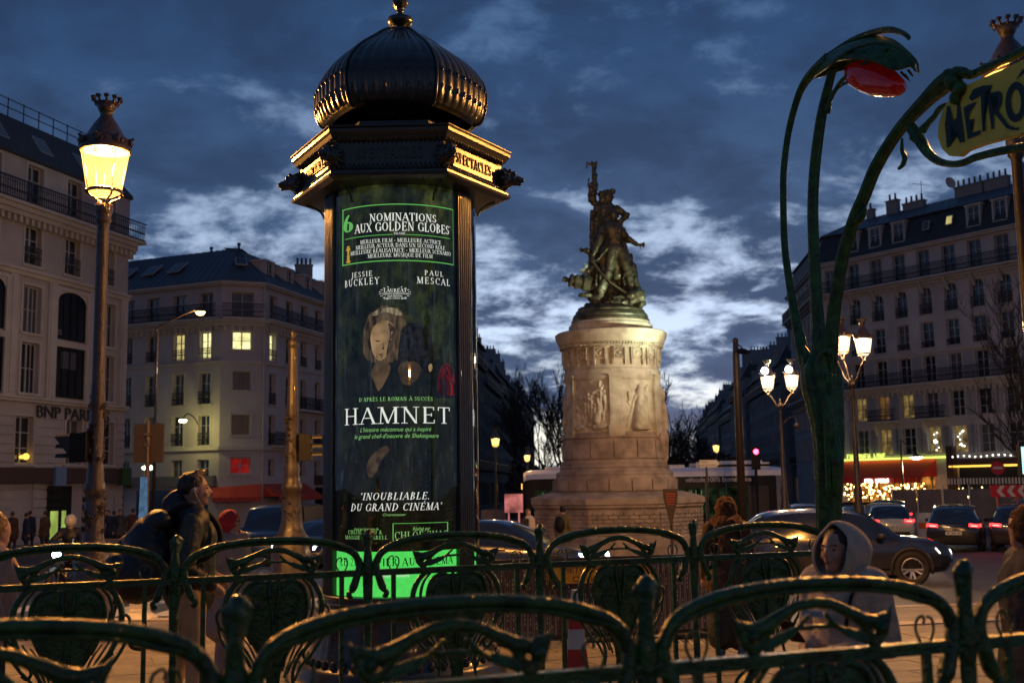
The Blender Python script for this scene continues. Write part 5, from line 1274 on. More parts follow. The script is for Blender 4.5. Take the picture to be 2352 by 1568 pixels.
rk += [cp(640, 1375, 830, 1370, 22, 22, -.75), cp(640, 1410, 820, 1400, 26, 26, -.7), cp(840, 1390, 965, 1370, 30, 26, -.5), cp(720, 1330, 900, 1330, 26, 22, -.6)]
fuse('rocks', rk, M['bronze'], .035, st, bumpy=.05, bfreq=5, smooth=1)
wm_ = [cp(612, 490, 563, 430, 34, 30, .15), cp(563, 430, 590, 300, 36, 30, .12), cp(548, 400, 560, 290, 24, 20, .1), cp(590, 300, 588, 215, 26, 18, .1), cp(588, 235, 590, 215, 26, 26, .1), # raised arm in sleeve
   (q(702, 412, .1), (.19, .21, .27), 0), cp(640, 380, 745, 360, 28, 26, .12), cp(650, 440, 655, 400, 30, 34, .15), cp(742, 412, 752, 424, 9, 7, -.02), # head, wreath, nose
   cp(690, 470, 690, 520, 34, 40, .15), cp(620, 520, 770, 525, 48, 44, .15), cp(775, 515, 858, 580, 34, 28, .1), cp(858, 580, 790, 650, 28, 24, -.05), # shoulders, bent arm
   cp(690, 540, 700, 700, 95, 78, .2), cp(700, 700, 690, 900, 80, 100, .2), cp(620, 560, 590, 900, 34, 40, .3), cp(560, 520, 552, 830, 16, 20, .35), cp(600, 480, 610, 700, 30, 36, .25), cp(580, 880, 560, 1280, 55, 60, .35), cp(690, 900, 700, 1380, 85, 105, .35), cp(800, 640, 835, 900, 26, 34, .2), cp(820, 900, 850, 1290, 60, 66, .35)]
for i in range(9): wm_.append(cp(600+i*26, 640, 575+i*34, 1200, 9, 13, .02+.02*(i % 3)))
fuse('standing_figure', wm_, M['bronze'], .018, st, bumpy=.03, bfreq=9, smooth=1)
eg = [cp(588, 215, 585, 160, 22, 20, .1), cp(583, 150, 582, 110, 14, 18, .1), cp(575, 105, 568, 92, 12, 8, .1), cp(580, 125, 530, 100, 12, 9, .1), cp(530, 100, 520, 145, 10, 6, .1), cp(585, 125, 612, 95, 12, 8, .1), cp(608, 95, 604, 150, 10, 7, .1), cp(540, 240, 528, 300, 7, 6, .1), cp(528, 300, 545, 330, 6, 5, .1)]
fuse('eagle_standard', eg, M['bronze'], .018, st, smooth=1)
mn = [(q(738, 600, -.35), (.155, .18, .235), 0), cp(700, 570, 735, 565, 26, 24, -.3), cp(770, 605, 782, 618, 8, 7, -.42), cp(675, 650, 690, 600, 24, 22, -.25), cp(735, 650, 735, 690, 30, 34, -.3), # head
   cp(655, 710, 800, 735, 42, 40, -.3), cp(720, 730, 735, 860, 88, 66, -.35), cp(735, 860, 745, 900, 70, 78, -.35), # torso
   cp(645, 705, 620, 790, 36, 32, -.35), cp(620, 790, 550, 950, 30, 22, -.45), (q(538, 985, -.5), (.10, .09, .12), 0), # sword arm
   cp(805, 745, 860, 820, 34, 28, -.35), cp(860, 820, 925, 865, 26, 18, -.5), (q(940, 868, -.5), (.07, .05, .05), 0)]+[cp(945, 868, 945+50*cos(a), 868-50*sin(a), 6, 4, -.5) for a in (.5, .15, -.15, -.5, -1.2)]+[
   cp(715, 900, 672, 1110, 52, 36, -.5), cp(672, 1110, 600, 1250, 34, 30, -.55), cp(672, 1110, 590, 1330, 38, 26, -.5), cp(585, 1330, 575, 1390, 26, 24, -.5), cp(575, 1395, 540, 1405, 22, 18, -.6),
   cp(770, 900, 845, 1100, 50, 36, -.45), cp(845, 1100, 872, 1290, 38, 26, -.45), cp(872, 1290, 900, 1310, 26, 20, -.55), cp(825, 1120, 870, 1115, 30, 30, -.45),
   cp(690, 870, 600, 1000, 40, 18, -.3), cp(800, 860, 850, 980, 44, 30, -.25), cp(650, 900, 640, 1090, 40, 34, -.2), cp(730, 900, 760, 1110, 60, 50, -.15), cp(690, 880, 575, 1005, 9, 9, -.62)]
for i in range(6): mn.append(cp(690+i*18, 730, 705+i*14, 850, 6, 5, -.62))
fuse('swordsman_figure', mn, M['bronze'], .02, st, bumpy=.014, bfreq=8, smooth=1)
b = B(); P = bez([q(536, 1000, -.6), q(600, 1105, -.72), q(690, 1205, -.8), q(812, 1292, -.78)], 8); b.tube(P, [.05*(1-.5*i/len(P)) for i in range(len(P))], 6, sec=lambda a: (1, .3)); b.tube([q(515, 975, -.5), q(535, 1010, -.6), q(560, 1000, -.66)], .03, 6); b.build('sabre', M['bronze'], st)
ly = [(q(878, 955, -.1), (.10, .12, .14), 0), cp(870, 985, 890, 1040, 26, 34, -.05), cp(890, 1040, 905, 1160, 42, 36, -.05), cp(905, 1160, 935, 1250, 30, 26, -.2), cp(935, 1250, 920, 1330, 26, 22, -.3), cp(870, 1050, 850, 1150, 18, 14, -.25), cp(505, 885, 470, 890, 20, 16, -.1), cp(530, 895, 500, 890, 16, 20, .1)]+[cp(475, 888, 475-36*cos(a), 888-36*sin(a), 7, 5, -.1) for a in (.6, .2, -.2, -.6)]+[cp(520, 900, 560, 980, 16, 22, .1), cp(560, 980, 600, 1060, 22, 30, .2)]
fuse('kneeling_figure', ly, M['bronze'], .022, st, bumpy=.015, bfreq=8, smooth=1)
b = B(); qn = Vector((-1, 0, .22)).normalized().to_track_quat('Z', 'Y').to_matrix(); b.lathe([(0, .96), (.10, .95), (.115, .86), (.09, .8), (.07, .74), (.21, .71), (.25, .66), (.25, .60), (.21, .58), (.22, .5), (.27, .48), (.27, .4), (.235, .38), (.24, .2), (.30, .16), (.28, -.1)], 24); o = q(505, 1190, -.25)
b.v = [tuple(Vector(o)+qn @ Vector(p)) for p in b.v]; b.build('cannon', M['bronze'], st, auto=35)
b = B(); rg = random.Random(2)
for i in range(60):
    p = Vector(q(rg.uniform(480, 560), rg.uniform(1040, 1260), rg.uniform(-.4, .1))); a = rg.uniform(1.6, 3.6); d = Vector((cos(a), rg.uniform(-.5, .1), sin(a))).normalized()*rg.uniform(.12, .26); s = Vector((0, 1, .3)).normalized().cross(d)*.28
    b.add([p, p+d*.5+s, p+d, p+d*.5-s], [(0, 1, 2, 3)]); b.tube([p-d, p+d*.6], .012, 4)
b.build('bronze_foliage', M['bronze'], st)
# ================================================================== METRO RAILINGS
def y2(pts): return [(x, 0, z) for x, z in pts]
G = M['green']
# post
post_p = [((0, 0, 0), (0, 0, 1.22), .024, .022, 0), ((0, 0, 1.20), (0, 0, 1.30), .027, .031, 0), ((0, 0, 1.30), (0, 0, 1.40), .029, .020, 0), ((0, 0, 1.40), (.004, 0, 1.455), .020, .028, 0), ((.004, 0, 1.455), (.008, 0, 1.475), .029, .025, 0),
          ((.016, 0, 1.40), (.030, 0, 1.468), .008, .013, 0), ((-.016, 0, 1.40), (-.024, 0, 1.46), .008, .012, 0), ((0, -.02, 1.34), (0, -.026, 1.47), .009, .011, 0), ((0, .02, 1.34), (0, .026, 1.47), .009, .011, 0),
          ((-.018, 0, .9), (-.02, 0, 1.3), .008, .012, 0), ((.018, 0, .9), (.02, 0, 1.3), .008, .012, 0)]
def keep(o): me = o.data; bpy.data.objects.remove(o); return me
FT = 1.20          # the far railing's posts stand this much further along
post_m = keep(fuse('post', post_p, G, .006, smooth=2))
def tm(name, paths, n=8, sec=None, smooth=True):
    b = B()
    for pts, rad, k in paths:
        P = bez([(*p, 0) if len(p) == 2 else p for p in pts], k); P = [Vector((p.x, p.z, p.y)) if True else p for p in P]
        m = len(P); R = rad if not hasattr(rad, '__len__') else [rad[min(len(rad)-2, int(i/(m-1)*(len(rad)-1)))]*(1-((i/(m-1)*(len(rad)-1)) % 1 if i < m-1 else 1))+rad[min(len(rad)-1, int(i/(m-1)*(len(rad)-1))+1)]*((i/(m-1)*(len(rad)-1)) % 1 if i < m-1 else 1) for i in range(m)]
        b.tube(P, R, n, sec=sec, flat=(0, 1, 0))
    o = b.build(name, G, smooth=smooth); me = o.data; bpy.data.objects.remove(o); return me
def both(paths, c=S_/2):   # mirror a path list about the panel centre
    return paths+[([(2*c-p[0],)+tuple(p[1:]) for p in pts], rad, k) for pts, rad, k in paths]
# points given as (x, z) then optional y
def xz(l): return [(p[0], p[1], p[2] if len(p) > 2 else 0) for p in l]
arch = [(.10, 1.135), (.088, 1.16), (.068, 1.215), (.052, 1.28), (.062, 1.335), (.11, 1.385), (.22, 1.425), (.38, 1.447), (.545, 1.453)]
A_full = arch+[(S_-x, z) for x, z in arch[:-1][::-1]]
arch_m = tm('arch_rail', [(xz(A_full), [.014, .024, .021, .018, .0175, .017, .017, .017, .017, .017, .0175, .018, .021, .024, .014], 6),
    (xz([(x, z-.022, .0) for x, z in A_full[4:-4]]), .009, 6)]+both([(xz([(.066, 1.30), (.078, 1.35), (.12, 1.375), (.17, 1.385), (.24, 1.40)]), [.010, .016, .012, .006], 6), (xz([(.105, 1.14), (.112, 1.125), (.105, 1.105), (.092, 1.115)]), [.013, .017, .014, .009], 5), (xz([(.06, 1.22), (.04, 1.26), (.045, 1.32)]), .013, 5)])
    +both([(xz([(.13+.028*i, 1.372+.009*i), (.138+.028*i, 1.378+.009*i)]), .009, 1) for i in range(5)]), n=10, sec=lambda a: (1.25, 1))
hook_m = tm('hook', [(xz([(0, 1.24), (-.018, 1.262), (-.033, 1.295), (-.028, 1.325), (-.008, 1.337), (.0, 1.325), (-.006, 1.312)]), .0045, 5), (xz([(0, 1.24), (.018, 1.262), (.033, 1.295), (.028, 1.325), (.010, 1.334)]), .0045, 5), (xz([(0, 1.23), (0, 1.262)]), .011, 1)], n=6)
bal = B(); bal.box(-.013, .013, -.010, .010, .12, 1.232); bal_m = bal.build('baluster', G); bm_ = bal_m.data; bpy.data.objects.remove(bal_m)
c = S_/2
def half(l): return both(l)
crest_pr = []
cr_ = [(-.262, 1.352), (-.245, 1.345), (-.21, 1.330), (-.165, 1.338), (-.12, 1.362), (-.06, 1.388), (0, 1.395)]
for s in (-1, 1):
    P = bez([(c+s*-x*-1 if s < 0 else c-x, z, 0) for x, z in cr_], 3)
    P = [(c+(x if s < 0 else -x), z) for x, z in cr_]
    rr = [.006, .014, .021, .022, .018, .016, .017]
    for i in range(len(P)-1): crest_pr.append(((P[i][0], 0, P[i][1]), (P[i+1][0], 0, P[i+1][1]), rr[i], rr[i+1], 0))
    X_ = lambda x: c+s*x
    crest_pr += [((X_(.262), 0, 1.352), (X_(.275), 0, 1.375), .007, .004, 0), ((X_(.262), 0, 1.35), (X_(.235), 0, 1.30), .010, .018, 0), ((X_(.235), 0, 1.30), (X_(.205), 0, 1.262), .020, .016, 0), ((X_(.205), 0, 1.27), (X_(.14), 0, 1.305), .013, .008, 0), ((X_(.14), 0, 1.305), (X_(.06), 0, 1.325), .008, .008, 0), ((X_(.06), 0, 1.325), (X_(0), 0, 1.328), .008, .008, 0),
        ((X_(.20), -.005, 1.285), (X_(.13), -.01, 1.345), .010, .006, 0), ((X_(.17), -.01, 1.275), (X_(.10), -.012, 1.30), .008, .006, 0), ((X_(.10), -.012, 1.30), (X_(.03), -.012, 1.36), .006, .008, 0), ((X_(.22), -.015, 1.315), (X_(.22), -.018, 1.316), .014, .014, 0), ((X_(.205), 0, 1.262), (X_(.215), 0, 1.235), .012, .012, 0)]
crest_m = keep(fuse('crest', crest_pr, G, .0055, smooth=2))
# shield plate: heart shaped, domed, with rim
def shield():
    b = B(); n = 56; out = []
    for i in range(n):
        t = 2*pi*i/n
        x = .195*abs(sin(t))**.8*(1 if sin(t) > 0 else -1); zt_ = 1.235 if True else 0
        out.append((x, t))
    # outline by control points, mirrored
    L_ = [(0, 1.165), (.035, 1.205), (.09, 1.218), (.145, 1.195), (.178, 1.14), (.185, 1.06), (.165, .97), (.125, .88), (.08, .80), (.045, .72), (.035, .62), (.05, .52)]
    P = bez([(x, z, 0) for x, z in L_], 4); R_s = [(p.x, p.y) for p in P]; rows = len(R_s)
    m = 9; vs = []
    for (x, z) in R_s:
        for j in range(m):
            s = -1+2*j/(m-1); h = .014*(1-abs(abs(s)-.5)*1.6)*min(1, x/.08) if x > .01 else 0
            vs.append((c+x*s, -.006-max(0, h), z))
    fs = [(i*m+j, i*m+j+1, (i+1)*m+j+1, (i+1)*m+j) for i in range(rows-1) for j in range(m-1)]
    b.add(vs, fs); b.add([(x, y*-.6+.004, z) for x, y, z in vs], [f[::-1] for f in fs])
    o = b.build('shield_plate', G, smooth=True, fixn=True); me = o.data; bpy.data.objects.remove(o); return me
shield_m = shield()
frame_m = tm('shield_frame', both([
    (xz([(c+.17, 1.245), (c+.235, 1.19), (c+.272, 1.10), (c+.262, .98), (c+.21, .87), (c+.15, .80), (c+.11, .70), (c+.13, .58), (c+.20, .48)]), [.013, .017, .017, .013, .011, .010, .012], 6),
    (xz([(c+.02, 1.24), (c+.03, 1.16, -.02), (c+.012, 1.05, -.02), (c+.006, .9, -.02), (c+.012, .76, -.01), (c+.03, .62)]), [.010, .011, .009, .009, .010], 6),
    (xz([(c+.145, 1.245), (c+.205, 1.175), (c+.225, 1.08), (c+.20, .97)]), [.006, .010, .008], 6),
    (xz([(c+.035, 1.205, -.012), (c+.09, 1.222, -.016), (c+.15, 1.20, -.016), (c+.182, 1.14, -.014), (c+.19, 1.06, -.012), (c+.168, .97, -.01), (c+.125, .875, -.008)]), [.006, .009, .009, .007, .006], 6),
    (xz([(c+.05, 1.13, -.03), (c+.085, 1.16, -.036), (c+.13, 1.145, -.034), (c+.145, 1.10, -.034), (c+.12, 1.075, -.036), (c+.10, 1.09, -.038)]), [.005, .008, .006], 5),
    (xz([(c+.04, 1.02, -.03), (c+.09, 1.05, -.036), (c+.13, 1.03, -.034), (c+.11, .97, -.03), (c+.06, .93, -.025)]), [.004, .007, .004], 5)]), n=8)
tend_m = tm('tendril', both([
    (xz([(c+.245, .93), (c+.30, .985), (c+.315, 1.045), (c+.295, 1.075), (c+.275, 1.05), (c+.285, 1.0)]), [.006, .010, .009, .006, .004], 6),
    (xz([(c+.31, 1.02), (c+.29, .92), (c+.23, .82), (c+.16, .74), (c+.12, .66)]), [.008, .010, .009, .007], 6),
    (xz([(c+.22, .95), (c+.17, .87), (c+.12, .79), (c+.08, .70)]), [.005, .008, .006], 5), (xz([(c+.18, .93), (c+.13, .86), (c+.09, .77), (c+.06, .68)]), [.004, .007, .006], 5),
    (xz([(c+.235, .88), (c+.19, .84), (c+.17, .80), (c+.19, .77), (c+.22, .79)]), [.007, .010, .007], 5),
    (xz([(c+.14, 1.0, -.02), (c+.11, .9, -.02), (c+.075, .82, -.02), (c+.05, .72, -.015)]), [.004, .006, .005], 5),
    (xz([(c+.20, .50), (c+.26, .44), (c+.25, .36), (c+.18, .34), (c+.12, .40), (c+.08, .52)]), [.012, .010, .010], 6)]), n=7)
ro = B(); ro.lathe([(0, .02), (.012, .018), (.016, .01), (.02, 0)], 10); ros = ro.build('rosette', G, smooth=True); ros.rotation_euler = (pi/2, 0, 0); ros_m = ros.data; bpy.data.objects.remove(ros)
def railing(label, n_off, k0, k1, skip_last=False, posts_to=None):
    root = thing('metro_railing', label, 'railing', RP(FT if n_off else 0, n_off), TH, 'green art nouveau railings round the metro stairs')
    for k in range(k0, k1):
        x = k*S_
        for nm, me in (('arch_rail', arch_m), ('crest', crest_m), ('shield_plate', shield_m), ('shield_frame', frame_m), ('tendril', tend_m)): link(nm, me, root, (x, 0, 0))
        for bx in (.155, S_-.155): link('baluster', bm_, root, (x+bx, 0, 0)); link('hook', hook_m, root, (x+bx, 0, 0))
        for s in (-1, 1): o = link('rosette', ros_m, root, (x+c+s*.22, -.018, 1.315)); o.rotation_euler = (pi/2, 0, 0)
    for k in range(k0, k1+(0 if skip_last else 1)): link('post', post_m, root, (k*S_, 0, 0))
    b = B(); x0, x1 = k0*S_, k1*S_
    b.box(x0, x1, -.019, .019, 1.226, 1.238); b.box(x0, x1, -.013, .013, 1.238, 1.250); b.box(x0, x1, -.019, .019, 1.250, 1.262); b.build('top_bar', G, root)
    b = B(); b.box(x0, x1, -.018, .018, .26, .295); b.build('bottom_bar', G, root)
    cb = B(); 
    for k in range(k0, k1): cb.box(k*S_+.004, (k+1)*S_-.004, -.14, .14, -.02, .12)
    cb.build('stone_curb', M['kerb'], root); return root
railing('near green cast iron railing in the foreground, out of focus, lower edge of the picture', 0, -3, 3)
railing('far green cast iron railing across the metro stairs, in front of the advertising column', FARN, -5, 2, skip_last=True)
# stairwell and steps going down to the left
b = B()
for i in range(16):
    t = 1.3-i*.32; z = -.16*(i+1)+.16-.0; z = -.10-.16*i
    p = RP(t-.32, .12, z-.14); b.obox(p, RD*.32, RN*(FARN-.24), (0, 0, .14))
tag(b.build('metro_steps', M['slab']), kind='structure')
b = B(); 
for n0 in (.10, FARN-.12): b.obox(RP(-6.6, n0, -3), RD*7.9, RN*.02, (0, 0, 2.985))
b.obox(RP(-6.6, .12, -2.9), RD*6.5, RN*(FARN-.24), (0, 0, .1)); b.obox(RP(-6.6, .12, -2.8), RD*.05, RN*(FARN-.24), (0, 0, 2.78))
tag(b.build('stairwell_wall', M['kerb']), kind='structure')

# ================================================================== METRO MAST AND SIGN
MP = RP(2.03*S_+FT, FARN); MN = RD.copy()
def hp(u, v, off=0): return hit(u, v, MP+RD*off, MN)
GM = M['greenm']
ms = thing('metro_entrance_sign', 'green art nouveau metro mast of three curving stems with red lamp and yellow METRO sign', 'metro sign', (MP.x, MP.y, 0))
def loc(p): return Vector(p)-Vector((MP.x, MP.y, 0))
def tpx(name, pts, m=GM, n=12, k=8, off=0, flut=True, parent=ms):
    Q = bez([(u, v, w_) for u, v, w_ in pts], k); P = []; R = []
    for q_ in Q:
        p = hp(q_.x, q_.y, off); P.append(loc(p)); R.append(max(.004, q_.z/2*depth(p)/FPX))
    b = B(); b.tube(P, R, n*3 if flut else n, sec=(lambda a: (1+.12*cos(6*a),)*2) if flut else None); return b.build(name, m, parent, smooth=True)
base = hp(1903, 1190); bz = loc(base)
b = B(); b.tube([(bz.x, bz.y, 0), (bz.x, bz.y, .12), (bz.x, bz.y, .3), (bz.x, bz.y, .8), (bz.x, bz.y, base.z)], [.17, .16, .10, .085, .080], 24, sec=lambda a: (1+.07*cos(6*a),)*2); b.build('mast_foot', GM, ms, smooth=True)
tpx('trunk', [(1903, 1215, 52), (1904, 1100, 58), (1903, 1000, 66), (1895, 930, 78), (1888, 880, 88), (1884, 845, 80), (1880, 820, 50)])
tpx('trunk_rib', [(1918, 1140, 18), (1922, 1080, 26), (1920, 1050, 30), (1913, 1000, 26), (1908, 930, 24), (1905, 860, 26)], off=-.05); tpx('trunk_rib', [(1890, 1130, 16), (1886, 1000, 24), (1874, 930, 24), (1862, 870, 24), (1850, 815, 22)], off=-.05)
tpx('trunk_rib', [(1906, 1150, 14), (1902, 960, 22), (1895, 900, 20), (1885, 850, 30), (1890, 815, 16), (1905, 805, 12)], off=-.09)
tpx('left_stem', [(1868, 900, 30), (1846, 815, 28), (1830, 745, 21), (1815, 660, 17), (1802, 560, 15), (1799, 440, 14), (1801, 380, 14), (1812, 300, 14), (1832, 225, 15), (1852, 185, 18), (1878, 158, 24), (1905, 135, 28)])
tpx('middle_stem', [(1886, 860, 36), (1881, 780, 31), (1875, 680, 26), (1869, 560, 24), (1867, 470, 23), (1872, 380, 23), (1884, 285, 22), (1896, 225, 20), (1906, 185, 18), (1914, 155, 18)])
tpx('right_stem', [(1898, 880, 36), (1908, 800, 32), (1913, 740, 28), (1923, 666, 27), (1937, 585, 27), (1962, 504, 27), (1985, 450, 27), (2015, 378, 27), (2066, 298, 26), (2126, 232, 32), (2160, 200, 40), (2192, 175, 42)])
tpx('globe_arm', [(1890, 268, 12), (1900, 240, 10), (1918, 208, 9), (1940, 192, 7), (1968, 185, 6)]); tpx('knob', [(1900, 262, 12), (1902, 250, 14), (1908, 238, 6)], flut=False)
tpx('globe_arm', [(1900, 245, 8), (1930, 190, 9), (1968, 158, 9), (2005, 135, 10), (2040, 110, 8)], off=-.08)
tpx('web', [(1846, 795, 8), (1858, 815, 14), (1878, 828, 22), (1895, 832, 14), (1905, 820, 8)], off=-.04); tpx('web', [(1858, 845, 8), (1862, 900, 10), (1850, 870, 10)], off=-.06)
tpx('bud', [(1955, 520, 10), (1972, 505, 22), (1985, 485, 14), (1983, 470, 6)], flut=False); tpx('hook_leaf', [(2072, 318, 5), (2072, 345, 10), (2078, 362, 12), (2074, 378, 11), (2064, 388, 7)], flut=False)
tpx('knob', [(2095, 316, 16), (2104, 322, 16), (2112, 326, 8)], flut=False)
tpx('sign_branch', [(2092, 292, 26), (2110, 318, 26), (2130, 350, 22), (2155, 370, 17), (2185, 377, 14), (2212, 374, 16), (2240, 362, 17), (2290, 349, 18), (2352, 337, 19), (2440, 316, 21)])
tpx('sign_branch', [(2118, 300, 20), (2130, 285, 14), (2146, 268, 12), (2160, 248, 12), (2180, 240, 10)]); tpx('sign_branch', [(2124, 300, 8), (2132, 280, 9), (2150, 262, 9)], off=-.05)
tpx('sign_top_rail', [(2170, 205, 24), (2185, 175, 30), (2204, 165, 22), (2230, 172, 20), (2262, 158, 19), (2300, 142, 19), (2352, 117, 21), (2440, 72, 24)])
for (u, v, r) in ((2178, 172, 14), (2196, 168, 15), (2214, 168, 13), (2190, 190, 22), (2205, 205, 18), (2196, 225, 16), (2230, 172, 10)):
    p = loc(hp(u, v, -.03)); q = B(); q.ball(p, r*depth(hp(u, v))/FPX, 10, 8); q.build('node', GM, ms, smooth=True)
# hood over the lamp: ribbed leaf shell
tp = bez([(1858, 172, .02), (1895, 130, .07), (1945, 100, .12), (2000, 84, .155), (2050, 92, .15), (2085, 118, .10), (2106, 140, .02)], 5)
bt = bez([(1872, 180, 0), (1912, 162, 0), (1950, 146, 0), (2000, 142, 0), (2050, 148, 0), (2082, 165, 0), (2104, 150, 0)], 5)
b = B(); m = 13; vs = []; k = len(tp)
for a, e in zip(tp, bt):
    T0 = loc(hp(a.x, a.y)); B0 = loc(hp(e.x, e.y))
    for j in range(m):
        s = -1+2*j/(m-1); y = 1-abs(s)**1.7; vs.append(B0.lerp(T0, y)+RD*(a.z*s)+Vector((0, 0, .008*cos(s*14))))
fs = [(i*m+j, i*m+j+1, (i+1)*m+j+1, (i+1)*m+j) for i in range(k-1) for j in range(m-1)]; b.add(vs, fs)
o = b.build('lamp_hood', GM, ms, smooth=True); so = o.modifiers.new('s', 'SOLIDIFY'); so.thickness = .012
for i, (u, v) in enumerate(((2098, 150), (2102, 162), (2094, 172), (2086, 182), (2078, 176))): tpx('hood_tip', [(u-8, v-10, 7), (u, v, 5), (u+3, v+4, 2)], off=-.05+.03*i, n=6, flut=False)
tpx('hood_crest', [(1900, 128, 10), (1960, 92, 14), (2010, 74, 15), (2045, 69, 14), (2072, 76, 11), (2086, 85, 10), (2087, 92, 6)]); tpx('hood_rib', [(1905, 150, 6), (1960, 112, 8), (2020, 98, 8), (2070, 112, 8), (2100, 136, 5)], off=-.13)
rg_ = bpy.data.materials.new('red_lamp_glass'); rg_.use_nodes = True; pp = rg_.node_tree.nodes['Principled BSDF']
nz = rg_.node_tree.nodes.new('ShaderNodeTexNoise'); nz.inputs['Scale'].default_value = 9; rp = rg_.node_tree.nodes.new('ShaderNodeValToRGB'); rp.color_ramp.elements[0].color = (.22, .002, .002, 1); rp.color_ramp.elements[1].color = (.5, .008, .006, 1)
rg_.node_tree.links.new(nz.outputs[0], rp.inputs[0]); rg_.node_tree.links.new(rp.outputs[0], pp.inputs['Base Color']); pp.inputs['Roughness'].default_value = .12; pp.inputs['Coat Weight'].default_value = .6
rg_.node_tree.links.new(rp.outputs[0], pp.inputs['Emission Color']); pp.inputs['Emission Strength'].default_value = .08
a0_, a1_ = loc(hp(1948, 156)), loc(hp(2070, 196)); ax = (a1_-a0_); Lg = ax.length; ax.normalize(); qq = ax.to_track_quat('Z', 'Y').to_matrix(); kk = depth(hp(2000, 170))/FPX
b = B(); b.lathe([(4*kk, 0), (20*kk, .06*Lg), (34*kk, .22*Lg), (39*kk, .42*Lg), (36*kk, .62*Lg), (28*kk, .80*Lg), (21*kk, .92*Lg), (17*kk, .98*Lg), (0, Lg)], 20, rf=lambda a, z: 1+.05*cos(5*a)); b.v = [tuple(a0_+qq @ Vector(p)+Vector((0, 0, -.02))) for p in b.v]; b.build('red_lamp', rg_, ms, smooth=True)
# yellow enamel panel, mirrored about the middle between the two masts
mdir = -RN; smid = FARN/2
def sz(u, v): p = hp(u, v)-MP; return (p.dot(mdir), p.z)
def fromsz(s, z, off=0): return loc(MP+mdir*s+Vector((0, 0, z-MP.z))+RD*off)
lo = [sz(u, v) for u, v in ((2352, 141), (2300, 164), (2262, 181), (2216, 201), (2192, 222), (2172, 252), (2162, 285), (2160, 315), (2170, 343), (2186, 359), (2208, 360), (2226, 346), (2262, 333), (2310, 320), (2352, 309))]
ztop, zbot = lo[0][1], lo[-1][1]
out = lo+[(2*smid-s, z) for s, z in lo[::-1]]
b = B(); b.extr(out, lambda x, y, k: fromsz(x, y, -.02+.04*k)); b.build('sign_panel', M['metroy'], ms)
Zt = lambda x, y: sz(1646+.3*x, .3*y)
LT = [[(1788, 815), (1808, 815), (1838, 930), (1862, 905), (1868, 795), (1888, 800), (1925, 1088), (1890, 1098), (1870, 960), (1862, 1045), (1845, 1045), (1822, 950), (1815, 1120), (1788, 1138), (1773, 960)],
      [(1915, 830), (1935, 815), (2015, 780), (2010, 800), (1965, 862), (1955, 920), (1998, 915), (1995, 940), (1962, 950), (1980, 1020), (2050, 1000), (2040, 1035), (1948, 1070)],
      [(1957, 755), (1990, 690), (2060, 662), (2138, 655), (2125, 682), (2082, 708), (2076, 850), (2084, 1005), (2062, 1016), (2052, 860), (2048, 735), (2005, 757), (1980, 778)],
      [(2100, 745), (2140, 728), (2148, 860), (2150, 985), (2130, 1000), (2112, 860)], [(2100, 745), (2125, 715), (2185, 700), (2212, 720), (2212, 790), (2185, 848), (2150, 872), (2149, 848), (2170, 825), (2182, 780), (2178, 742), (2155, 735), (2120, 750)], [(2150, 868), (2180, 848), (2222, 905), (2262, 960), (2320, 985), (2340, 975), (2340, 1000), (2290, 1000), (2245, 985), (2195, 925)]]
for k, pl in enumerate(LT):
    b = B(); n = len(pl); P = [Zt(x, y) for x, y in pl]; bm = bmesh.new(); vs = [bm.verts.new(fromsz(s, z, -.026)) for s, z in P]; f = bm.faces.new(vs); bmesh.ops.triangulate(bm, faces=[f])
    bmesh.ops.recalc_face_normals(bm, faces=bm.faces); me = bpy.data.meshes.new('lettering'); bm.to_mesh(me); bm.free(); me.materials.append(M['metrog']); link('lettering', me, ms)
oc = Zt(2318, 785); b = B(); n = 28
for i in range(n):
    a, e = 2*pi*i/n, 2*pi*(i+1)/n
    f = lambda a, r, w_: fromsz(oc[0]+r[0]*cos(a)*w_, oc[1]+r[1]*sin(a)*w_, -.026)
    Ro = (.078, .115); Ri = (.036, .072); b.quad(f(a, Ro, 1), f(e, Ro, 1), f(e, Ri, 1), f(a, Ri, 1))
b.build('lettering', M['metrog'], ms, fixn=False)
acc = Zt(2345, 580); b = B(); b.add([fromsz(acc[0]+x, acc[1]+y, -.026) for x, y in ((-.03, -.02), (.04, .0), (.03, .03))], [(0, 1, 2)]); b.build('lettering', M['metrog'], ms, fixn=False)
# second mast at the near side of the stairs (outside the frame on the right), same trunk and stem
mk = copy_tree(ms.children[0], ms) if False else None
np_ = RP(2.03*S_+FT, 0)-Vector((MP.x, MP.y, 0)); np_.z = 0
b = B(); b.tube(bez([(np_.x, np_.y, 0), (np_.x, np_.y, 1.6), (np_.x+RN.x*.05, np_.y+RN.y*.05, 2.6), (np_.x+RN.x*.35, np_.y+RN.y*.35, 3.5), (np_.x+RN.x*.8, np_.y+RN.y*.8, 4.05)], 6), .075, 14); b.build('right_stem', GM, ms, smooth=True)
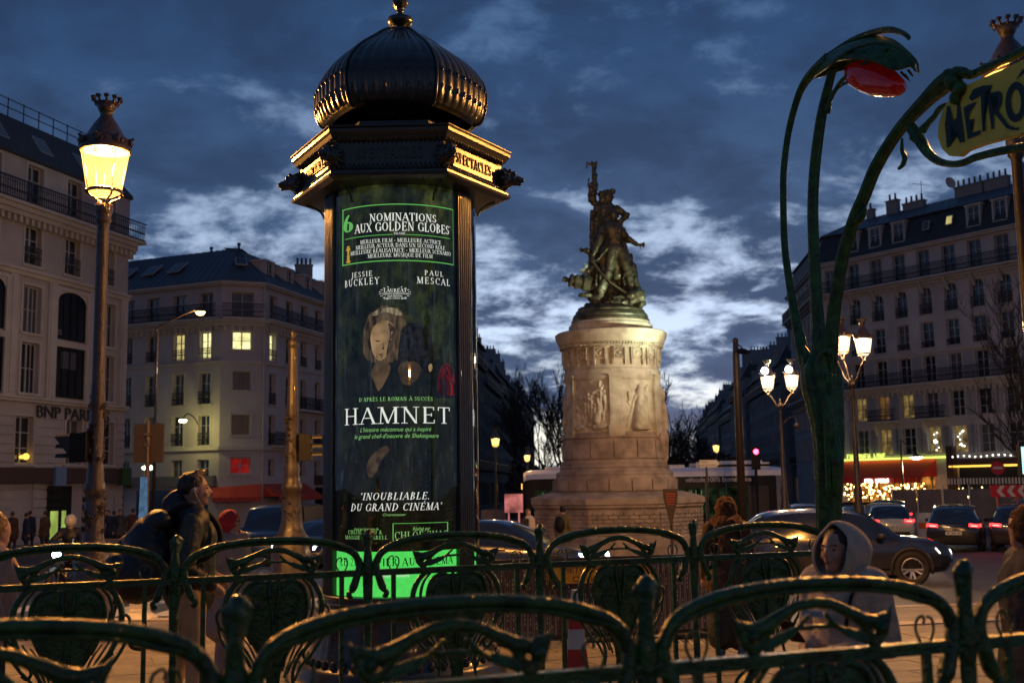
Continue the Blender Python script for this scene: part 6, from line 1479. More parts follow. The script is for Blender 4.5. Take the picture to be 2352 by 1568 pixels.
# ================================================================== STREET LAMPS
def lathe_px(b, pts, uc, Yd, X0, m=0, n=20, rf=None):
    pr = [(r*Yd/FPX, zat(uc, v, Yd)) for r, v in pts]; b.lathe(pr, n, c=X0, rf=rf, m=m)
def lantern(root, x, y, z, s, glass, metal, lit=True):
    """z = bottom of the glass, s = overall scale (1: glass 0.6 m across the top)"""
    o = Vector((x, y, z)); 
    b = B(); b.lathe([(.215*s, 0), (.30*s, .52*s)], 24, c=o); b.lathe([(.0, -.02*s), (.12*s, -.06*s), (.20*s, -.01*s)], 20, c=o); g = b.build('lantern_glass', glass, root, smooth=True)
    kk_ = [k for k, v in E_.items() if v is glass][0]; ld = bpy.data.lights.new('lamp_light', 'POINT'); ld.energy, ld.color = LAMP[kk_]; ld.shadow_soft_size = .11*s
    link('lamp_light', ld, root, (x, y, z+.30*s))
    b = B(); b.lathe([(.012*s, 0), (.012*s, .22*s)], 8, c=o); b.build('burner_rod', metal, root, smooth=True)
    b = B(); b.lathe([(.20*s, -.02*s), (.225*s, -.03*s), (.235*s, .0), (.225*s, .02*s), (.205*s, .02*s)], 24, c=o)
    for k in range(4):
        a = pi/4+k*pi/2; ca, sa = cos(a), sin(a)
        P = bez([o+Vector((.22*s*ca, .22*s*sa, -.02*s)), o+Vector((.20*s*ca, .20*s*sa, -.07*s)), o+Vector((.10*s*ca, .10*s*sa, -.12*s)), o+Vector((.06*s*ca, .06*s*sa, -.22*s)), o+Vector((.09*s*ca, .09*s*sa, -.27*s))], 4); b.tube(P, .014*s, 6)
        b.tube([o+Vector((.218*s*ca, .218*s*sa, 0)), o+Vector((.303*s*ca, .303*s*sa, .52*s))], .007*s, 4); b.ball(o+Vector((.245*s*ca, .245*s*sa, -.02*s)), .025*s, 6, 5)
    b.build('lantern_bracket', metal, root, smooth=True)
    b = B(); b.lathe([(.29*s, .52*s), (.325*s, .53*s), (.33*s, .56*s), (.31*s, .60*s), (.30*s, .68*s), (.28*s, .70*s), (.24*s, .74*s), (.15*s, .90*s), (.085*s, .99*s), (.075*s, 1.02*s), (.085*s, 1.05*s), (.10*s, 1.08*s), (.15*s, 1.18*s), (.13*s, 1.18*s), (.05*s, 1.09*s)], 24, c=o); b.build('lantern_cap', metal, root, smooth=True)
    b = B()
    for k in range(8):
        a = k*pi/4; ca, sa = cos(a), sin(a); q = o+Vector((.315*s*ca, .315*s*sa, .60*s)); t = Vector((-sa, ca, 0)); r = Vector((ca, sa, 0))
        b.tube([q, q+r*.02*s+Vector((0, 0, .07*s)), q+r*.05*s+Vector((0, 0, .10*s))], .018*s, 5); b.box(q.x-.03*s, q.x+.03*s, q.y-.03*s, q.y+.03*s, q.z, q.z+.085*s)
        b.tube([q+t*.06*s, q+t*.08*s+Vector((0, 0, .06*s)), q+t*.12*s+Vector((0, 0, .05*s))], .012*s, 5)
    for k in range(10):
        a = k*pi/5; ca, sa = cos(a), sin(a); p = o+Vector((.14*s*ca, .14*s*sa, 1.16*s)); e = o+Vector((.17*s*ca, .17*s*sa, 1.24*s)); b.tube([p, e], .017*s, 5); b.box(e.x-.026*s, e.x+.026*s, e.y-.026*s, e.y+.026*s, e.z-.02*s, e.z+.015*s)
    b.build('lantern_gallery', metal, root); return g
def flute(n=12, d=.05): return lambda a, z: 1+d*abs(cos(a*n/2))
# lamp at left
YL = 14.0; xl_ = at(238, 480, YL).x
L1 = thing('street_lamp', 'lit sodium street lamp with crowned lantern on a dark fluted post at the left', 'street lamp', (xl_, YL, 0))
zl = zat(238, 440, YL); lantern(L1, 0, 0, zl, 1.0, E_['lampA'], M['lamp'])
post_px = [(19, 470), (21, 478), (18, 492), (15, 500), (19, 506), (15, 512), (13, 520), (13.5, 700), (14, 880), (15, 905), (17, 910), (14.5, 925), (15, 1000), (15.5, 1065), (17, 1078), (19, 1088), (18, 1100), (23, 1118), (23.5, 1128), (20, 1136), (21, 1150), (22, 1230), (25, 1245), (30, 1258), (36, 1270), (37, 1290), (40, 1300), (42, 1330), (42, 1400), (46, 1420), (46, 1500)]
b = B(); lathe_px(b, post_px, 225, YL, (0, 0, 0), n=32, rf=flute(12, .05)); b.build('post', M['lamp'], L1, smooth=True)
YH = 20.0; xh = at(672, 900, YH).x
L2 = thing('lamp_post', 'bronze coloured ornate lamp post without its lantern, left of the advertising column', 'lamp post', (xh, YH, 0))
pp_ = [(0, 757), (5, 759), (7.5, 768), (4.5, 776), (9, 780), (12, 786), (12, 796), (10, 799), (10.3, 802), (10.8, 860), (12.6, 925), (14, 930), (12.5, 936), (14.5, 948), (13, 955), (13.5, 1000), (15.5, 1060), (16, 1068), (19, 1078), (16.5, 1092), (18, 1104), (22.5, 1116), (22.5, 1124), (19, 1132), (20, 1150), (22, 1190), (24, 1205), (29, 1220), (36, 1232), (38, 1240), (40, 1243), (40, 1262), (44, 1268), (44, 1400)]
b = B(); lathe_px(b, pp_, 672, YH, (0, 0, 0), n=32, rf=flute(10, .045)); b.build('post', M['lampgold'], L2, smooth=True)
orn = [((.01*cos(i), .01*sin(i), 2.2+.1*i), (0.0, 0, 2.2), .05, .05, 0) for i in range(1)]
b = B(); rg = random.Random(9)
for L_, yy_, rr_, z0, z1 in ((L2, YH, 15*YH/FPX, zat(672, 1060, YH), zat(672, 960, YH)), (L2, YH, 21*YH/FPX, zat(672, 1215, YH), zat(672, 1140, YH)), (L1, YL, 16*YL/FPX, zat(220, 1065, YL), zat(220, 930, YL)), (L1, YL, 22.5*YL/FPX, zat(220, 1225, YL), zat(220, 1140, YL))):
    b = B()
    for i in range(46):
        a = rg.uniform(0, 2*pi); z = rg.uniform(z0, z1); t = Vector((cos(a), sin(a), 0)); s = Vector((-sin(a), cos(a), 0)); P = bez([t*rr_+Vector((0, 0, z)), t*(rr_+.012)+s*.03+Vector((0, 0, z+.05)), t*(rr_+.006)+s*.05+Vector((0, 0, z+.02)), t*rr_+s*.03+Vector((0, 0, z-.01))], 3)
        b.tube(P, .009, 5)
    tag(b.build('relief_leaves', M['lampgold'] if L_ is L2 else M['lamp'], L_, smooth=True), kind='stuff')
# right lamp, its lantern behind the yellow sign
YR = 13.4; xr_ = at(2330, 300, YR).x
L3 = thing('street_lamp', 'lit street lamp at the right edge, its crown rising behind the yellow METRO sign', 'street lamp', (xr_, YR, 0))
lantern(L3, 0, 0, zat(2310, 268, YR), 1.0, E_['lampA'], M['lamp'])
b = B(); z0 = zat(2310, 268, YR); b.lathe([(.10, z0-.26), (.11, z0-.34), (.085, z0-.42), (.10, z0-.5), (.062, z0-.56), (.066, 3), (.074, 2.2), (.085, 2.1), (.075, 2.0), (.08, 1.6), (.10, 1.5), (.12, 1.3), (.10, 1.1), (.14, .9), (.17, .6), (.2, .1), (.22, 0)], 32, rf=flute(12, .06)); b.build('post', M['lampgold'], L3, smooth=True)
# added lamp, unseen behind the camera, put in to light the railings and paving
L4 = thing('street_lamp', 'added street lamp behind the viewpoint, unseen, put in to light railings and paving', 'street lamp', (6.8, -14, 0))
lantern(L4, 0, 0, 5.0, 1.0, E_['lampB'], M['lamp']); o = link('post', L3.children[-1].data, L4, (0, 0, 5.0-z0))
# multi-armed lamps
def multi(u, v_top, Yd, lans, label, s, glass, flood=False, vb=None, metal='lampgold'):
    x0 = at(u, v_top, Yd).x; root = thing('street_lamp', label, 'street lamp', (x0, Yd, 0)); zf = zat(u, v_top, Yd)
    b = B(); b.lathe([(0, zf+.30*s), (.03*s, zf+.26*s), (.06*s, zf+.12*s), (.05*s, zf+.1*s), (.12*s, zf), (.13*s, zf-.06*s), (.08*s, zf-.17*s), (.05*s, zf-.2*s), (.07*s, zf-.3*s), (.055*s, zf-.36*s), (.055, zf-1.4), (.07, zf-1.5), (.065, zf-1.6), (.07, 1.6), (.11, 1.4), (.09, 1.2), (.13, .9), (.17, .2), (.2, gz(Yd)-.1)], 20, rf=flute(10, .05)); b.build('post', M[metal], root, smooth=True)
    for (du, vg, dy) in lans:
        p = at(u+du, vg, Yd+dy)-Vector((x0, Yd, 0)); lantern(root, p.x, p.y, p.z, s, glass, M['lamp'])
        a = B(); e = Vector((p.x, p.y, p.z-.27*s)); m_ = Vector((0, 0, zf-.05)); P = bez([m_, m_+(e-m_)*.4+Vector((0, 0, -.10*s)), m_+(e-m_)*.75+Vector((0, 0, .02)), e], 6)
        a.tube(P, [.035*s+.02*s*(1-i/len(P)) for i in range(len(P))], 7); a.ball(e, .07*s, 8, 6); a.build('arm', M[metal], root, smooth=True)
        if flood:
            q = B(); c_ = p+Vector((-.12, -.18, .78*s)); q.ball(c_, .11, 10, 8); q.build('floodlight', E_['flood'], root, smooth=True)
    return root
LD = multi(1792, 930, 35, [(-28, 893, 0), (27, 890, 0)], 'twin-lantern street lamp with white floodlights on its caps, right of the monument', .72, E_['lampW'], flood=True)
q = B(); P = bez([(0.05, 0, zat(1795, 975, 35)), (.25, 0, zat(1795, 960, 35)), (.45, 0, zat(1795, 958, 35)), (.5, 0, zat(1795, 972, 35)), (.48, 0, zat(1795, 985, 35))], 5); q.tube(P, .02, 6); q.ball((.48, 0, zat(1795, 978, 35)), .09, 10, 8); q.build('scroll_arm', M['lampgold'], LD, smooth=True)
multi(1957, 880, 28, [(-22, 808, .3), (27, 812, -.2), (-42, 812, 1.0)], 'triple-lantern street lamp seen through and right of the green metro mast', .70, E_['lampW'])
def single(u, vg, Yd, label, s, glass, vb=None):
    x0 = at(u, vg, Yd).x; root = thing('street_lamp', label, 'street lamp', (x0, Yd, 0), group='small lit lamps along the avenue'); z = zat(u, vg, Yd); lantern(root, 0, 0, z, s, glass, M['lamp'])
    b = B(); b.lathe([(.09*s, z-.27*s), (.05, z-.45*s), (.05, 2), (.09, 1.6), (.08, 1.3), (.14, .2), (.16, gz(Yd)-.1)], 12); b.build('post', M['lampgold'], root, smooth=True); return root
single(1138, 1024, 50, 'small lit street lamp just right of the advertising column', .62, E_['lampF']); single(1211, 1058, 58, 'small lit street lamp above the front of the bus', .55, E_['lampF']); single(1645, 1036, 62, 'small lit street lamp above the direction sign and bus roof', .60, E_['lampF'])
def disc_lamp(u, v, Yd, pu, pv, label, col, r=.24, W_=350):
    p = at(u, v, Yd); q = at(pu, pv, Yd); root = thing('street_lamp', label, 'street lamp', (q.x, Yd, 0)); P0 = Vector((q.x, Yd, 0))
    b = B(); b.lathe([(0, -.17), (r*.6, -.14), (r*.95, -.04), (r, 0)], 16, c=p-P0); b.build('lamp_bowl', col, root, smooth=True)
    b = B(); b.lathe([(r*1.05, 0), (r, .06), (r*.4, .13), (.04, .2), (0, .22)], 16, c=p-P0); b.build('lamp_hood', M['black'], root, smooth=True)
    b = B(); b.tube(bez([Vector((0, 0, q.z-.3)), Vector((0, 0, q.z)), (p-P0)*.5+Vector((0, 0, q.z+.25))*.5+Vector((0, 0, .0)), p-P0+Vector((0, 0, .2))], 6), .035, 6); b.tube([(0, 0, gz(Yd)), (0, 0, q.z-.2)], [.09, .05], 8); b.build('pole', M['lamp'], root, smooth=True)
    ld = bpy.data.lights.new('lamp_light', 'POINT'); ld.energy = W_; ld.color = (1, .62, .30); ld.shadow_soft_size = .2; link('lamp_light', ld, root, p-P0-Vector((0, 0, .3)))
disc_lamp(460, 716, 50, 362, 752, 'hanging street lamp glowing yellow on a long arm before the corner house balcony', E_['lampD'], .22)
disc_lamp(2105, 1049, 70, 2068, 1010, 'pale hanging lamp over the red restaurant awning', E_['ledw'], .4, 900)
b = B(); 
tl = thing('tall_pole', 'tall dark pole topped by an unlit lamp head, between the monument and the twin lantern', 'pole', (at(1694, 900, 44).x, 44, 0)); z = zat(1690, 782, 44)
b.tube([(0, 0, gz(44)), (0, 0, z-.6), (0, 0, z)], [.17, .14, .10], 10); b.ball((0, 0, z), .12, 8, 6); b.build('pole', M['lamp'], tl, smooth=True); b = B(); b.lathe([(.36, z-.5), (.30, z-.42), (.1, z-.32), (0, z-.3)], 14, c=(.25, 0, 0)); b.tube(bez([(0, 0, z-.3), (.12, 0, z-.18), (.25, 0, z-.3)], 4), .03, 5); b.build('lamp_hood', M['black'], tl, smooth=True)
wpt = [Vector((.3, 0, z-.45))]+[Vector((.3+t*9, t*30, z-.45-1.2*sin(pi*t)*.6+t*2)) for t in (.25, .5, .75, 1)]; b = B(); b.tube(wpt, .012, 4); b.build('cable', M['black'], tl)
# wall lamps on the corner house
for (u, v, tt) in ((420, 966, 4.0),):
    pA = A-dl*3.0; f = V2(dl.y, -dl.x); pw = at(u, v, 73.6)
    wl_ = thing('wall_lamp', 'lit bracket lamp on the corner house wall, throwing a yellow pool below the second floor', 'wall lamp', (pw.x, pw.y, 0))
    b = B(); b.ball((0, 0, pw.z), (.26, .26, .13), 12, 8); b.build('lamp_bowl', em('wall_lamp_glow', (.95, .85, .25), 30), wl_, smooth=True)
    b = B(); b.lathe([(.34, .08), (.1, .22), (0, .24)], 12, c=(0, 0, pw.z)); b.tube(bez([(0, 0, pw.z+.2), (.2, .5, pw.z+.5), (.5, 1.0, pw.z+.2), (.62, 1.35, pw.z-.2)], 5), .04, 6); b.build('bracket', M['black'], wl_, smooth=True)
    ld = bpy.data.lights.new('wall_lamp_light', 'POINT'); ld.energy = 130; ld.color = (1, .86, .25); ld.shadow_soft_size = .15; lo_ = link('wall_lamp_light', ld, wl_, (.35, .0, pw.z-.5))
pw = at(340, 1074, 70); b = B(); b.ball((0, 0, 0), (.4, .3, .16), 10, 6); o = b.build('shop_lamp', em('shop_lamp_glow', (.8, 1, .6), 7), smooth=True, loc=(pw.x, pw.y, pw.z)); tag(o, 'small lit lamp over the dark shopfront between bank building and corner house', 'lamp')
# monument floodlights: beams from the lantern caps, and one added, assumed ground unit
def flood(x, y, tgt, energy, size, label, col=(1, .78, .45), z=None, parent=None, ang=60):
    z = gz(y)+.35 if z is None else z
    f = None
    if parent is None:
        f = thing('floodlight', label, 'floodlight', (x, y, z)); b = B(); b.box(-.22, .22, -.1, .1, -.05, .25); b.box(-.03, .03, -.03, .03, -.45, -.05); f2 = b.build('housing', M['black'], f); d = Vector(tgt)-Vector((x, y, z)); f2.rotation_euler = (0, 0, atan2(-d.x, d.y))  # free-standing housing, built only for the added, unseen ground floodlight
    ld = bpy.data.lights.new('floodlight', 'SPOT'); ld.energy = energy; ld.color = col; ld.spot_size = radians(ang); ld.spot_blend = .8; ld.shadow_soft_size = size
    o = bpy.data.objects.new('floodlight_beam', ld); COL.objects.link(o); o.location = (x, y, z+.3); o.rotation_euler = (Vector(tgt)-Vector((x, y, z+.3))).to_track_quat('-Z', 'Y').to_euler()
    if f: o.parent = f; o.location = (0, -.05, .12)
    elif parent: o.parent = parent; o.location = Vector((x, y, z+.3))-parent.location
zt_m = zat(1412, 760, 40)
flood(at(1765, 860, 34.6).x, 34.6, (MX, MY-1, zt_m-1.2), 1500, .1, '', (.95, .92, .70), z=zat(1765, 866, 34.6), parent=LD, ang=52)
flood(at(1820, 860, 34.6).x, 34.6, (MX, MY-1, zt_m+.8), 5200, .1, '', (.82, .98, .66), z=zat(1820, 866, 34.6), parent=LD, ang=30)
flood(MX-4.5, 29, (MX-.3, MY-1, 7.2), 2300, .1, 'assumed ground floodlight, unseen, added to light the monument, left of its steps behind the railing', (1, .70, .45), ang=60)  # assumed source, not seen, added to light the left front of the pedestal

# ================================================================== SIGNALS AND SIGNS
def tsignal(u, v, Yd, w_, h, label, attach, side=-1, lit=None):
    p = at(u, v, Yd); root = thing('traffic_signal', label, 'traffic light', (p.x, p.y, 0)); b = B(); b.box(-w_/2, w_/2, -.12, .12, p.z-h/2, p.z+h/2); b.build('housing', M['black'], root)
    b = B()
    for zz_ in (p.z+h/2-.04, p.z-h/2+.04): b.tube([(0, 0, zz_+.03), ((attach-u)*Yd/FPX*.9, 0, zz_+.05)], .022, 6)
    b.build('bracket', M['black'], root)
    for i in range(3):
        v_ = B(); zc_ = p.z+h/2-h*(i+.5)/3; c_ = Vector((side*(w_/2), 0, zc_)); n = 10
        for j in range(n): a0_, a1_ = pi*j/n, pi*(j+1)/n; r = h/7; v_.quad(c_+Vector((0, r*cos(a0_), r*sin(a0_))), c_+Vector((0, r*cos(a1_), r*sin(a1_))), c_+Vector((side*.2, r*cos(a1_), r*sin(a1_))), c_+Vector((side*.2, r*cos(a0_), r*sin(a0_))))
        v_.build('visor', M['plastic'], root)
    return root
t1 = tsignal(186, 1028, 13.9, .20, .36, 'black traffic light on the left of the lit street lamp post', 215)
b = B(); p = at(160, 1025, 13.9)-Vector((t1.location.x, t1.location.y, 0)); b.add([(p.x-.16, -.1, p.z+.12), (p.x+.06, -.1, p.z+.12), (p.x+.06, -.1, p.z-.15), (p.x-.16, .1, p.z+.12), (p.x+.06, .1, p.z+.12), (p.x+.06, .1, p.z-.15)], [(0,1,2),(5,4,3),(0,3,4,1),(1,4,5,2),(2,5,3,0)]); b.build('backboard', M['plastic'], t1)
tsignal(703, 1027, 20, .20, .46, 'black traffic light on the right of the lantern-less lamp post', 680, side=1)
p = at(343, 1000, 25); sb = thing('signal_board', 'dark rear of a square signal board on a pole behind the man with the backpack', 'signal board', (p.x, p.y, 0)); b = B(); b.box(-.33, .33, -.04, .04, zat(343, 1062, 25), zat(343, 973, 25)); b.build('board', M['signbrown'], sb)
b = B(); b.tube([(0, -.07, gz(25)), (0, -.07, zat(343, 965, 25))], .055, 8); 
for vv in (998, 1022): b.box(-.07, .07, -.15, -.04, zat(343, vv, 25)-.03, zat(343, vv, 25)+.03)
b.build('pole', M['lamp'], sb)
p = at(328, 1200, 19); to = thing('blue_totem', 'narrow pale blue tapering board standing left of the man, beside the signal pole', 'totem', (p.x, p.y, 0)); b = B(); z1, z0 = zat(330, 1095, 19), gz(19)-.1
b.add([(-.05, -.03, z1), (.05, -.03, z1), (.11, -.03, z0), (-.11, -.03, z0), (-.05, .03, z1), (.05, .03, z1), (.11, .03, z0), (-.11, .03, z0)], [(0,1,2,3),(7,6,5,4),(0,4,5,1),(1,5,6,2),(2,6,7,3),(3,7,4,0)]); b.build('board', em('totem_glow', (.16, .32, .55), .35, var=.3, vs=12), to)
p = at(1735, 1037, 47); rs = thing('traffic_signal', 'traffic light showing red above the bus roof', 'traffic light', (p.x, p.y, 0)); b = B(); b.box(-.17, .17, -.1, .1, p.z-.75, p.z+.2); b.tube([(0, .05, gz(47)), (0, .05, p.z-.7)], .06, 8); b.build('housing', M['black'], rs)
b = B(); b.lathe([(0, 0), (.11, 0)], 14); o = b.build('red_light', E_['stop'], rs, loc=(0, -.115, p.z)); o.rotation_euler = (pi/2, 0, 0)
p = at(1540, 1150, 26); pa = thing('history_panel', 'brown oar-shaped information panel on a thin stem before the monument', 'sign', (p.x, p.y, 0)); Zq = lambda v: zat(1540, v, 26); b = B()
b.extr([(-.17, Zq(1122)), (-.165, Zq(1140)), (-.12, Zq(1165)), (-.05, Zq(1190)), (-.03, Zq(1203)), (.03, Zq(1203)), (.05, Zq(1190)), (.12, Zq(1165)), (.165, Zq(1140)), (.17, Zq(1122))], lambda x, y, k: (x, -.02+.04*k, y)); b.build('panel', M['signbrown'], pa); b = B(); b.tube([(0, 0, Zq(1203)), (0, 0, gz(26))], .035, 8); b.build('stem', M['signbrown'], pa)
b = B()
for i in range(5): b.box(-.12+.01*i, .12-.01*i, -.026, -.021, Zq(1134+6*i), Zq(1134+6*i)+.012)
b.build('text_line', M['red'], pa)
p = at(1629, 1064, 41); ds = thing('direction_sign', 'white arrow-ended direction sign above the bus, pointing right', 'sign', (p.x, p.y, 0)); b = B(); b.extr([(-.36, -.13), (.27, -.13), (.37, 0), (.27, .13), (-.36, .13)], lambda x, y, k: (x, -.02+.04*k, p.z+y)); b.build('panel', M['signw'], ds)
b = B(); b.tube([(-.1, .04, gz(41)), (-.1, .04, p.z)], .04, 8); b.build('pole', M['lamp'], ds)
flat_text(ds, 'lettering', 'PARIS', (-.33, -.023, p.z+.02), (1, 0, 0), (0, 0, 1), .08, M['text'], depth_=.002, n=(0, -1, 0)); flat_text(ds, 'lettering', 'CH DE GAULLE ETOILE', (-.33, -.023, p.z-.10), (1, 0, 0), (0, 0, 1), .075, M['text'], width=.60, depth_=.002, n=(0, -1, 0))
# slatted works barrier with yellow sign
bar = thing('works_barrier', 'brown slatted works barrier with a yellow pedestrian sign, between the column and the monument', 'barrier', (0, 0, 0))
pa0, pb0 = at(1092, 1282, 12.45), at(1668, 1270, 13.1); pa0.z = pb0.z = 0; dd = (pb0-pa0); Lb = dd.length; dd.normalize(); nb_ = Vector((dd.y, -dd.x, 0)); H = .93
sm_ = B(); 
for (x0, x1, y) in ((0, .012, 0), (.012, .048, -.014), (.048, .06, 0)): sm_.box(x0+.001, x1-.001, y-.004, y+.004, .07, H-.06)
sl_m = sm_.mesh('slat', M['barrier']); k = int(Lb/.064)
for i in range(k): link('slat', sl_m, bar, pa0+dd*(i*.064), atan2(dd.y, dd.x))
b = B(); b.obox(pa0+Vector((0, 0, H-.07))-nb_*.02, dd*Lb, nb_*.055, (0, 0, .055)); b.obox(pa0+Vector((0, 0, .03))-nb_*.02, dd*Lb, nb_*.05, (0, 0, .05)); b.build('rail', M['lampgold'], bar)
b = B()
for i in range(4): b.obox(pa0+dd*(Lb*i/3-.03)-nb_*.05, dd*.05, nb_*.03, (0, 0, H)); 
b.build('upright', M['lamp'], bar)
for i in range(3): b = B(); b.obox(pa0+dd*(Lb*(i+.5)/3-.25)-nb_*.2, dd*.5, nb_*.4, (0, 0, .04)); b.build('foot', M['rubber'], bar)
# pale dashes painted on the slats for bright glints at their slits
b = B(); rg = random.Random(1)
for i in range(k):
    for j in range(16):
        if rg.random() < .55:
            p = pa0+dd*(i*.064+.028)+nb_*.0185+Vector((0, 0, .1+j*.048)); b.quad(p, p+dd*.006, p+dd*.006+Vector((0, 0, .03)), p+Vector((0, 0, .03)))
tag(b.build('painted_slit_glint', M['signw'], bar, fixn=False), kind='stuff')
sp0 = pa0+dd*((1250-1092)/576*Lb)+nb_*.03; W_ = 1.22; z1, z0 = H-.09, H-.31
b = B(); b.obox(sp0+Vector((0, 0, z0)), dd*W_, nb_*.012, (0, 0, z1-z0)); ysn = b.build('yellow_sign', M['yellow'], bar)
b = B(); 
for (x0, x1, a, e) in ((0, W_, z0, z0+.012), (0, W_, z1-.012, z1), (0, .012, z0, z1), (W_-.012, W_, z0, z1)): b.obox(sp0+dd*x0+nb_*.012+Vector((0, 0, a)), dd*(x1-x0), nb_*.003, (0, 0, e-a))
q = lambda x, z: sp0+dd*x+nb_*.0145+Vector((0, 0, z0+z)); b.add([q(.012, .012), q(.19, .012), q(.12, .06), q(.10, .10), q(.012, .15)], [(0, 1, 2, 3, 4)]); b.build('sign_mark', M['text'], ysn, fixn=False)
flat_text(ysn, 'lettering', 'PIETONS TRAVERSEE', q(.17, .13), dd, (0, 0, 1), .062, M['text'], width=.98, depth_=.002, n=nb_); flat_text(ysn, 'lettering', 'OBLIGATOIRE', q(.28, .03), dd, (0, 0, 1), .062, M['text'], width=.72, depth_=.002, n=nb_)
# striped delineator and bollard plinth
p = at(1325, 1500, 9.6); dn = thing('striped_delineator', 'white and red striped works marker standing behind the far railing shield', 'works marker', (p.x, p.y, 0))
for i, m in enumerate(('signw', 'red', 'signw', 'red', 'signw')):
    z0_, z1_ = .05+i*.16, .05+(i+1)*.16; r0, r1 = .15-.10*i/5, .15-.10*(i+1)/5; b = B(); b.lathe([(r0, z0_), (r1, z1_)], 4, a0=pi/4, a1=pi/4+2*pi, cap=True); b.build('band', M[m], dn)
b = B(); b.box(-.2, .2, -.2, .2, 0, .05); b.build('base', M['rubber'], dn)
p = at(320, 1415, 15.6); wb = thing('work_sign_stand', 'white sign stand on a flared white base at the kerb, behind the man', 'sign stand', (p.x, p.y, -.12))
b = B(); b.lathe([(.30, 0), (.27, .12), (.17, .2), (.15, .24)], 4, a0=pi/4, a1=pi/4+2*pi, cap=True); b.build('base', M['signw'], wb); b = B(); b.box(-.13, .13, -.03, .03, .24, 1.15); b.build('panel', M['signw'], wb); b = B(); b.box(-.09, .09, -.034, -.031, .55, 1.0); b.build('print', M['plate'], wb)
# hoardings, barrier fence, chevron board, no-entry sign, lit advert at right
hd = thing('site_hoarding', 'grey construction fence with pale posts below the restaurants', 'fence'); pts_ = [at(2050, 1150, 62), at(2352, 1150, 58), at(2440, 1150, 57)]
for i in range(2):
    a, c_ = pts_[i], pts_[i+1]; a.z = c_.z = gz(60); d = c_-a; n = int(d.length/1.5)+1
    for j in range(n):
        p = a.lerp(c_, j/n); e = a.lerp(c_, (j+.96)/n); b = B(); b.obox(p, e-p, (0, .04, 0), (0, 0, 1.9)); b.build('panel', M['fence'], hd); b = B(); b.tube([p+Vector((0, -.05, 0)), p+Vector((0, -.05, 2.1))], .04, 6); b.build('fence_post', M['signw'], hd)
p = at(2126, 1160, 48); wbk = thing('barrier_block', 'white and orange works barrier block between the white car and the dark car', 'barrier', (p.x, p.y, gz(48)-.1)); b = B(); b.box(-.5, .5, -.25, .25, 0, .9); b.box(-.4, .4, -.15, .15, .9, 1.1); b.build('body', M['signw'], wbk); b = B(); b.box(-.45, .45, -.262, -.255, .45, .7); b.build('stripe', M['orange'], wbk)
p = at(2314, 1127, 45); cv = thing('chevron_board', 'red and white chevron board above the dark car at the right', 'sign', (p.x, p.y, 0)); z = p.z; b = B(); b.box(-.68, .68, -.02, .02, z-.24, z+.24); b.tube([(-.4, .05, gz(45)), (-.4, .05, z)], .04, 6); b.tube([(.4, .05, gz(45)), (.4, .05, z)], .04, 6); b.build('board', M['red'], cv)
for i in range(3):
    x = -.45+i*.42; b = B(); b.add([(x+.0, -.024, z), (x+.18, -.024, z+.22), (x+.36, -.024, z+.22), (x+.18, -.024, z), (x+.36, -.024, z-.22), (x+.18, -.024, z-.22)], [(0, 1, 2, 3), (0, 3, 4, 5)]); b.build('chevron', M['signw'], cv, fixn=False)
p = at(2291, 1074, 52); ne = thing('no_entry_sign', 'round red no-entry sign in front of the second restaurant', 'sign', (p.x, p.y, 0)); b = B(); b.lathe([(0, 0), (.32, 0), (.32, .03)], 20); o = b.build('disc', M['red'], ne, loc=(0, 0, p.z)); o.rotation_euler = (pi/2, 0, 0); b = B(); b.box(-.22, .22, -.036, -.033, p.z-.06, p.z+.06); b.build('bar', M['signw'], ne); b = B(); b.tube([(0, .05, gz(52)), (0, .05, p.z)], .03, 6); b.build('pole', M['lamp'], ne)
p = at(2350, 1057, 30); ap_ = thing('advert_panel', 'lit pale cyan advertising panel cut by the right edge', 'advert panel', (p.x, p.y, 0)); b = B(); b.box(-.12, .8, -.1, .1, p.z-.42, p.z+.42); b.box(.2, .4, -.1, .1, gz(30), p.z-.42); b.build('case', M['black'], ap_); b = B(); b.box(-.08, .76, -.11, -.104, p.z-.36, p.z+.36); b.build('screen', E_['screen'], ap_)
p = at(1180, 1155, 44); rb_ = thing('notice_board', 'white notice board with red light painted as its glow, left of the scarfed walker', 'board', (p.x, p.y, 0)); b = B(); b.box(-.36, .36, -.03, .03, p.z-.36, p.z+.36); b.tube([(-.2, 0, gz(44)-.1), (-.2, 0, p.z-.3)], .04, 6); b.tube([(.2, 0, gz(44)-.1), (.2, 0, p.z-.3)], .04, 6); b.build('board', em('board_painted_red_glow', (.75, .22, .20), .55, var=.6, vs=2), rb_)  # the red light on the board is put into its own emission
# low site fence seen left of the monument and before the bank
for (u0, u1, v, Yd, h, lab) in ((1105, 1165, 1160, 46, 1.6, 'low dark site fence right of the advertising column'), (130, 330, 1230, 34, 1.0, 'low grey crowd barrier in front of the bank'),):
    a, c_ = at(u0, v, Yd), at(u1, v, Yd); f = thing('low_fence', lab, 'fence'); n = int((c_-a).length/1.8)+1
    for j in range(n):
        p = a.lerp(c_, j/n); e = a.lerp(c_, (j+.94)/n); p.z = e.z = gz(Yd)+R_; b = B(); b.obox(p, e-p, (0, .04, 0), (0, 0, h)); b.build('panel', M['fence'], f)
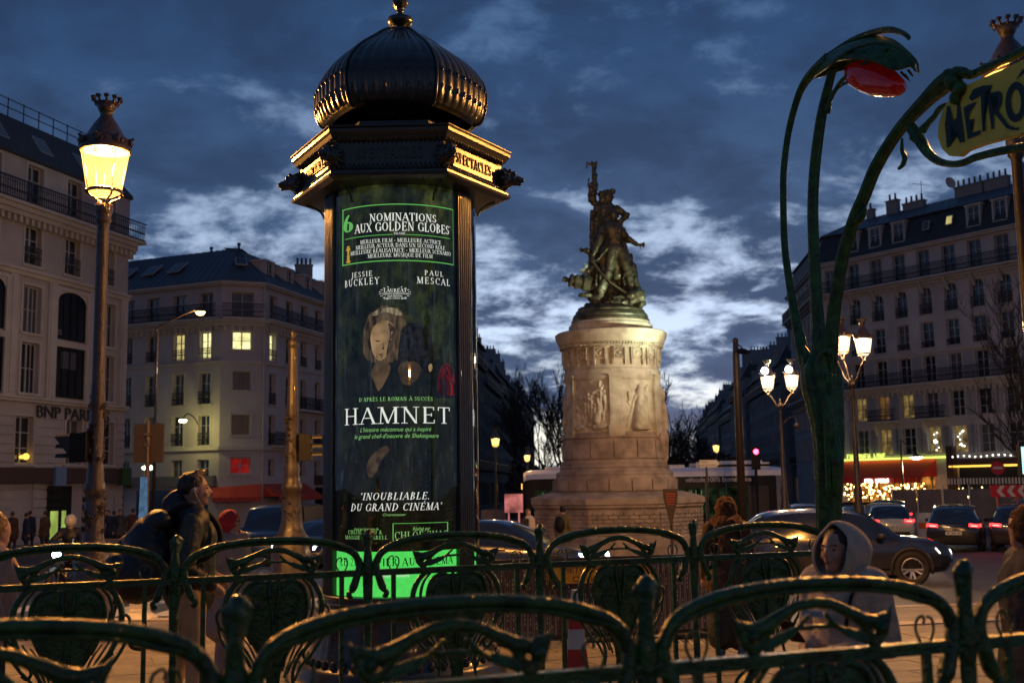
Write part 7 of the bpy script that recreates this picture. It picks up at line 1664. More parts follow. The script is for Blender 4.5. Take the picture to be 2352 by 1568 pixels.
# ================================================================== VEHICLES
PROF = dict(
 suv=dict(L=4.45, w=.90, r=.36, wb=1.32, st=[(-2.22,.50,.90,.96,.80,.55),(-2.14,.30,.96,1.08,.86,.60),(-1.95,.27,1.0,1.28,.88,.64),(-1.62,.25,1.01,1.50,.90,.66),(-1.2,.25,1.0,1.57,.90,.67),(-.5,.25,.98,1.60,.90,.68),(.15,.25,.96,1.57,.90,.67),(.6,.25,.95,1.42,.90,.66),(1.0,.25,.95,1.17,.90,.68),(1.22,.25,.96,1.03,.89,.72),(1.7,.26,.92,.97,.88,.70),(2.05,.30,.80,.86,.84,.62),(2.20,.42,.62,.68,.70,.5)]),
 sedan=dict(L=4.7, w=.90, r=.34, wb=1.38, st=[(-2.35,.45,.86,.92,.78,.55),(-2.28,.28,.94,1.02,.86,.62),(-1.9,.25,.95,1.08,.88,.64),(-1.5,.23,.95,1.22,.90,.62),(-1.0,.22,.95,1.40,.90,.60),(-.4,.22,.94,1.46,.90,.61),(.15,.22,.92,1.43,.90,.61),(.6,.22,.90,1.28,.90,.62),(1.05,.22,.90,1.05,.90,.68),(1.25,.22,.90,.96,.89,.72),(1.8,.24,.84,.88,.88,.70),(2.2,.28,.72,.78,.82,.6),(2.35,.4,.58,.62,.68,.5)]),
 van=dict(L=5.0, w=.98, r=.34, wb=1.6, st=[(-2.5,.35,1.1,1.9,.95,.86),(-2.45,.3,1.1,1.96,.97,.88),(-1.5,.28,1.1,1.98,.98,.88),(0,.28,1.1,1.98,.98,.88),(.9,.28,1.08,1.95,.98,.86),(1.3,.28,1.07,1.78,.98,.84),(1.75,.28,1.07,1.40,.97,.84),(2.0,.28,1.06,1.16,.96,.84),(2.3,.3,.98,1.05,.92,.78),(2.48,.35,.8,.9,.84,.7)]))
def wheel_meshes(r):
    k = ('wheel', r)
    if k in _wc: return _wc[k]
    b = B(); b.lathe([(r*.62, -.10), (r*.9, -.11), (r, -.08), (r, .08), (r*.9, .11), (r*.62, .10), (r*.62, -.10)], 28); ty = b.mesh('tyre', M['rubber'], True)
    b = B(); b.lathe([(r*.64, -.09), (r*.64, .095), (r*.58, .10), (r*.56, .03), (r*.56, -.09)], 28)
    for i in range(10):
        a = 2*pi*i/10+(.09 if i % 2 else -.09); d = Vector((cos(a), sin(a), 0)); t = Vector((-sin(a), cos(a), 0))
        b.add([d*.05-t*.018+Vector((0, 0, .07)), d*.05+t*.018+Vector((0, 0, .07)), d*r*.58+t*.022+Vector((0, 0, .09)), d*r*.58-t*.022+Vector((0, 0, .09)), d*.05-t*.018, d*.05+t*.018, d*r*.58+t*.022+Vector((0, 0, .05)), d*r*.58-t*.022+Vector((0, 0, .05))], [(0,1,2,3),(0,4,5,1),(1,5,6,2),(2,6,7,3),(3,7,4,0)])
    b.lathe([(0, .085), (.06, .08), (.065, .0)], 12); ri = b.mesh('rim', M['rim'])
    b = B(); b.lathe([(0, -.02), (r*.56, -.02)], 20); hb = b.mesh('brake_disc', M['black']); _wc[k] = (ty, ri, hb); return _wc[k]
def car(label, x, y, rz, kind, paint, cat='car', tail=None, head=None, group='cars waiting on the square', plate=True):
    P = PROF[kind]; root = thing('parked_car' if False else 'car' if kind != 'van' else 'van', label, cat, (x, y, gz(y)+R_), rz, group)
    st = bez([(*s,) for s in P['st']], 4); b = B(); vs = []; nr = 15; rows = []
    for s in st:
        X_, lo_, be, to_, wl_, wt = s
        hv = [(wl_*.82, lo_), (wl_*.98, lo_+.12), (wl_, (lo_+be)/2), (wl_*1.0, be-.14), (wl_*.965, be), (wt+(wl_*.965-wt)*(.0 if to_-be > .2 else .35), to_-min(.07, (to_-be)*.4)), (wt*.72, to_-.01)]
        ring = [(X_, -a, z) for a, z in hv]+[(X_, 0, to_+.01)]+[(X_, a, z) for a, z in hv[::-1]]; vs += ring; rows.append(s)
    fs = []; mi = []
    for i in range(len(rows)-1):
        xm = (rows[i][0]+rows[i+1][0])/2; cab = min(rows[i][3]-rows[i][2], rows[i+1][3]-rows[i+1][2]) > .22
        slope = abs(rows[i+1][3]-rows[i][3])/max(.01, rows[i+1][0]-rows[i][0])
        for j in range(nr-1):
            g = 0; jj = min(j, nr-2-j)
            pill = abs(xm+.42) < .06 or abs(xm-.78) < .04
            if jj == 4 and cab and not pill and xm < 1.15 and (kind != 'van' or xm > .6): g = 1
            if jj in (5, 6) and slope > .38 and (rows[i][3] > rows[i][2]+.08): g = 1
            fs.append((i*nr+j, i*nr+j+1, (i+1)*nr+j+1, (i+1)*nr+j)); mi.append(g)
        fs.append((i*nr+nr-1, i*nr, (i+1)*nr, (i+1)*nr+nr-1)); mi.append(2)
    fs += [tuple(range(nr-1, -1, -1)), tuple((len(rows)-1)*nr+j for j in range(nr))]; mi += [0, 0]
    b.v = vs; b.f = fs; b.m = mi; b.build('body', [paint, M['carglass'], M['plastic']], root, auto=42)
    r = P['r']; ty, ri, hb = wheel_meshes(r)
    for sx_ in (-1, 1):
        for sy in (-1, 1):
            c0_ = Vector((sx_*P['wb'], sy*(P['w']-.085), r)); w_ = link('wheel', hb, root, c0_); w_.rotation_euler = (-sy*pi/2, 0, 0); link('tyre', ty, w_); link('rim', ri, w_)
            a = B(); pts = [(sx_*P['wb']+(r+.055)*cos(t), sy*(P['w']-.01), r+(r+.055)*sin(t)) for t in [pi*k/12 for k in range(-1, 14)]]; a.tube(pts, .035, 6); a.build('wheel_arch', M['plastic'], root, smooth=True)
            a = B(); n = 14; ce = (sx_*P['wb'], sy*(P['w']+.003), r); a.add([ce]+[(ce[0]+(r+.05)*cos(pi*k/n), ce[1]-sy*.0, r+(r+.05)*sin(pi*k/n)) for k in range(n+1)], [(0, k+1, k+2) for k in range(n)]); a.build('wheel_well', M['black'], root)
    b = B(); 
    for sy in (-1, 1):
        b.box(-1.0, 1.0, sy*(P['w']-.01)-.02, sy*(P['w']-.01)+.02, .24, .33); b.ball((.72, sy*(P['w']+.10), 1.02), (.09, .11, .07), 8, 6)
        for q_ in (.25, -.75): b.box(q_-.09, q_+.09, sy*(P['w']+.0)-.012, sy*(P['w']+.0)+.012, .84, .865)
    b.build('trim', M['plastic'], root)
    L2_ = P['L']/2
    for sy in (-1, 1):
        b = B(); z = P['st'][1][2]-.09; b.obox((-L2_+.02, sy*.50-(.0 if sy > 0 else .30), z), (.0, .30, .03), (-.05, 0, 0), (0, 0, .10)); b.obox((-L2_+.06, sy*.80-(.0 if sy > 0 else .08), z+.02), (.22, .0+sy*.0, 0), (0, .07, 0), (0, 0, .09)); b.build('tail_light', tail or M['red'], root)
        if tail: q_ = B(); q_.obox((-L2_-.035, sy*.56-(.0 if sy > 0 else .20), z+.035), (0, .20, .01), (-.01, 0, 0), (0, 0, .02)); q_.build('light_bar', E_['tailb'], root)
        b = B(); z = P['st'][-2][2]-.12; xh_ = P['st'][-2][0]; z = .68 if kind != 'van' else .86; b.add([(L2_-.42, sy*.895, z+.10), (L2_-.03, sy*.56, z+.05), (L2_+.0, sy*.56, z-.05), (L2_-.34, sy*.895, z-.01), (L2_-.42, sy*.80, z+.10), (L2_-.12, sy*.5, z+.05)], [(0, 1, 2, 3), (0, 4, 5, 1)]); b.build('headlight', head or M['plate'], root)
    if plate:
        b = B(); b.box(-L2_-.035, -L2_-.015, -.26, .26, .62, .73); b.build('number_plate', M['plate'], root); b = B()
        for i in range(9):
            if i in (2, 6): continue
            b.box(-L2_-.038, -L2_-.0355, -.22+i*.05, -.22+i*.05+.03, .645, .705)
        b.build('plate_digits', M['text'], root)
    return root
# dark blue crossover crossing to the right, headlight on
p1 = at(1925, 1250, 24.5); car('dark blue crossover crossing the square with its headlight on, behind the hooded woman', p1.x, 24.5, radians(-6), 'suv', M['carblue'], tail=E_['tail'], head=E_['headw'])
p1 = at(2195, 1180, 40.5); car('black estate car with glowing red tail lights, right of the white car', p1.x, 40.5, radians(66), 'suv', M['carblack'], tail=E_['tail'])
p1 = at(2345, 1165, 39.5); car('dark car with glowing tail lights cut by the right edge', p1.x, 39.5, radians(62), 'suv', M['cardark'], tail=E_['tail'])
p1 = at(2028, 1170, 47); car('white car with red tail lights in the queue left of the black estate', p1.x, 47, radians(80), 'suv', M['carwhite'], tail=E_['tail'])
p1 = at(2010, 1140, 56); car('dark car ahead of the white car, one brake light showing', p1.x+.5, 56, radians(80), 'suv', M['carblack'], tail=E_['tail'])
p1 = at(1850, 1160, 50); car('pale car with red lights half hidden by the metro mast', p1.x, 50, radians(78), 'suv', M['carwhite'], tail=E_['tail'])
p1 = at(1965, 1165, 52); car('dark car with red lights between the metro mast and the white car', p1.x-.6, 50, radians(76), 'sedan', M['cardark'], tail=E_['tail'])
p1 = at(2338, 1140, 52); car('dark car at the back of the queue by the right edge', p1.x, 51, radians(66), 'suv', M['carblack'], tail=E_['tail'])
p1 = at(1170, 1260, 25.0); car('dark blue saloon passing right of the advertising column with its headlight lit', p1.x-.2, 25.0, radians(-14), 'sedan', M['carblue'], head=E_['head'])
p1 = at(612, 1240, 37); car('dark blue van facing the camera with white headlights, behind the lantern-less post', p1.x, 39.5, radians(-93), 'van', M['van'], 'van', head=E_['head'], plate=False)
p1 = at(745, 1230, 37); car('dark car with a white headlight beside the advertising column', p1.x+.1, 36, radians(-100), 'sedan', M['carblack'], head=E_['head'])
for (u, v, Y_, s) in ((605, 1246, 36.6, .10), (714, 1242, 34.0, .12)): pass
# ---- bus
YB = 50.0; xb0, xb1 = at(1203, 1150, YB).x, at(1790, 1150, YB).x; bus = thing('city_bus', 'white and black city bus crossing behind the monument, facing left', 'bus', (0, YB, gz(50)+R_)); LBs = xb1-xb0
def busring(x, dz, ty): return [(x, y, z) for y, z in ((-1.27, .30), (-1.29, .6), (-1.29, 1.1), (-1.29, 2.84), (-1.24, 3.06), (-1.0, 3.20+dz), (0, 3.25+dz), (1.0, 3.20+dz), (1.24, 3.06), (1.29, 2.84), (1.29, .6), (1.27, .30))]
b = B(); xs_ = [xb0+.0, xb0+.1, xb0+.35, xb0+.9, xb0+4, xb0+8, xb1-.4, xb1-.08, xb1]; vs = []; n = 12
for i, x in enumerate(xs_):
    sc_ = (.86, .95, .99, 1, 1, 1, 1, .985, .95)[i]; vs += [(x, y*sc_, 1.6+(z-1.6)*(.9, .96, .99, 1, 1, 1, 1, .985, .96)[i]) for _, y, z in busring(x, 0, 0)]
mi = []; fs = []
for i in range(len(xs_)-1):
    for j in range(n):
        m = 0 if j in (3, 4, 5, 6, 7, 8) else (2 if j in (0, 1) and False else 0)
        if j == 2: m = 1
        if j in (0, 1) : m = 1
        if i >= len(xs_)-3: m = 2 if j in (0, 1, 2) else m
        fs.append((i*n+j, i*n+(j+1) % n, (i+1)*n+(j+1) % n, (i+1)*n+j)); mi.append(m)
fs += [tuple(range(n-1, -1, -1)), tuple((len(xs_)-1)*n+j for j in range(n))]; mi += [1, 2]; b.v, b.f, b.m = vs, fs, mi
b.build('body', [M['buswhite'], M['busblack'], M['busgrey'], M['busgrey']], bus, auto=28)
b = B(); b.box(xb1-3.8, xb1-.6, -1.0, 1.0, 3.2, 3.42); b.box(xb1-3.5, xb1-.9, -.95, .95, 3.42, 3.50); b.box(xb1-10.4, xb1-4.3, -.85, .85, 3.2, 3.36); b.build('roof_pod', M['buswhite'], bus, auto=20); b = B(); b.box(xb1-3.7, xb1-.5, -1.02, -1.0, 3.24, 3.34); b.build('roof_vent', M['black'], bus)
for i in range(8):
    x0 = xb0+.5+i*1.33
    if x0 > xb1-2.7: break
    b = B(); b.box(x0, x0+1.25, -1.305, -1.292, 1.05, 2.35); w_ = b.build('window', E_['businner'], bus); b = B(); b.box(x0-.03, x0+.0, -1.31, -1.292, 1.0, 2.4); b.box(x0, x0+1.25, -1.31, -1.292, 1.9, 1.93); b.build('window_bar', M['busblack'], w_)
b = B(); rg = random.Random(6)
for i in range(11): x = xb0+.8+rg.uniform(0, 8.4); b.box(x, x+.03, -1.309, -1.306, 1.2, 2.25)
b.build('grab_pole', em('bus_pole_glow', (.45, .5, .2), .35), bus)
b = B(); b.box(xb1-2.5, xb1-.75, -1.305, -1.292, .75, 2.4); b.build('engine_panel', M['plastic'], bus); b = B()
for q_ in (xb1-2.6, xb1-3.5): b.box(q_, q_+.03, -1.31, -1.292, .5, 2.6)
b.build('panel_joint', M['busgrey'], bus)
flat_text(bus, 'lettering', 'véhicule 100% biométhane', (at(1574, 1097, YB-1.3).x, -1.314, 2.60), (1, 0, 0), (0, 0, 1), .21, M['textw'], width=2.85, depth_=.002, n=(0, -1, 0)); flat_text(bus, 'lettering', '6396', (at(1711, 1097, YB-1.3).x, -1.314, 2.62), (1, 0, 0), (0, 0, 1), .11, M['textw'], width=.28, depth_=.002, n=(0, -1, 0))
flat_text(bus, 'lettering', 'île-de-france', (at(1640, 1185, YB-1.3).x, -1.314, .62), (1, 0, 0), (0, 0, 1), .30, M['textw'], width=1.75, depth_=.002, n=(0, -1, 0)); flat_text(bus, 'lettering', 'mobilités', (at(1698, 1192, YB-1.3).x, -1.314, .44), (1, 0, 0), (0, 0, 1), .12, M['textw'], width=.62, depth_=.002, n=(0, -1, 0))
xq = at(1735, 1180, YB-1.3).x; b = B(); b.box(xq, xq+.42, -1.303, -1.299, .42, .86); b.build('logo_panel', M['busgrey'], bus); b = B(); b.ball((xq+.21, -1.31, .76), (.04, .01, .04), 8, 6)
for (a, e) in (((.12, .48), (.2, .64)), ((.2, .64), (.3, .48)), ((.1, .62), (.2, .68)), ((.2, .68), (.32, .6))): b.tube([(xq+a[0], -1.308, a[1]), (xq+e[0], -1.308, e[1])], .02, 5)
b.build('logo_mark', M['textw'], bus)
for x in (xb0+2.6, at(1725/1.063, 1213, YB-1.3).x, ):
    for sy in (-1, 1):
        ty, ri, hb = wheel_meshes(.48); w_ = link('wheel', hb, bus, (x, sy*1.20, .48)); w_.rotation_euler = (-sy*pi/2, 0, 0); link('tyre', ty, w_); link('rim', ri, w_)
b = B(); b.box(xb0-.06, xb0+.02, -1.0, 1.0, 1.0, 2.7); b.build('windscreen', M['busblack'], bus); b = B(); b.box(xb0-.09, xb0-.06, -.8, .8, 2.4, 2.65); b.build('destination_screen', E_['yel'], bus)
b = B()
for z in (1.0, 1.5, 2.5): b.box(xb1+.0, xb1+.05, -1.2, -1.05, z, z+.22)
b.build('tail_light', E_['tail'], bus)
# ---- motorcycle and rider
pm = at(153, 1250, 24); mo_ = thing('motorcycle', 'motorcycle with a bright white headlight coming forward, left of the street lamp post', 'motorcycle', (pm.x, 24, gz(24)+R_))
b = B(); b.lathe([(.28, -.05), (.33, -.05), (.34, 0), (.33, .05), (.28, .05)], 24); o = b.build('wheel', M['rubber'], mo_, smooth=True, loc=(0, -.6, .33)); o.rotation_euler = (0, pi/2, 0); o2 = o.copy(); COL.objects.link(o2); o2.location = (0, .65, .33)
fuse('body', [((0, -.45, .75), (0, .4, .8), .13, .15, 0), ((0, .3, .85), (0, .85, .88), .12, .10, 0), ((0, -.5, .95), (0, -.48, 1.05), .14, .16, 0), ((0, 0, .4), (0, .1, .6), .15, .17, 0), ((-.07, -.6, .33), (-.07, -.45, .95), .025, .03, 0), ((.07, -.6, .33), (.07, -.45, .95), .025, .03, 0), ((-.34, -.38, 1.08), (.34, -.38, 1.08), .02, .02, 0), ((-.3, -.42, 1.1), (-.32, -.42, 1.25), .02, .04, 0), ((.3, -.42, 1.1), (.32, -.42, 1.25), .02, .04, 0)], M['carblack'], .03, mo_)
b = B(); b.ball((.06, -.66, .93), (.09, .05, .08), 10, 8); b.build('headlight', em('motorcycle_headlight', (.75, .95, 1), 60), mo_, smooth=True)

# ================================================================== PEOPLE
DJ = dict(pel=(0, 0, .95), wst=(0, 0, 1.10), cst=(0, 0, 1.32), nek=(0, 0, 1.50), hed=(0, -.015, 1.635), sl=(-.19, 0, 1.43), sr=(.19, 0, 1.43), el=(-.25, .03, 1.14), er=(.25, .03, 1.14), hl=(-.26, -.06, .88), hr=(.26, -.06, .88),
          pl=(-.10, 0, .92), pr=(.10, 0, .92), kl=(-.11, -.03, .50), kr=(.11, -.03, .50), al=(-.11, .03, .10), ar=(.11, .03, .10), tl=(-.12, -.13, .04), tr=(.12, -.13, .04))
def person(label, x, y, z, rz, h=1.75, mats=('skin', 'jacket', 'navy', 'black'), J={}, hair='hairbr', voxel=.025, group=None, extra=(), coat=0, hairp=None, bulk=1.0, face=False, fingers=False, bumpy=.0, hat=None):
    root = thing('person', label, 'person', (x, y, z), rz, group); j = dict(DJ); j.update(J); V = {k: Vector(v) for k, v in j.items()}
    c = lambda a, b_, r0, r1, m: (V[a] if isinstance(a, str) else Vector(a), V[b_] if isinstance(b_, str) else Vector(b_), r0, r1, m); H = V['hed']
    pr = [((H.x, H.y, H.z), (.076, .092, .112), 0), c(H+Vector((0, -.035, -.05)), H+Vector((0, -.045, -.075)), .055, .042, 0), c('nek', H+Vector((0, .01, -.06)), .055, .055, 0), c(V['nek']-Vector((0, 0, .06)), V['nek'], .075*bulk, .062, 1),
          c(V['sl']+Vector((.03, 0, .0)), V['sr']-Vector((.03, 0, .0)), .085*bulk, .085*bulk, 1), c('cst', 'wst', .145*bulk, .135*bulk, 1), c((V['cst']+Vector((-.07, 0, .02))), V['wst']+Vector((-.04, 0, 0)), .115*bulk, .11*bulk, 1), c((V['cst']+Vector((.07, 0, .02))), V['wst']+Vector((.04, 0, 0)), .115*bulk, .11*bulk, 1), c('wst', 'pel', .135*bulk, .145*bulk, 1),
          c('sl', 'el', .068*bulk, .056*bulk, 1), c('sr', 'er', .068*bulk, .056*bulk, 1), c('el', V['hl'].lerp(V['el'], .12), .055*bulk, .043*bulk, 1), c('er', V['hr'].lerp(V['er'], .12), .055*bulk, .043*bulk, 1),
          c('pl', 'kl', .095, .068, 2), c('pr', 'kr', .095, .068, 2), c('kl', 'al', .066, .052, 2), c('kr', 'ar', .066, .052, 2), c(V['al'], 'tl', .048, .038, 3), c(V['ar'], 'tr', .048, .038, 3)]
    if coat: 
        for s in (-1, 1): pr.append(c(V['pel']+Vector((s*.05, 0, 0)), V['pel']+Vector((s*.09, 0, -coat)), .15*bulk, .16*bulk, 1))
    for e_, h_ in (('el', 'hl'), ('er', 'hr')):
        d = (V[h_]-V[e_]).normalized(); w0 = V[h_]; pr.append(c(w0-d*.02, w0+d*.055, .032, .036, 0))
        if fingers:
            sd = d.cross(Vector((0, 1, 0))).normalized() if abs(d.y) < .9 else Vector((1, 0, 0)); cu = Vector((0, 0, -1)) if abs(d.z) < .7 else Vector((0, -1, 0))
            for i in range(4): ln = (.058, .068, .064, .05)[i]; a_ = w0+d*.075+sd*(.018*(i-1.5)); k_ = a_+(d*.75+cu*.5).normalized()*ln*.55; pr += [c(a_, k_, .0095, .009, 0), c(k_, k_+(d*.2+cu).normalized()*ln*.6, .009, .0075, 0)]
            a_ = w0+d*.03+sd*.03; pr += [c(a_, a_+(d*.6+sd*.6).normalized()*.04, .012, .010, 0), c(a_+(d*.6+sd*.6).normalized()*.04, a_+(d*.6+sd*.6).normalized()*.04+(d-sd*.1+cu*.4).normalized()*.03, .010, .008, 0)]
        else: pr.append(c(w0+d*.05, w0+d*.12, .03, .018, 0))
    if face:
        for s in (-1, 1): pr += [c(H+Vector((s*.078, .012, .0)), H+Vector((s*.082, .02, -.02)), .012, .010, 0), c(H+Vector((s*.028, -.078, .022)), H+Vector((s*.045, -.070, .022)), .011, .009, 0), c(H+Vector((s*.036, -.066, -.03)), H+Vector((s*.034, -.066, -.035)), .022, .02, 0)]
        pr += [c(H+Vector((0, -.088, .01)), H+Vector((0, -.108, -.022)), .008, .012, 0), c(H+Vector((-.012, -.092, -.052)), H+Vector((.012, -.092, -.052)), .009, .009, 0), c(H+Vector((-.011, -.088, -.064)), H+Vector((.011, -.088, -.064)), .009, .009, 0), c(H+Vector((0, -.078, -.092)), H+Vector((0, -.08, -.094)), .022, .02, 0)]
    for e in extra: pr.append(e)
    s_ = h/1.75; body = fuse('body', pr, [M[m] for m in mats], voxel, root, smooth=2, bumpy=bumpy, bfreq=9)
    root.scale = (s_,)*3
    if face:
        for s in (-1, 1):
            b = B(); b.ball(H+Vector((s*.033, -.0795, .006)), (.0135, .008, .0055), 8, 6); b.build('eye', mat('eye_dark', (.02, .015, .012), .2), root, smooth=True)
            b = B(); b.tube(bez([H+Vector((s*.018, -.092, .026)), H+Vector((s*.035, -.088, .031)), H+Vector((s*.052, -.076, .027))], 3), .0035, 5); b.build('eyebrow', M['hairbr'], root, smooth=True)
        b = B(); b.ball(H+Vector((0, -.097, -.058)), (.019, .006, .006), 8, 6); b.build('lips', mat('lips', (.25, .07, .06), .4), root, smooth=True)
    if hair or hairp:
        hp_ = hairp or [((H.x, H.y+.022, H.z+.03), (.086, .092, .098), 0)]; fuse('hair', hp_, M[hair], max(voxel*.7, .01), root, smooth=1, bumpy=.006, bfreq=30)
    return root
def child(root, name, prims, m, voxel=.02, **k): return fuse(name, prims, M[m] if isinstance(m, str) else m, voxel, root, **k)
H0 = Vector(DJ['hed'])
# man with a large bag, seen from behind right, head turned to the right
ym = 8.1; pm = at(438, 1300, ym); man = person('man in black hooded jacket and beige trousers with earphones, profile facing right', pm.x, ym, 0, radians(112), 1.87, ('skin', 'jacket', 'beige', 'black'),
    dict(el=(-.27, .10, 1.15), hl=(-.25, -.12, 1.00), er=(.24, .06, 1.15), hr=(.20, -.18, 1.03), al=(-.13, -.02, .1), tl=(-.14, -.18, .04), kr=(.13, .04, .5), ar=(.14, .16, .1), tr=(.15, .02, .04)), 'hairbr', .013, face=True, fingers=True, bulk=1.2, bumpy=.006,
    hairp=[((H0.x, H0.y+.022, H0.z+.028), (.084, .096, .094), 0)]+[((.03*sin(i*1.7), -.05+.02*(i % 4), H0.z+.085), (.03*sin(i*1.7)+.015, -.095+.025*(i % 4), H0.z+.125), .022, .010, 0) for i in range(8)])
child(man, 'hood', [((0, .09, 1.50), (.14, .09, .085), 0), ((-.11, .05, 1.47), (.11, .05, 1.47), .07, .07, 0), ((-.10, -.02, 1.50), (-.05, -.09, 1.44), .045, .04, 0), ((.10, -.02, 1.50), (.05, -.09, 1.44), .045, .04, 0), ((0, .12, 1.54), (0, .10, 1.58), .08, .06, 0)], 'jacket', .014, bumpy=.006, bfreq=12)
child(man, 'sleeve_panel', [((-.235, .02, 1.40), (-.275, .06, 1.18), .080, .070, 0)], 'olive', .012, bumpy=.007, bfreq=16)
bag = thing('backpack', 'large bulging dark backpack on the back of the man at the left', 'backpack', (pm.x, ym, 0), radians(118)); bag.scale = (1.07,)*3
child(bag, 'bag_body', [((0, .28, 1.20), (.22, .17, .26), 0), ((0, .34, 1.08), (.23, .19, .19), 0), ((-.05, .22, 1.43), (.17, .10, .07), 0), ((.05, .46, 1.12), (.13, .09, .13), 0), ((.16, .38, 1.22), (.09, .09, .12), 0)], 'jacket', .018, bumpy=.014, bfreq=9)
b = B(); b.tube(bez([(-.13, .18, 1.48), (-.15, .05, 1.53), (-.15, -.12, 1.42), (-.17, -.14, 1.25), (-.17, .1, 1.08)], 5), .02, 6); b.tube(bez([(.13, .18, 1.48), (.15, .05, 1.53), (.15, -.12, 1.42), (.17, -.14, 1.25)], 5), .02, 6); b.build('strap', M['black'], bag, smooth=True)
b = B(); b.tube(bez([(-.12, .62, 1.02), (-.15, .75, .98), (-.1, .82, 1.12)], 5), .014, 6); b.tube(bez([(.0, .45, .92), (.02, .5, .82), (-.03, .4, .72), (.04, .36, .62), (.0, .28, .60)], 6), .013, 6); b.tube([(.1, .45, .95), (.12, .5, .72)], .02, 6); b.build('hanging_strap', M['brownc'], bag, smooth=True)
b = B(); b.tube(bez([(-.085, .0, 1.63), (-.08, -.03, 1.57), (-.05, -.08, 1.50)], 4), .003, 5); b.ball((-.083, -.005, 1.633), .011, 6, 5); b.build('earphone', M['signw'], man, smooth=True)
# hooded woman
yw = 5.35; pw = at(1925, 1270, yw); Jw = dict(hed=(0, -.045, 1.60), nek=(0, .0, 1.47), el=(-.24, .02, 1.12), hl=(-.07, -.26, 1.10), er=(.24, .02, 1.12), hr=(.05, -.27, 1.09)); Hw = Vector(Jw['hed'])
wo_ = person('young woman in a beige hooded sweatshirt looking down at her phone, right foreground', pw.x+.02, yw, -.012, radians(-52), 1.56, ('skin', 'hoodie', 'navy', 'black'), Jw, 'hairbr', .011, face=True, fingers=True, bulk=1.12, bumpy=.004)
wo_.rotation_euler = (0, 0, radians(-50))
def hood_mesh(root, m, m2):
    b = B(); n = 26; r = 16; vs = []; 
    # shell swept from the face opening to the back of the head
    for i in range(r):
        t = i/(r-1); yy_ = -.105+.265*t; w_ = .118*sqrt(max(.0, 1-((t-.35)/.68)**2))+.004; hh_ = .150*sqrt(max(0, 1-((t-.32)/.70)**2))+.004; zc_ = Hw.z+.00-.05*t
        for j in range(n):
            a = 2*pi*j/n; k_ = 1.0 if sin(a) > 0 else 1.22; vs.append((w_*cos(a)*(1-.18*max(0, sin(a))**2), yy_+.05*max(0, sin(a))-.0+.012*sin(3*a), zc_+hh_*k_*sin(a)+.006*sin(9*t+5*a)))
    b.add(vs, [(i*n+j, i*n+(j+1) % n, (i+1)*n+(j+1) % n, (i+1)*n+j) for i in range(r-1) for j in range(n)]); b.add([], [])
    o = b.build('hood', [m], root, smooth=True); s = o.modifiers.new('s', 'SOLIDIFY'); s.thickness = .012; s.offset = 1; u = o.modifiers.new('u', 'SUBSURF'); u.levels = 1; u.render_levels = 2
    q = B(); q.tube([vs[j]for j in list(range(n))+[0]], .0085, 7); q.build('hood_seam', m, root, smooth=True); return o
hood_mesh(wo_, M['hoodie'], M['hoodiein'])
child(wo_, 'hood_collar', [((-.11, .03, 1.45), (.11, .03, 1.45), .06, .06, 0), ((-.09, -.02, 1.47), (-.02, -.12, 1.40), .045, .035, 0), ((.09, -.02, 1.47), (.02, -.12, 1.40), .045, .035, 0), ((0, .08, 1.5), (0, .07, 1.55), .08, .06, 0)], 'hoodie', .012, bumpy=.004, bfreq=14)
child(wo_, 'sweatshirt_hem', [((-.07, 0, .93), (.07, 0, .93), .165, .165, 0)], 'hoodie', .014, bumpy=.004)
b = B(); b.tube(bez([(.12, .09, 1.50), (.16, -.02, 1.50), (.13, -.13, 1.38), (.10, -.16, 1.2)], 5), .010, 6); b.build('bag_strap', M['black'], wo_, smooth=True)
b = B(); b.box(-.16, -.02, -.165, -.160, 1.255, 1.295); b.build('chest_patch', M['plate'], wo_); flat_text(wo_, 'lettering', 'STUDIO', (-.15, -.1655, 1.264), (1, 0, 0), (0, 0, 1), .022, M['text'], width=.12, depth_=.001, n=(0, -1, 0))
ph = thing('phone', 'dark mobile phone held in the hooded woman\'s hands', 'phone', wo_.matrix_basis @ Vector((0, 0, 0))); ph.rotation_euler = wo_.rotation_euler; ph.location = wo_.location; b = B(); b.obox((-.05, -.36, 1.035), (.075, 0, 0), (0, -.10, .10), (0, .006, .006)); b.build('case', M['black'], ph)
# others near
pp2 = at(1672, 1300, 11.0); fp = person('person in brown jacket, fur hood and long dark skirt walking away, right of the monument', pp2.x, 11.0, 0, radians(172), 1.58, ('skin', 'brownc', 'jeans', 'black'), dict(al=(-.11, .10, .1), tl=(-.12, -.06, .04)), None, .016, bulk=1.02, coat=.10, bumpy=.01)
child(fp, 'fur_hood', [((0, .02, 1.64), (.12, .12, .13), 0), ((-.10, .04, 1.50), (.10, .04, 1.50), .07, .07, 0), ((0, .10, 1.47), (.14, .09, .09), 0)], 'fur', .014, bumpy=.016, bfreq=26); child(fp, 'skirt', [((-.06, 0, .95), (-.10, 0, .28), .13, .15, 0), ((.06, 0, .95), (.10, 0, .28), .13, .15, 0)], 'jacket', .02, bumpy=.01, bfreq=6)
b = B(); b.tube(bez([(-.12, .16, 1.15), (-.13, .17, 1.35), (-.12, .06, 1.5)], 4), .02, 6); b.tube(bez([(.12, .16, 1.15), (.13, .17, 1.35), (.12, .06, 1.5)], 4), .02, 6); b.build('strap', M['black'], fp, smooth=True)
pl_ = at(8, 1260, 7.6); pe1 = person('person with fair hair and pale pink-grey sweatshirt cut by the left edge', pl_.x-.06, 7.6, 0, radians(120), 1.60, ('skinpale', 'pinkc', 'navy', 'black'), {}, 'hairbl', .016, bulk=1.25, hairp=[((H0.x, H0.y+.03, H0.z+.02), (.10, .11, .12), 0), ((0, .06, 1.60), (0, .10, 1.40), .09, .07, 0)], bumpy=.008)
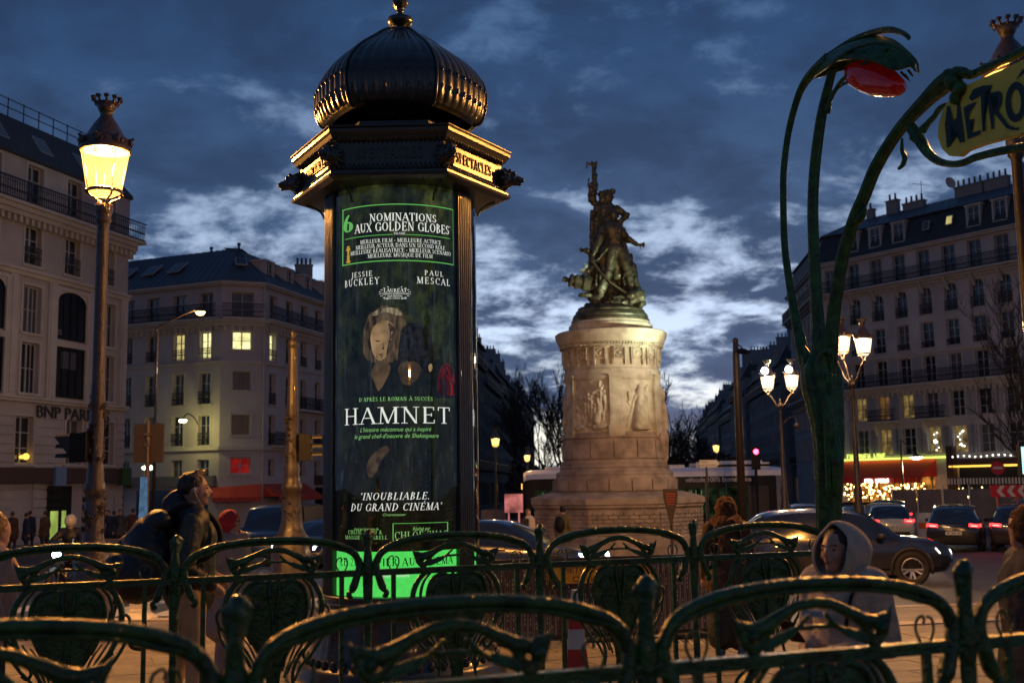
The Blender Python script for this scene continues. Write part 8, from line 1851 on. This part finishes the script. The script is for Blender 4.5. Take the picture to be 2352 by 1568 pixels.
pr_ = at(2352, 1380, 5.6); pe2 = person('person in a dark coat with ginger hair cut by the right edge', pr_.x+.05, 5.6, 0, radians(-100), 1.60, ('skin', 'navy', 'navy', 'black'), {}, 'fur', .016, bulk=1.3, hairp=[((H0.x, H0.y+.03, H0.z), (.11, .12, .13), 0), ((0, .07, 1.62), (0, .13, 1.36), .10, .07, 0)], coat=.4)
pz_ = at(528, 1220, 10.2); pe3 = person('person in a pale coat and red hood mostly hidden behind the man with the backpack', pz_.x, 10.2, 0, radians(60), 1.55, ('skinpale', 'pinkc', 'pinkc', 'black'), {}, 'redc', .02, bulk=1.3, coat=.3, hairp=[((H0.x, H0.y+.03, H0.z), (.11, .12, .13), 0), ((-.08, .02, 1.5), (.08, .02, 1.5), .08, .08, 0)])
# walkers near the monument
p = at(1213, 1200, 33); a_ = person('walker in dark coat with a long pale scarf and red bag, left of the monument', p.x, 33, gz(33)+R_, radians(40), 1.68, ('skinpale', 'jacket', 'navy', 'black'), {}, 'hairbl', .03, coat=.35); child(a_, 'scarf', [((-.1, -.06, 1.50), (.1, -.06, 1.50), .06, .06, 0), ((-.05, -.16, 1.45), (-.08, -.18, .98), .05, .06, 0), ((.07, -.16, 1.45), (.10, -.18, 1.02), .05, .055, 0)], 'scarf', .025); child(a_, 'handbag', [((-.28, -.05, .85), (.09, .12, .14), 0)], 'redc', .03)
p = at(1293, 1200, 34); b_ = person('walker in khaki coat and black beanie with a dark backpack, before the monument', p.x, 34, gz(34)+R_, radians(150), 1.74, ('skin', 'khaki', 'jeans', 'black'), dict(al=(-.11, .14, .1), tl=(-.12, 0, .04), al_=0) if False else {}, 'black', .03, coat=.18, bulk=1.15, hairp=[((H0.x, H0.y+.02, H0.z+.03), (.09, .10, .11), 0)]); child(b_, 'backpack', [((0, .22, 1.22), (.17, .13, .25), 0)], 'black', .03)
p = at(719, 1210, 33); c_ = person('worker in an orange high-visibility vest beside the advertising column', p.x, 36, gz(36)+R_, radians(20), 1.7, ('skin', 'orange', 'navy', 'black'), {}, 'hairbr', .035)
# rider on the motorcycle
pm = at(153, 1250, 24); rd = person('motorcycle rider in dark clothes and pale helmet, left of the street lamp', pm.x, 24.25, gz(24)+R_, 0, 1.72, ('skin', 'jacket', 'navy', 'black'), dict(pel=(0, .1, .90), wst=(0, .06, 1.05), cst=(0, -.02, 1.27), nek=(0, -.06, 1.45), hed=(0, -.1, 1.60), sl=(-.2, -.03, 1.38), sr=(.2, -.03, 1.38), el=(-.34, -.22, 1.18), er=(.34, -.22, 1.18), hl=(-.30, -.55, 1.1), hr=(.30, -.55, 1.1), pl=(-.1, .1, .9), pr=(.1, .1, .9), kl=(-.22, -.33, .75), kr=(.22, -.33, .75), al=(-.22, -.05, .32), ar=(.22, -.05, .32), tl=(-.22, -.2, .26), tr=(.22, -.2, .26)), None, .03, bulk=1.2)
child(rd, 'helmet', [((0, -.08, 1.62), (.13, .15, .145), 0)], 'hblack', .02)
# people waiting along the barrier before the bank
rg = random.Random(12)
for i, (u, v, yy_) in enumerate(((28, 1210, 44), (60, 1208, 44), (68, 1216, 46), (103, 1206, 45), (248, 1206, 45), (262, 1200, 46), (275, 1212, 44), (305, 1210, 45))):
    p = at(u, v, yy_); person(['dark-clad person at the far left before the bank', 'dark-clad person second from the left before the bank', 'shorter dark-clad person third from the left before the bank', 'dark-clad person beside the lit bank doorway', 'person just right of the street lamp post before the bank', 'taller person second right of the street lamp post before the bank', 'person third right of the street lamp post before the bank', 'person farthest right before the bank, near the pale blue board'][i],
        p.x, yy_, gz(yy_), radians(rg.uniform(0, 360)), rg.uniform(1.6, 1.8), ('skin', rg.choice(['jacket', 'navy', 'brownc']), 'navy', 'black'), {}, 'hairbr', .05, group='people waiting in front of the bank', coat=.2)

# ================================================================== TREES
def tree(label, x, y, h, seed, spread=.5, lean=0, levels=5, leaves=0, trunk=.16, base=None, group='bare trees along the avenue', tw=1.0):
    rg = random.Random(seed); root = thing('bare_tree', label, 'tree', (x, y, gz(y)+R_ if base is None else base), 0, group); T_b = B(); C_b = B(); L_b = B()
    def grow(p, d, r, ln, lv):
        n = 3; pts = [p]; q = p.copy(); dd = d.copy()
        for i in range(n):
            dd = (dd+Vector((rg.uniform(-.16, .16), rg.uniform(-.16, .16), rg.uniform(-.02, .14)))).normalized(); q = q+dd*ln/n; pts.append(q.copy())
        (T_b if lv >= levels-1 else C_b).tube(pts, [r*(1-.4*i/n) for i in range(n+1)], 5 if lv > 2 else 3)
        if lv == 0:
            if leaves:
                for _ in range(leaves):
                    c0 = q+Vector([rg.gauss(0, .25) for _ in range(3)]); a_, e_ = Vector([rg.gauss(0, .09) for _ in range(3)]), Vector([rg.gauss(0, .09) for _ in range(3)]); L_b.add([c0, c0+a_, c0+a_+e_, c0+e_], [(0, 1, 2, 3)])
            return
        for k in range(3 if lv > 1 else 4):
            a = rg.uniform(0, 2*pi); t = rg.uniform(.35, 1); s = pts[min(n, int(t*n))]
            nd_ = (dd+Vector((cos(a), sin(a), rg.uniform(-.1, .35)))*spread*rg.uniform(.6, 1.3)).normalized(); grow(s if k else q, nd_ if k else (dd+Vector((cos(a), sin(a), .3))*.25).normalized(), max(.016*tw, r*.58), ln*rg.uniform(.62, .8), lv-1)
    grow(Vector((0, 0, 0)), Vector((lean, 0, 1)).normalized(), trunk, h*.36, levels)
    T_b.build('trunk', M['bark'], root, smooth=True, fixn=False); C_b.build('crown', M['twig'], root, fixn=False)
    if leaves: L_b.build('leaves', M['leaf'], root, fixn=False)
    return root
tr_s = [(1268, 118, 15.5, 1, 0), (1232, 135, 16.5, 2, 0), (1300, 104, 13.5, 3, 0), (1205, 160, 16, 4, 0), (1340, 150, 12, 5, 0), (1535, 108, 13, 6, 0), (1552, 170, 12.5, 7, 3), (1580, 200, 13, 8, 3), (1600, 230, 13, 9, 2), (1625, 215, 12, 10, 2)]
names = ['bare tree just left of the monument drum, tallest crown', 'bare tree second left of the monument', 'bare tree partly behind the monument on its left side', 'bare tree farthest left of the monument beside the dark avenue houses', 'bare tree hidden low behind the monument pedestal', 'bare tree just right of the monument drum', 'tree with a few dry leaves against the bright sky right of the monument', 'tree with sparse leaves second right of the monument', 'distant tree with thin leaves in front of the avenue houses', 'distant tree right of the thin-leaved one, before the avenue houses']
for (u, Y_, h, s, lf), nm in zip(tr_s, names): tree(nm, at(u, 1100, Y_).x, Y_, h, s, .55, leaves=lf, levels=6, tw=1.6)
# dense low mass of clipped trees filling the median of the avenue
def hedge(nm, lab, u0, u1, Y_, htop, seed, n=5200):
    rg = random.Random(seed); b = B(); x0, x1 = at(u0, 1100, Y_).x, at(u1, 1100, Y_).x
    for i in range(n):
        x = rg.uniform(x0, x1); y = Y_+rg.uniform(0, 16); top = htop*(.62+.38*noise.noise(Vector((x*.35, y*.2, seed))))+.0; z = gz(Y_)+rg.uniform(.02, 1)**.8*top
        a_, e_ = Vector([rg.gauss(0, .42) for _ in range(3)]), Vector([rg.gauss(0, .16) for _ in range(3)]); c0 = Vector((x, y, z)); b.add([c0, c0+a_, c0+a_+e_, c0+e_], [(0, 1, 2, 3)])
    o = b.build(nm, M['twig'], fixn=False); return tag(o, kind='stuff')
hedge('avenue_undergrowth', '', 1175, 1345, 95, 5.4, 3, 7000); hedge('avenue_undergrowth', '', 1515, 1680, 100, 6.6, 4, 7000)
hedge('avenue_undergrowth', '', 1300, 1620, 210, 9.5, 5, 6000)
# thin branches at the right edge in front of the restaurant house
tr_ = at(2375, 1100, 47); tree('bare tree with fine branches at the right edge, in front of the restaurant house', tr_.x, 47, 11.0, 33, .62, lean=-.08, levels=6, trunk=.14, tw=.8, group=None)
STUFF = {'window_trim', 'shutter', 'balcony_bracket', 'bay_surround', 'pilaster_set', 'front_frame', 'painted_slit_glint', 'window_bar', 'plate_digits', 'grab_pole', 'flute_bead', 'tongue_moulding', 'chimney_pots', 'striped_valance', 'glazed_bars', 'printed_leaves', 'laurel_mark', 'road_markings', 'rail_studs', 'shop_window', 'lantern_gallery', 'hanging_strap', 'trim', 'text_line', 'panel_joint', 'window', 'lit_window', 'balcony_railing', 'bulb_row'}
for o in COL.objects:
    nm = o.name.split('.')[0]
    if o.type == 'MESH' and o.parent and nm in STUFF:
        if nm == 'window' and o.parent.name.split('.')[0] != 'avenue_house': continue
        if nm in ('balcony_railing',) and o.parent.name.split('.')[0] != 'avenue_house': continue
        o['kind'] = 'stuff'
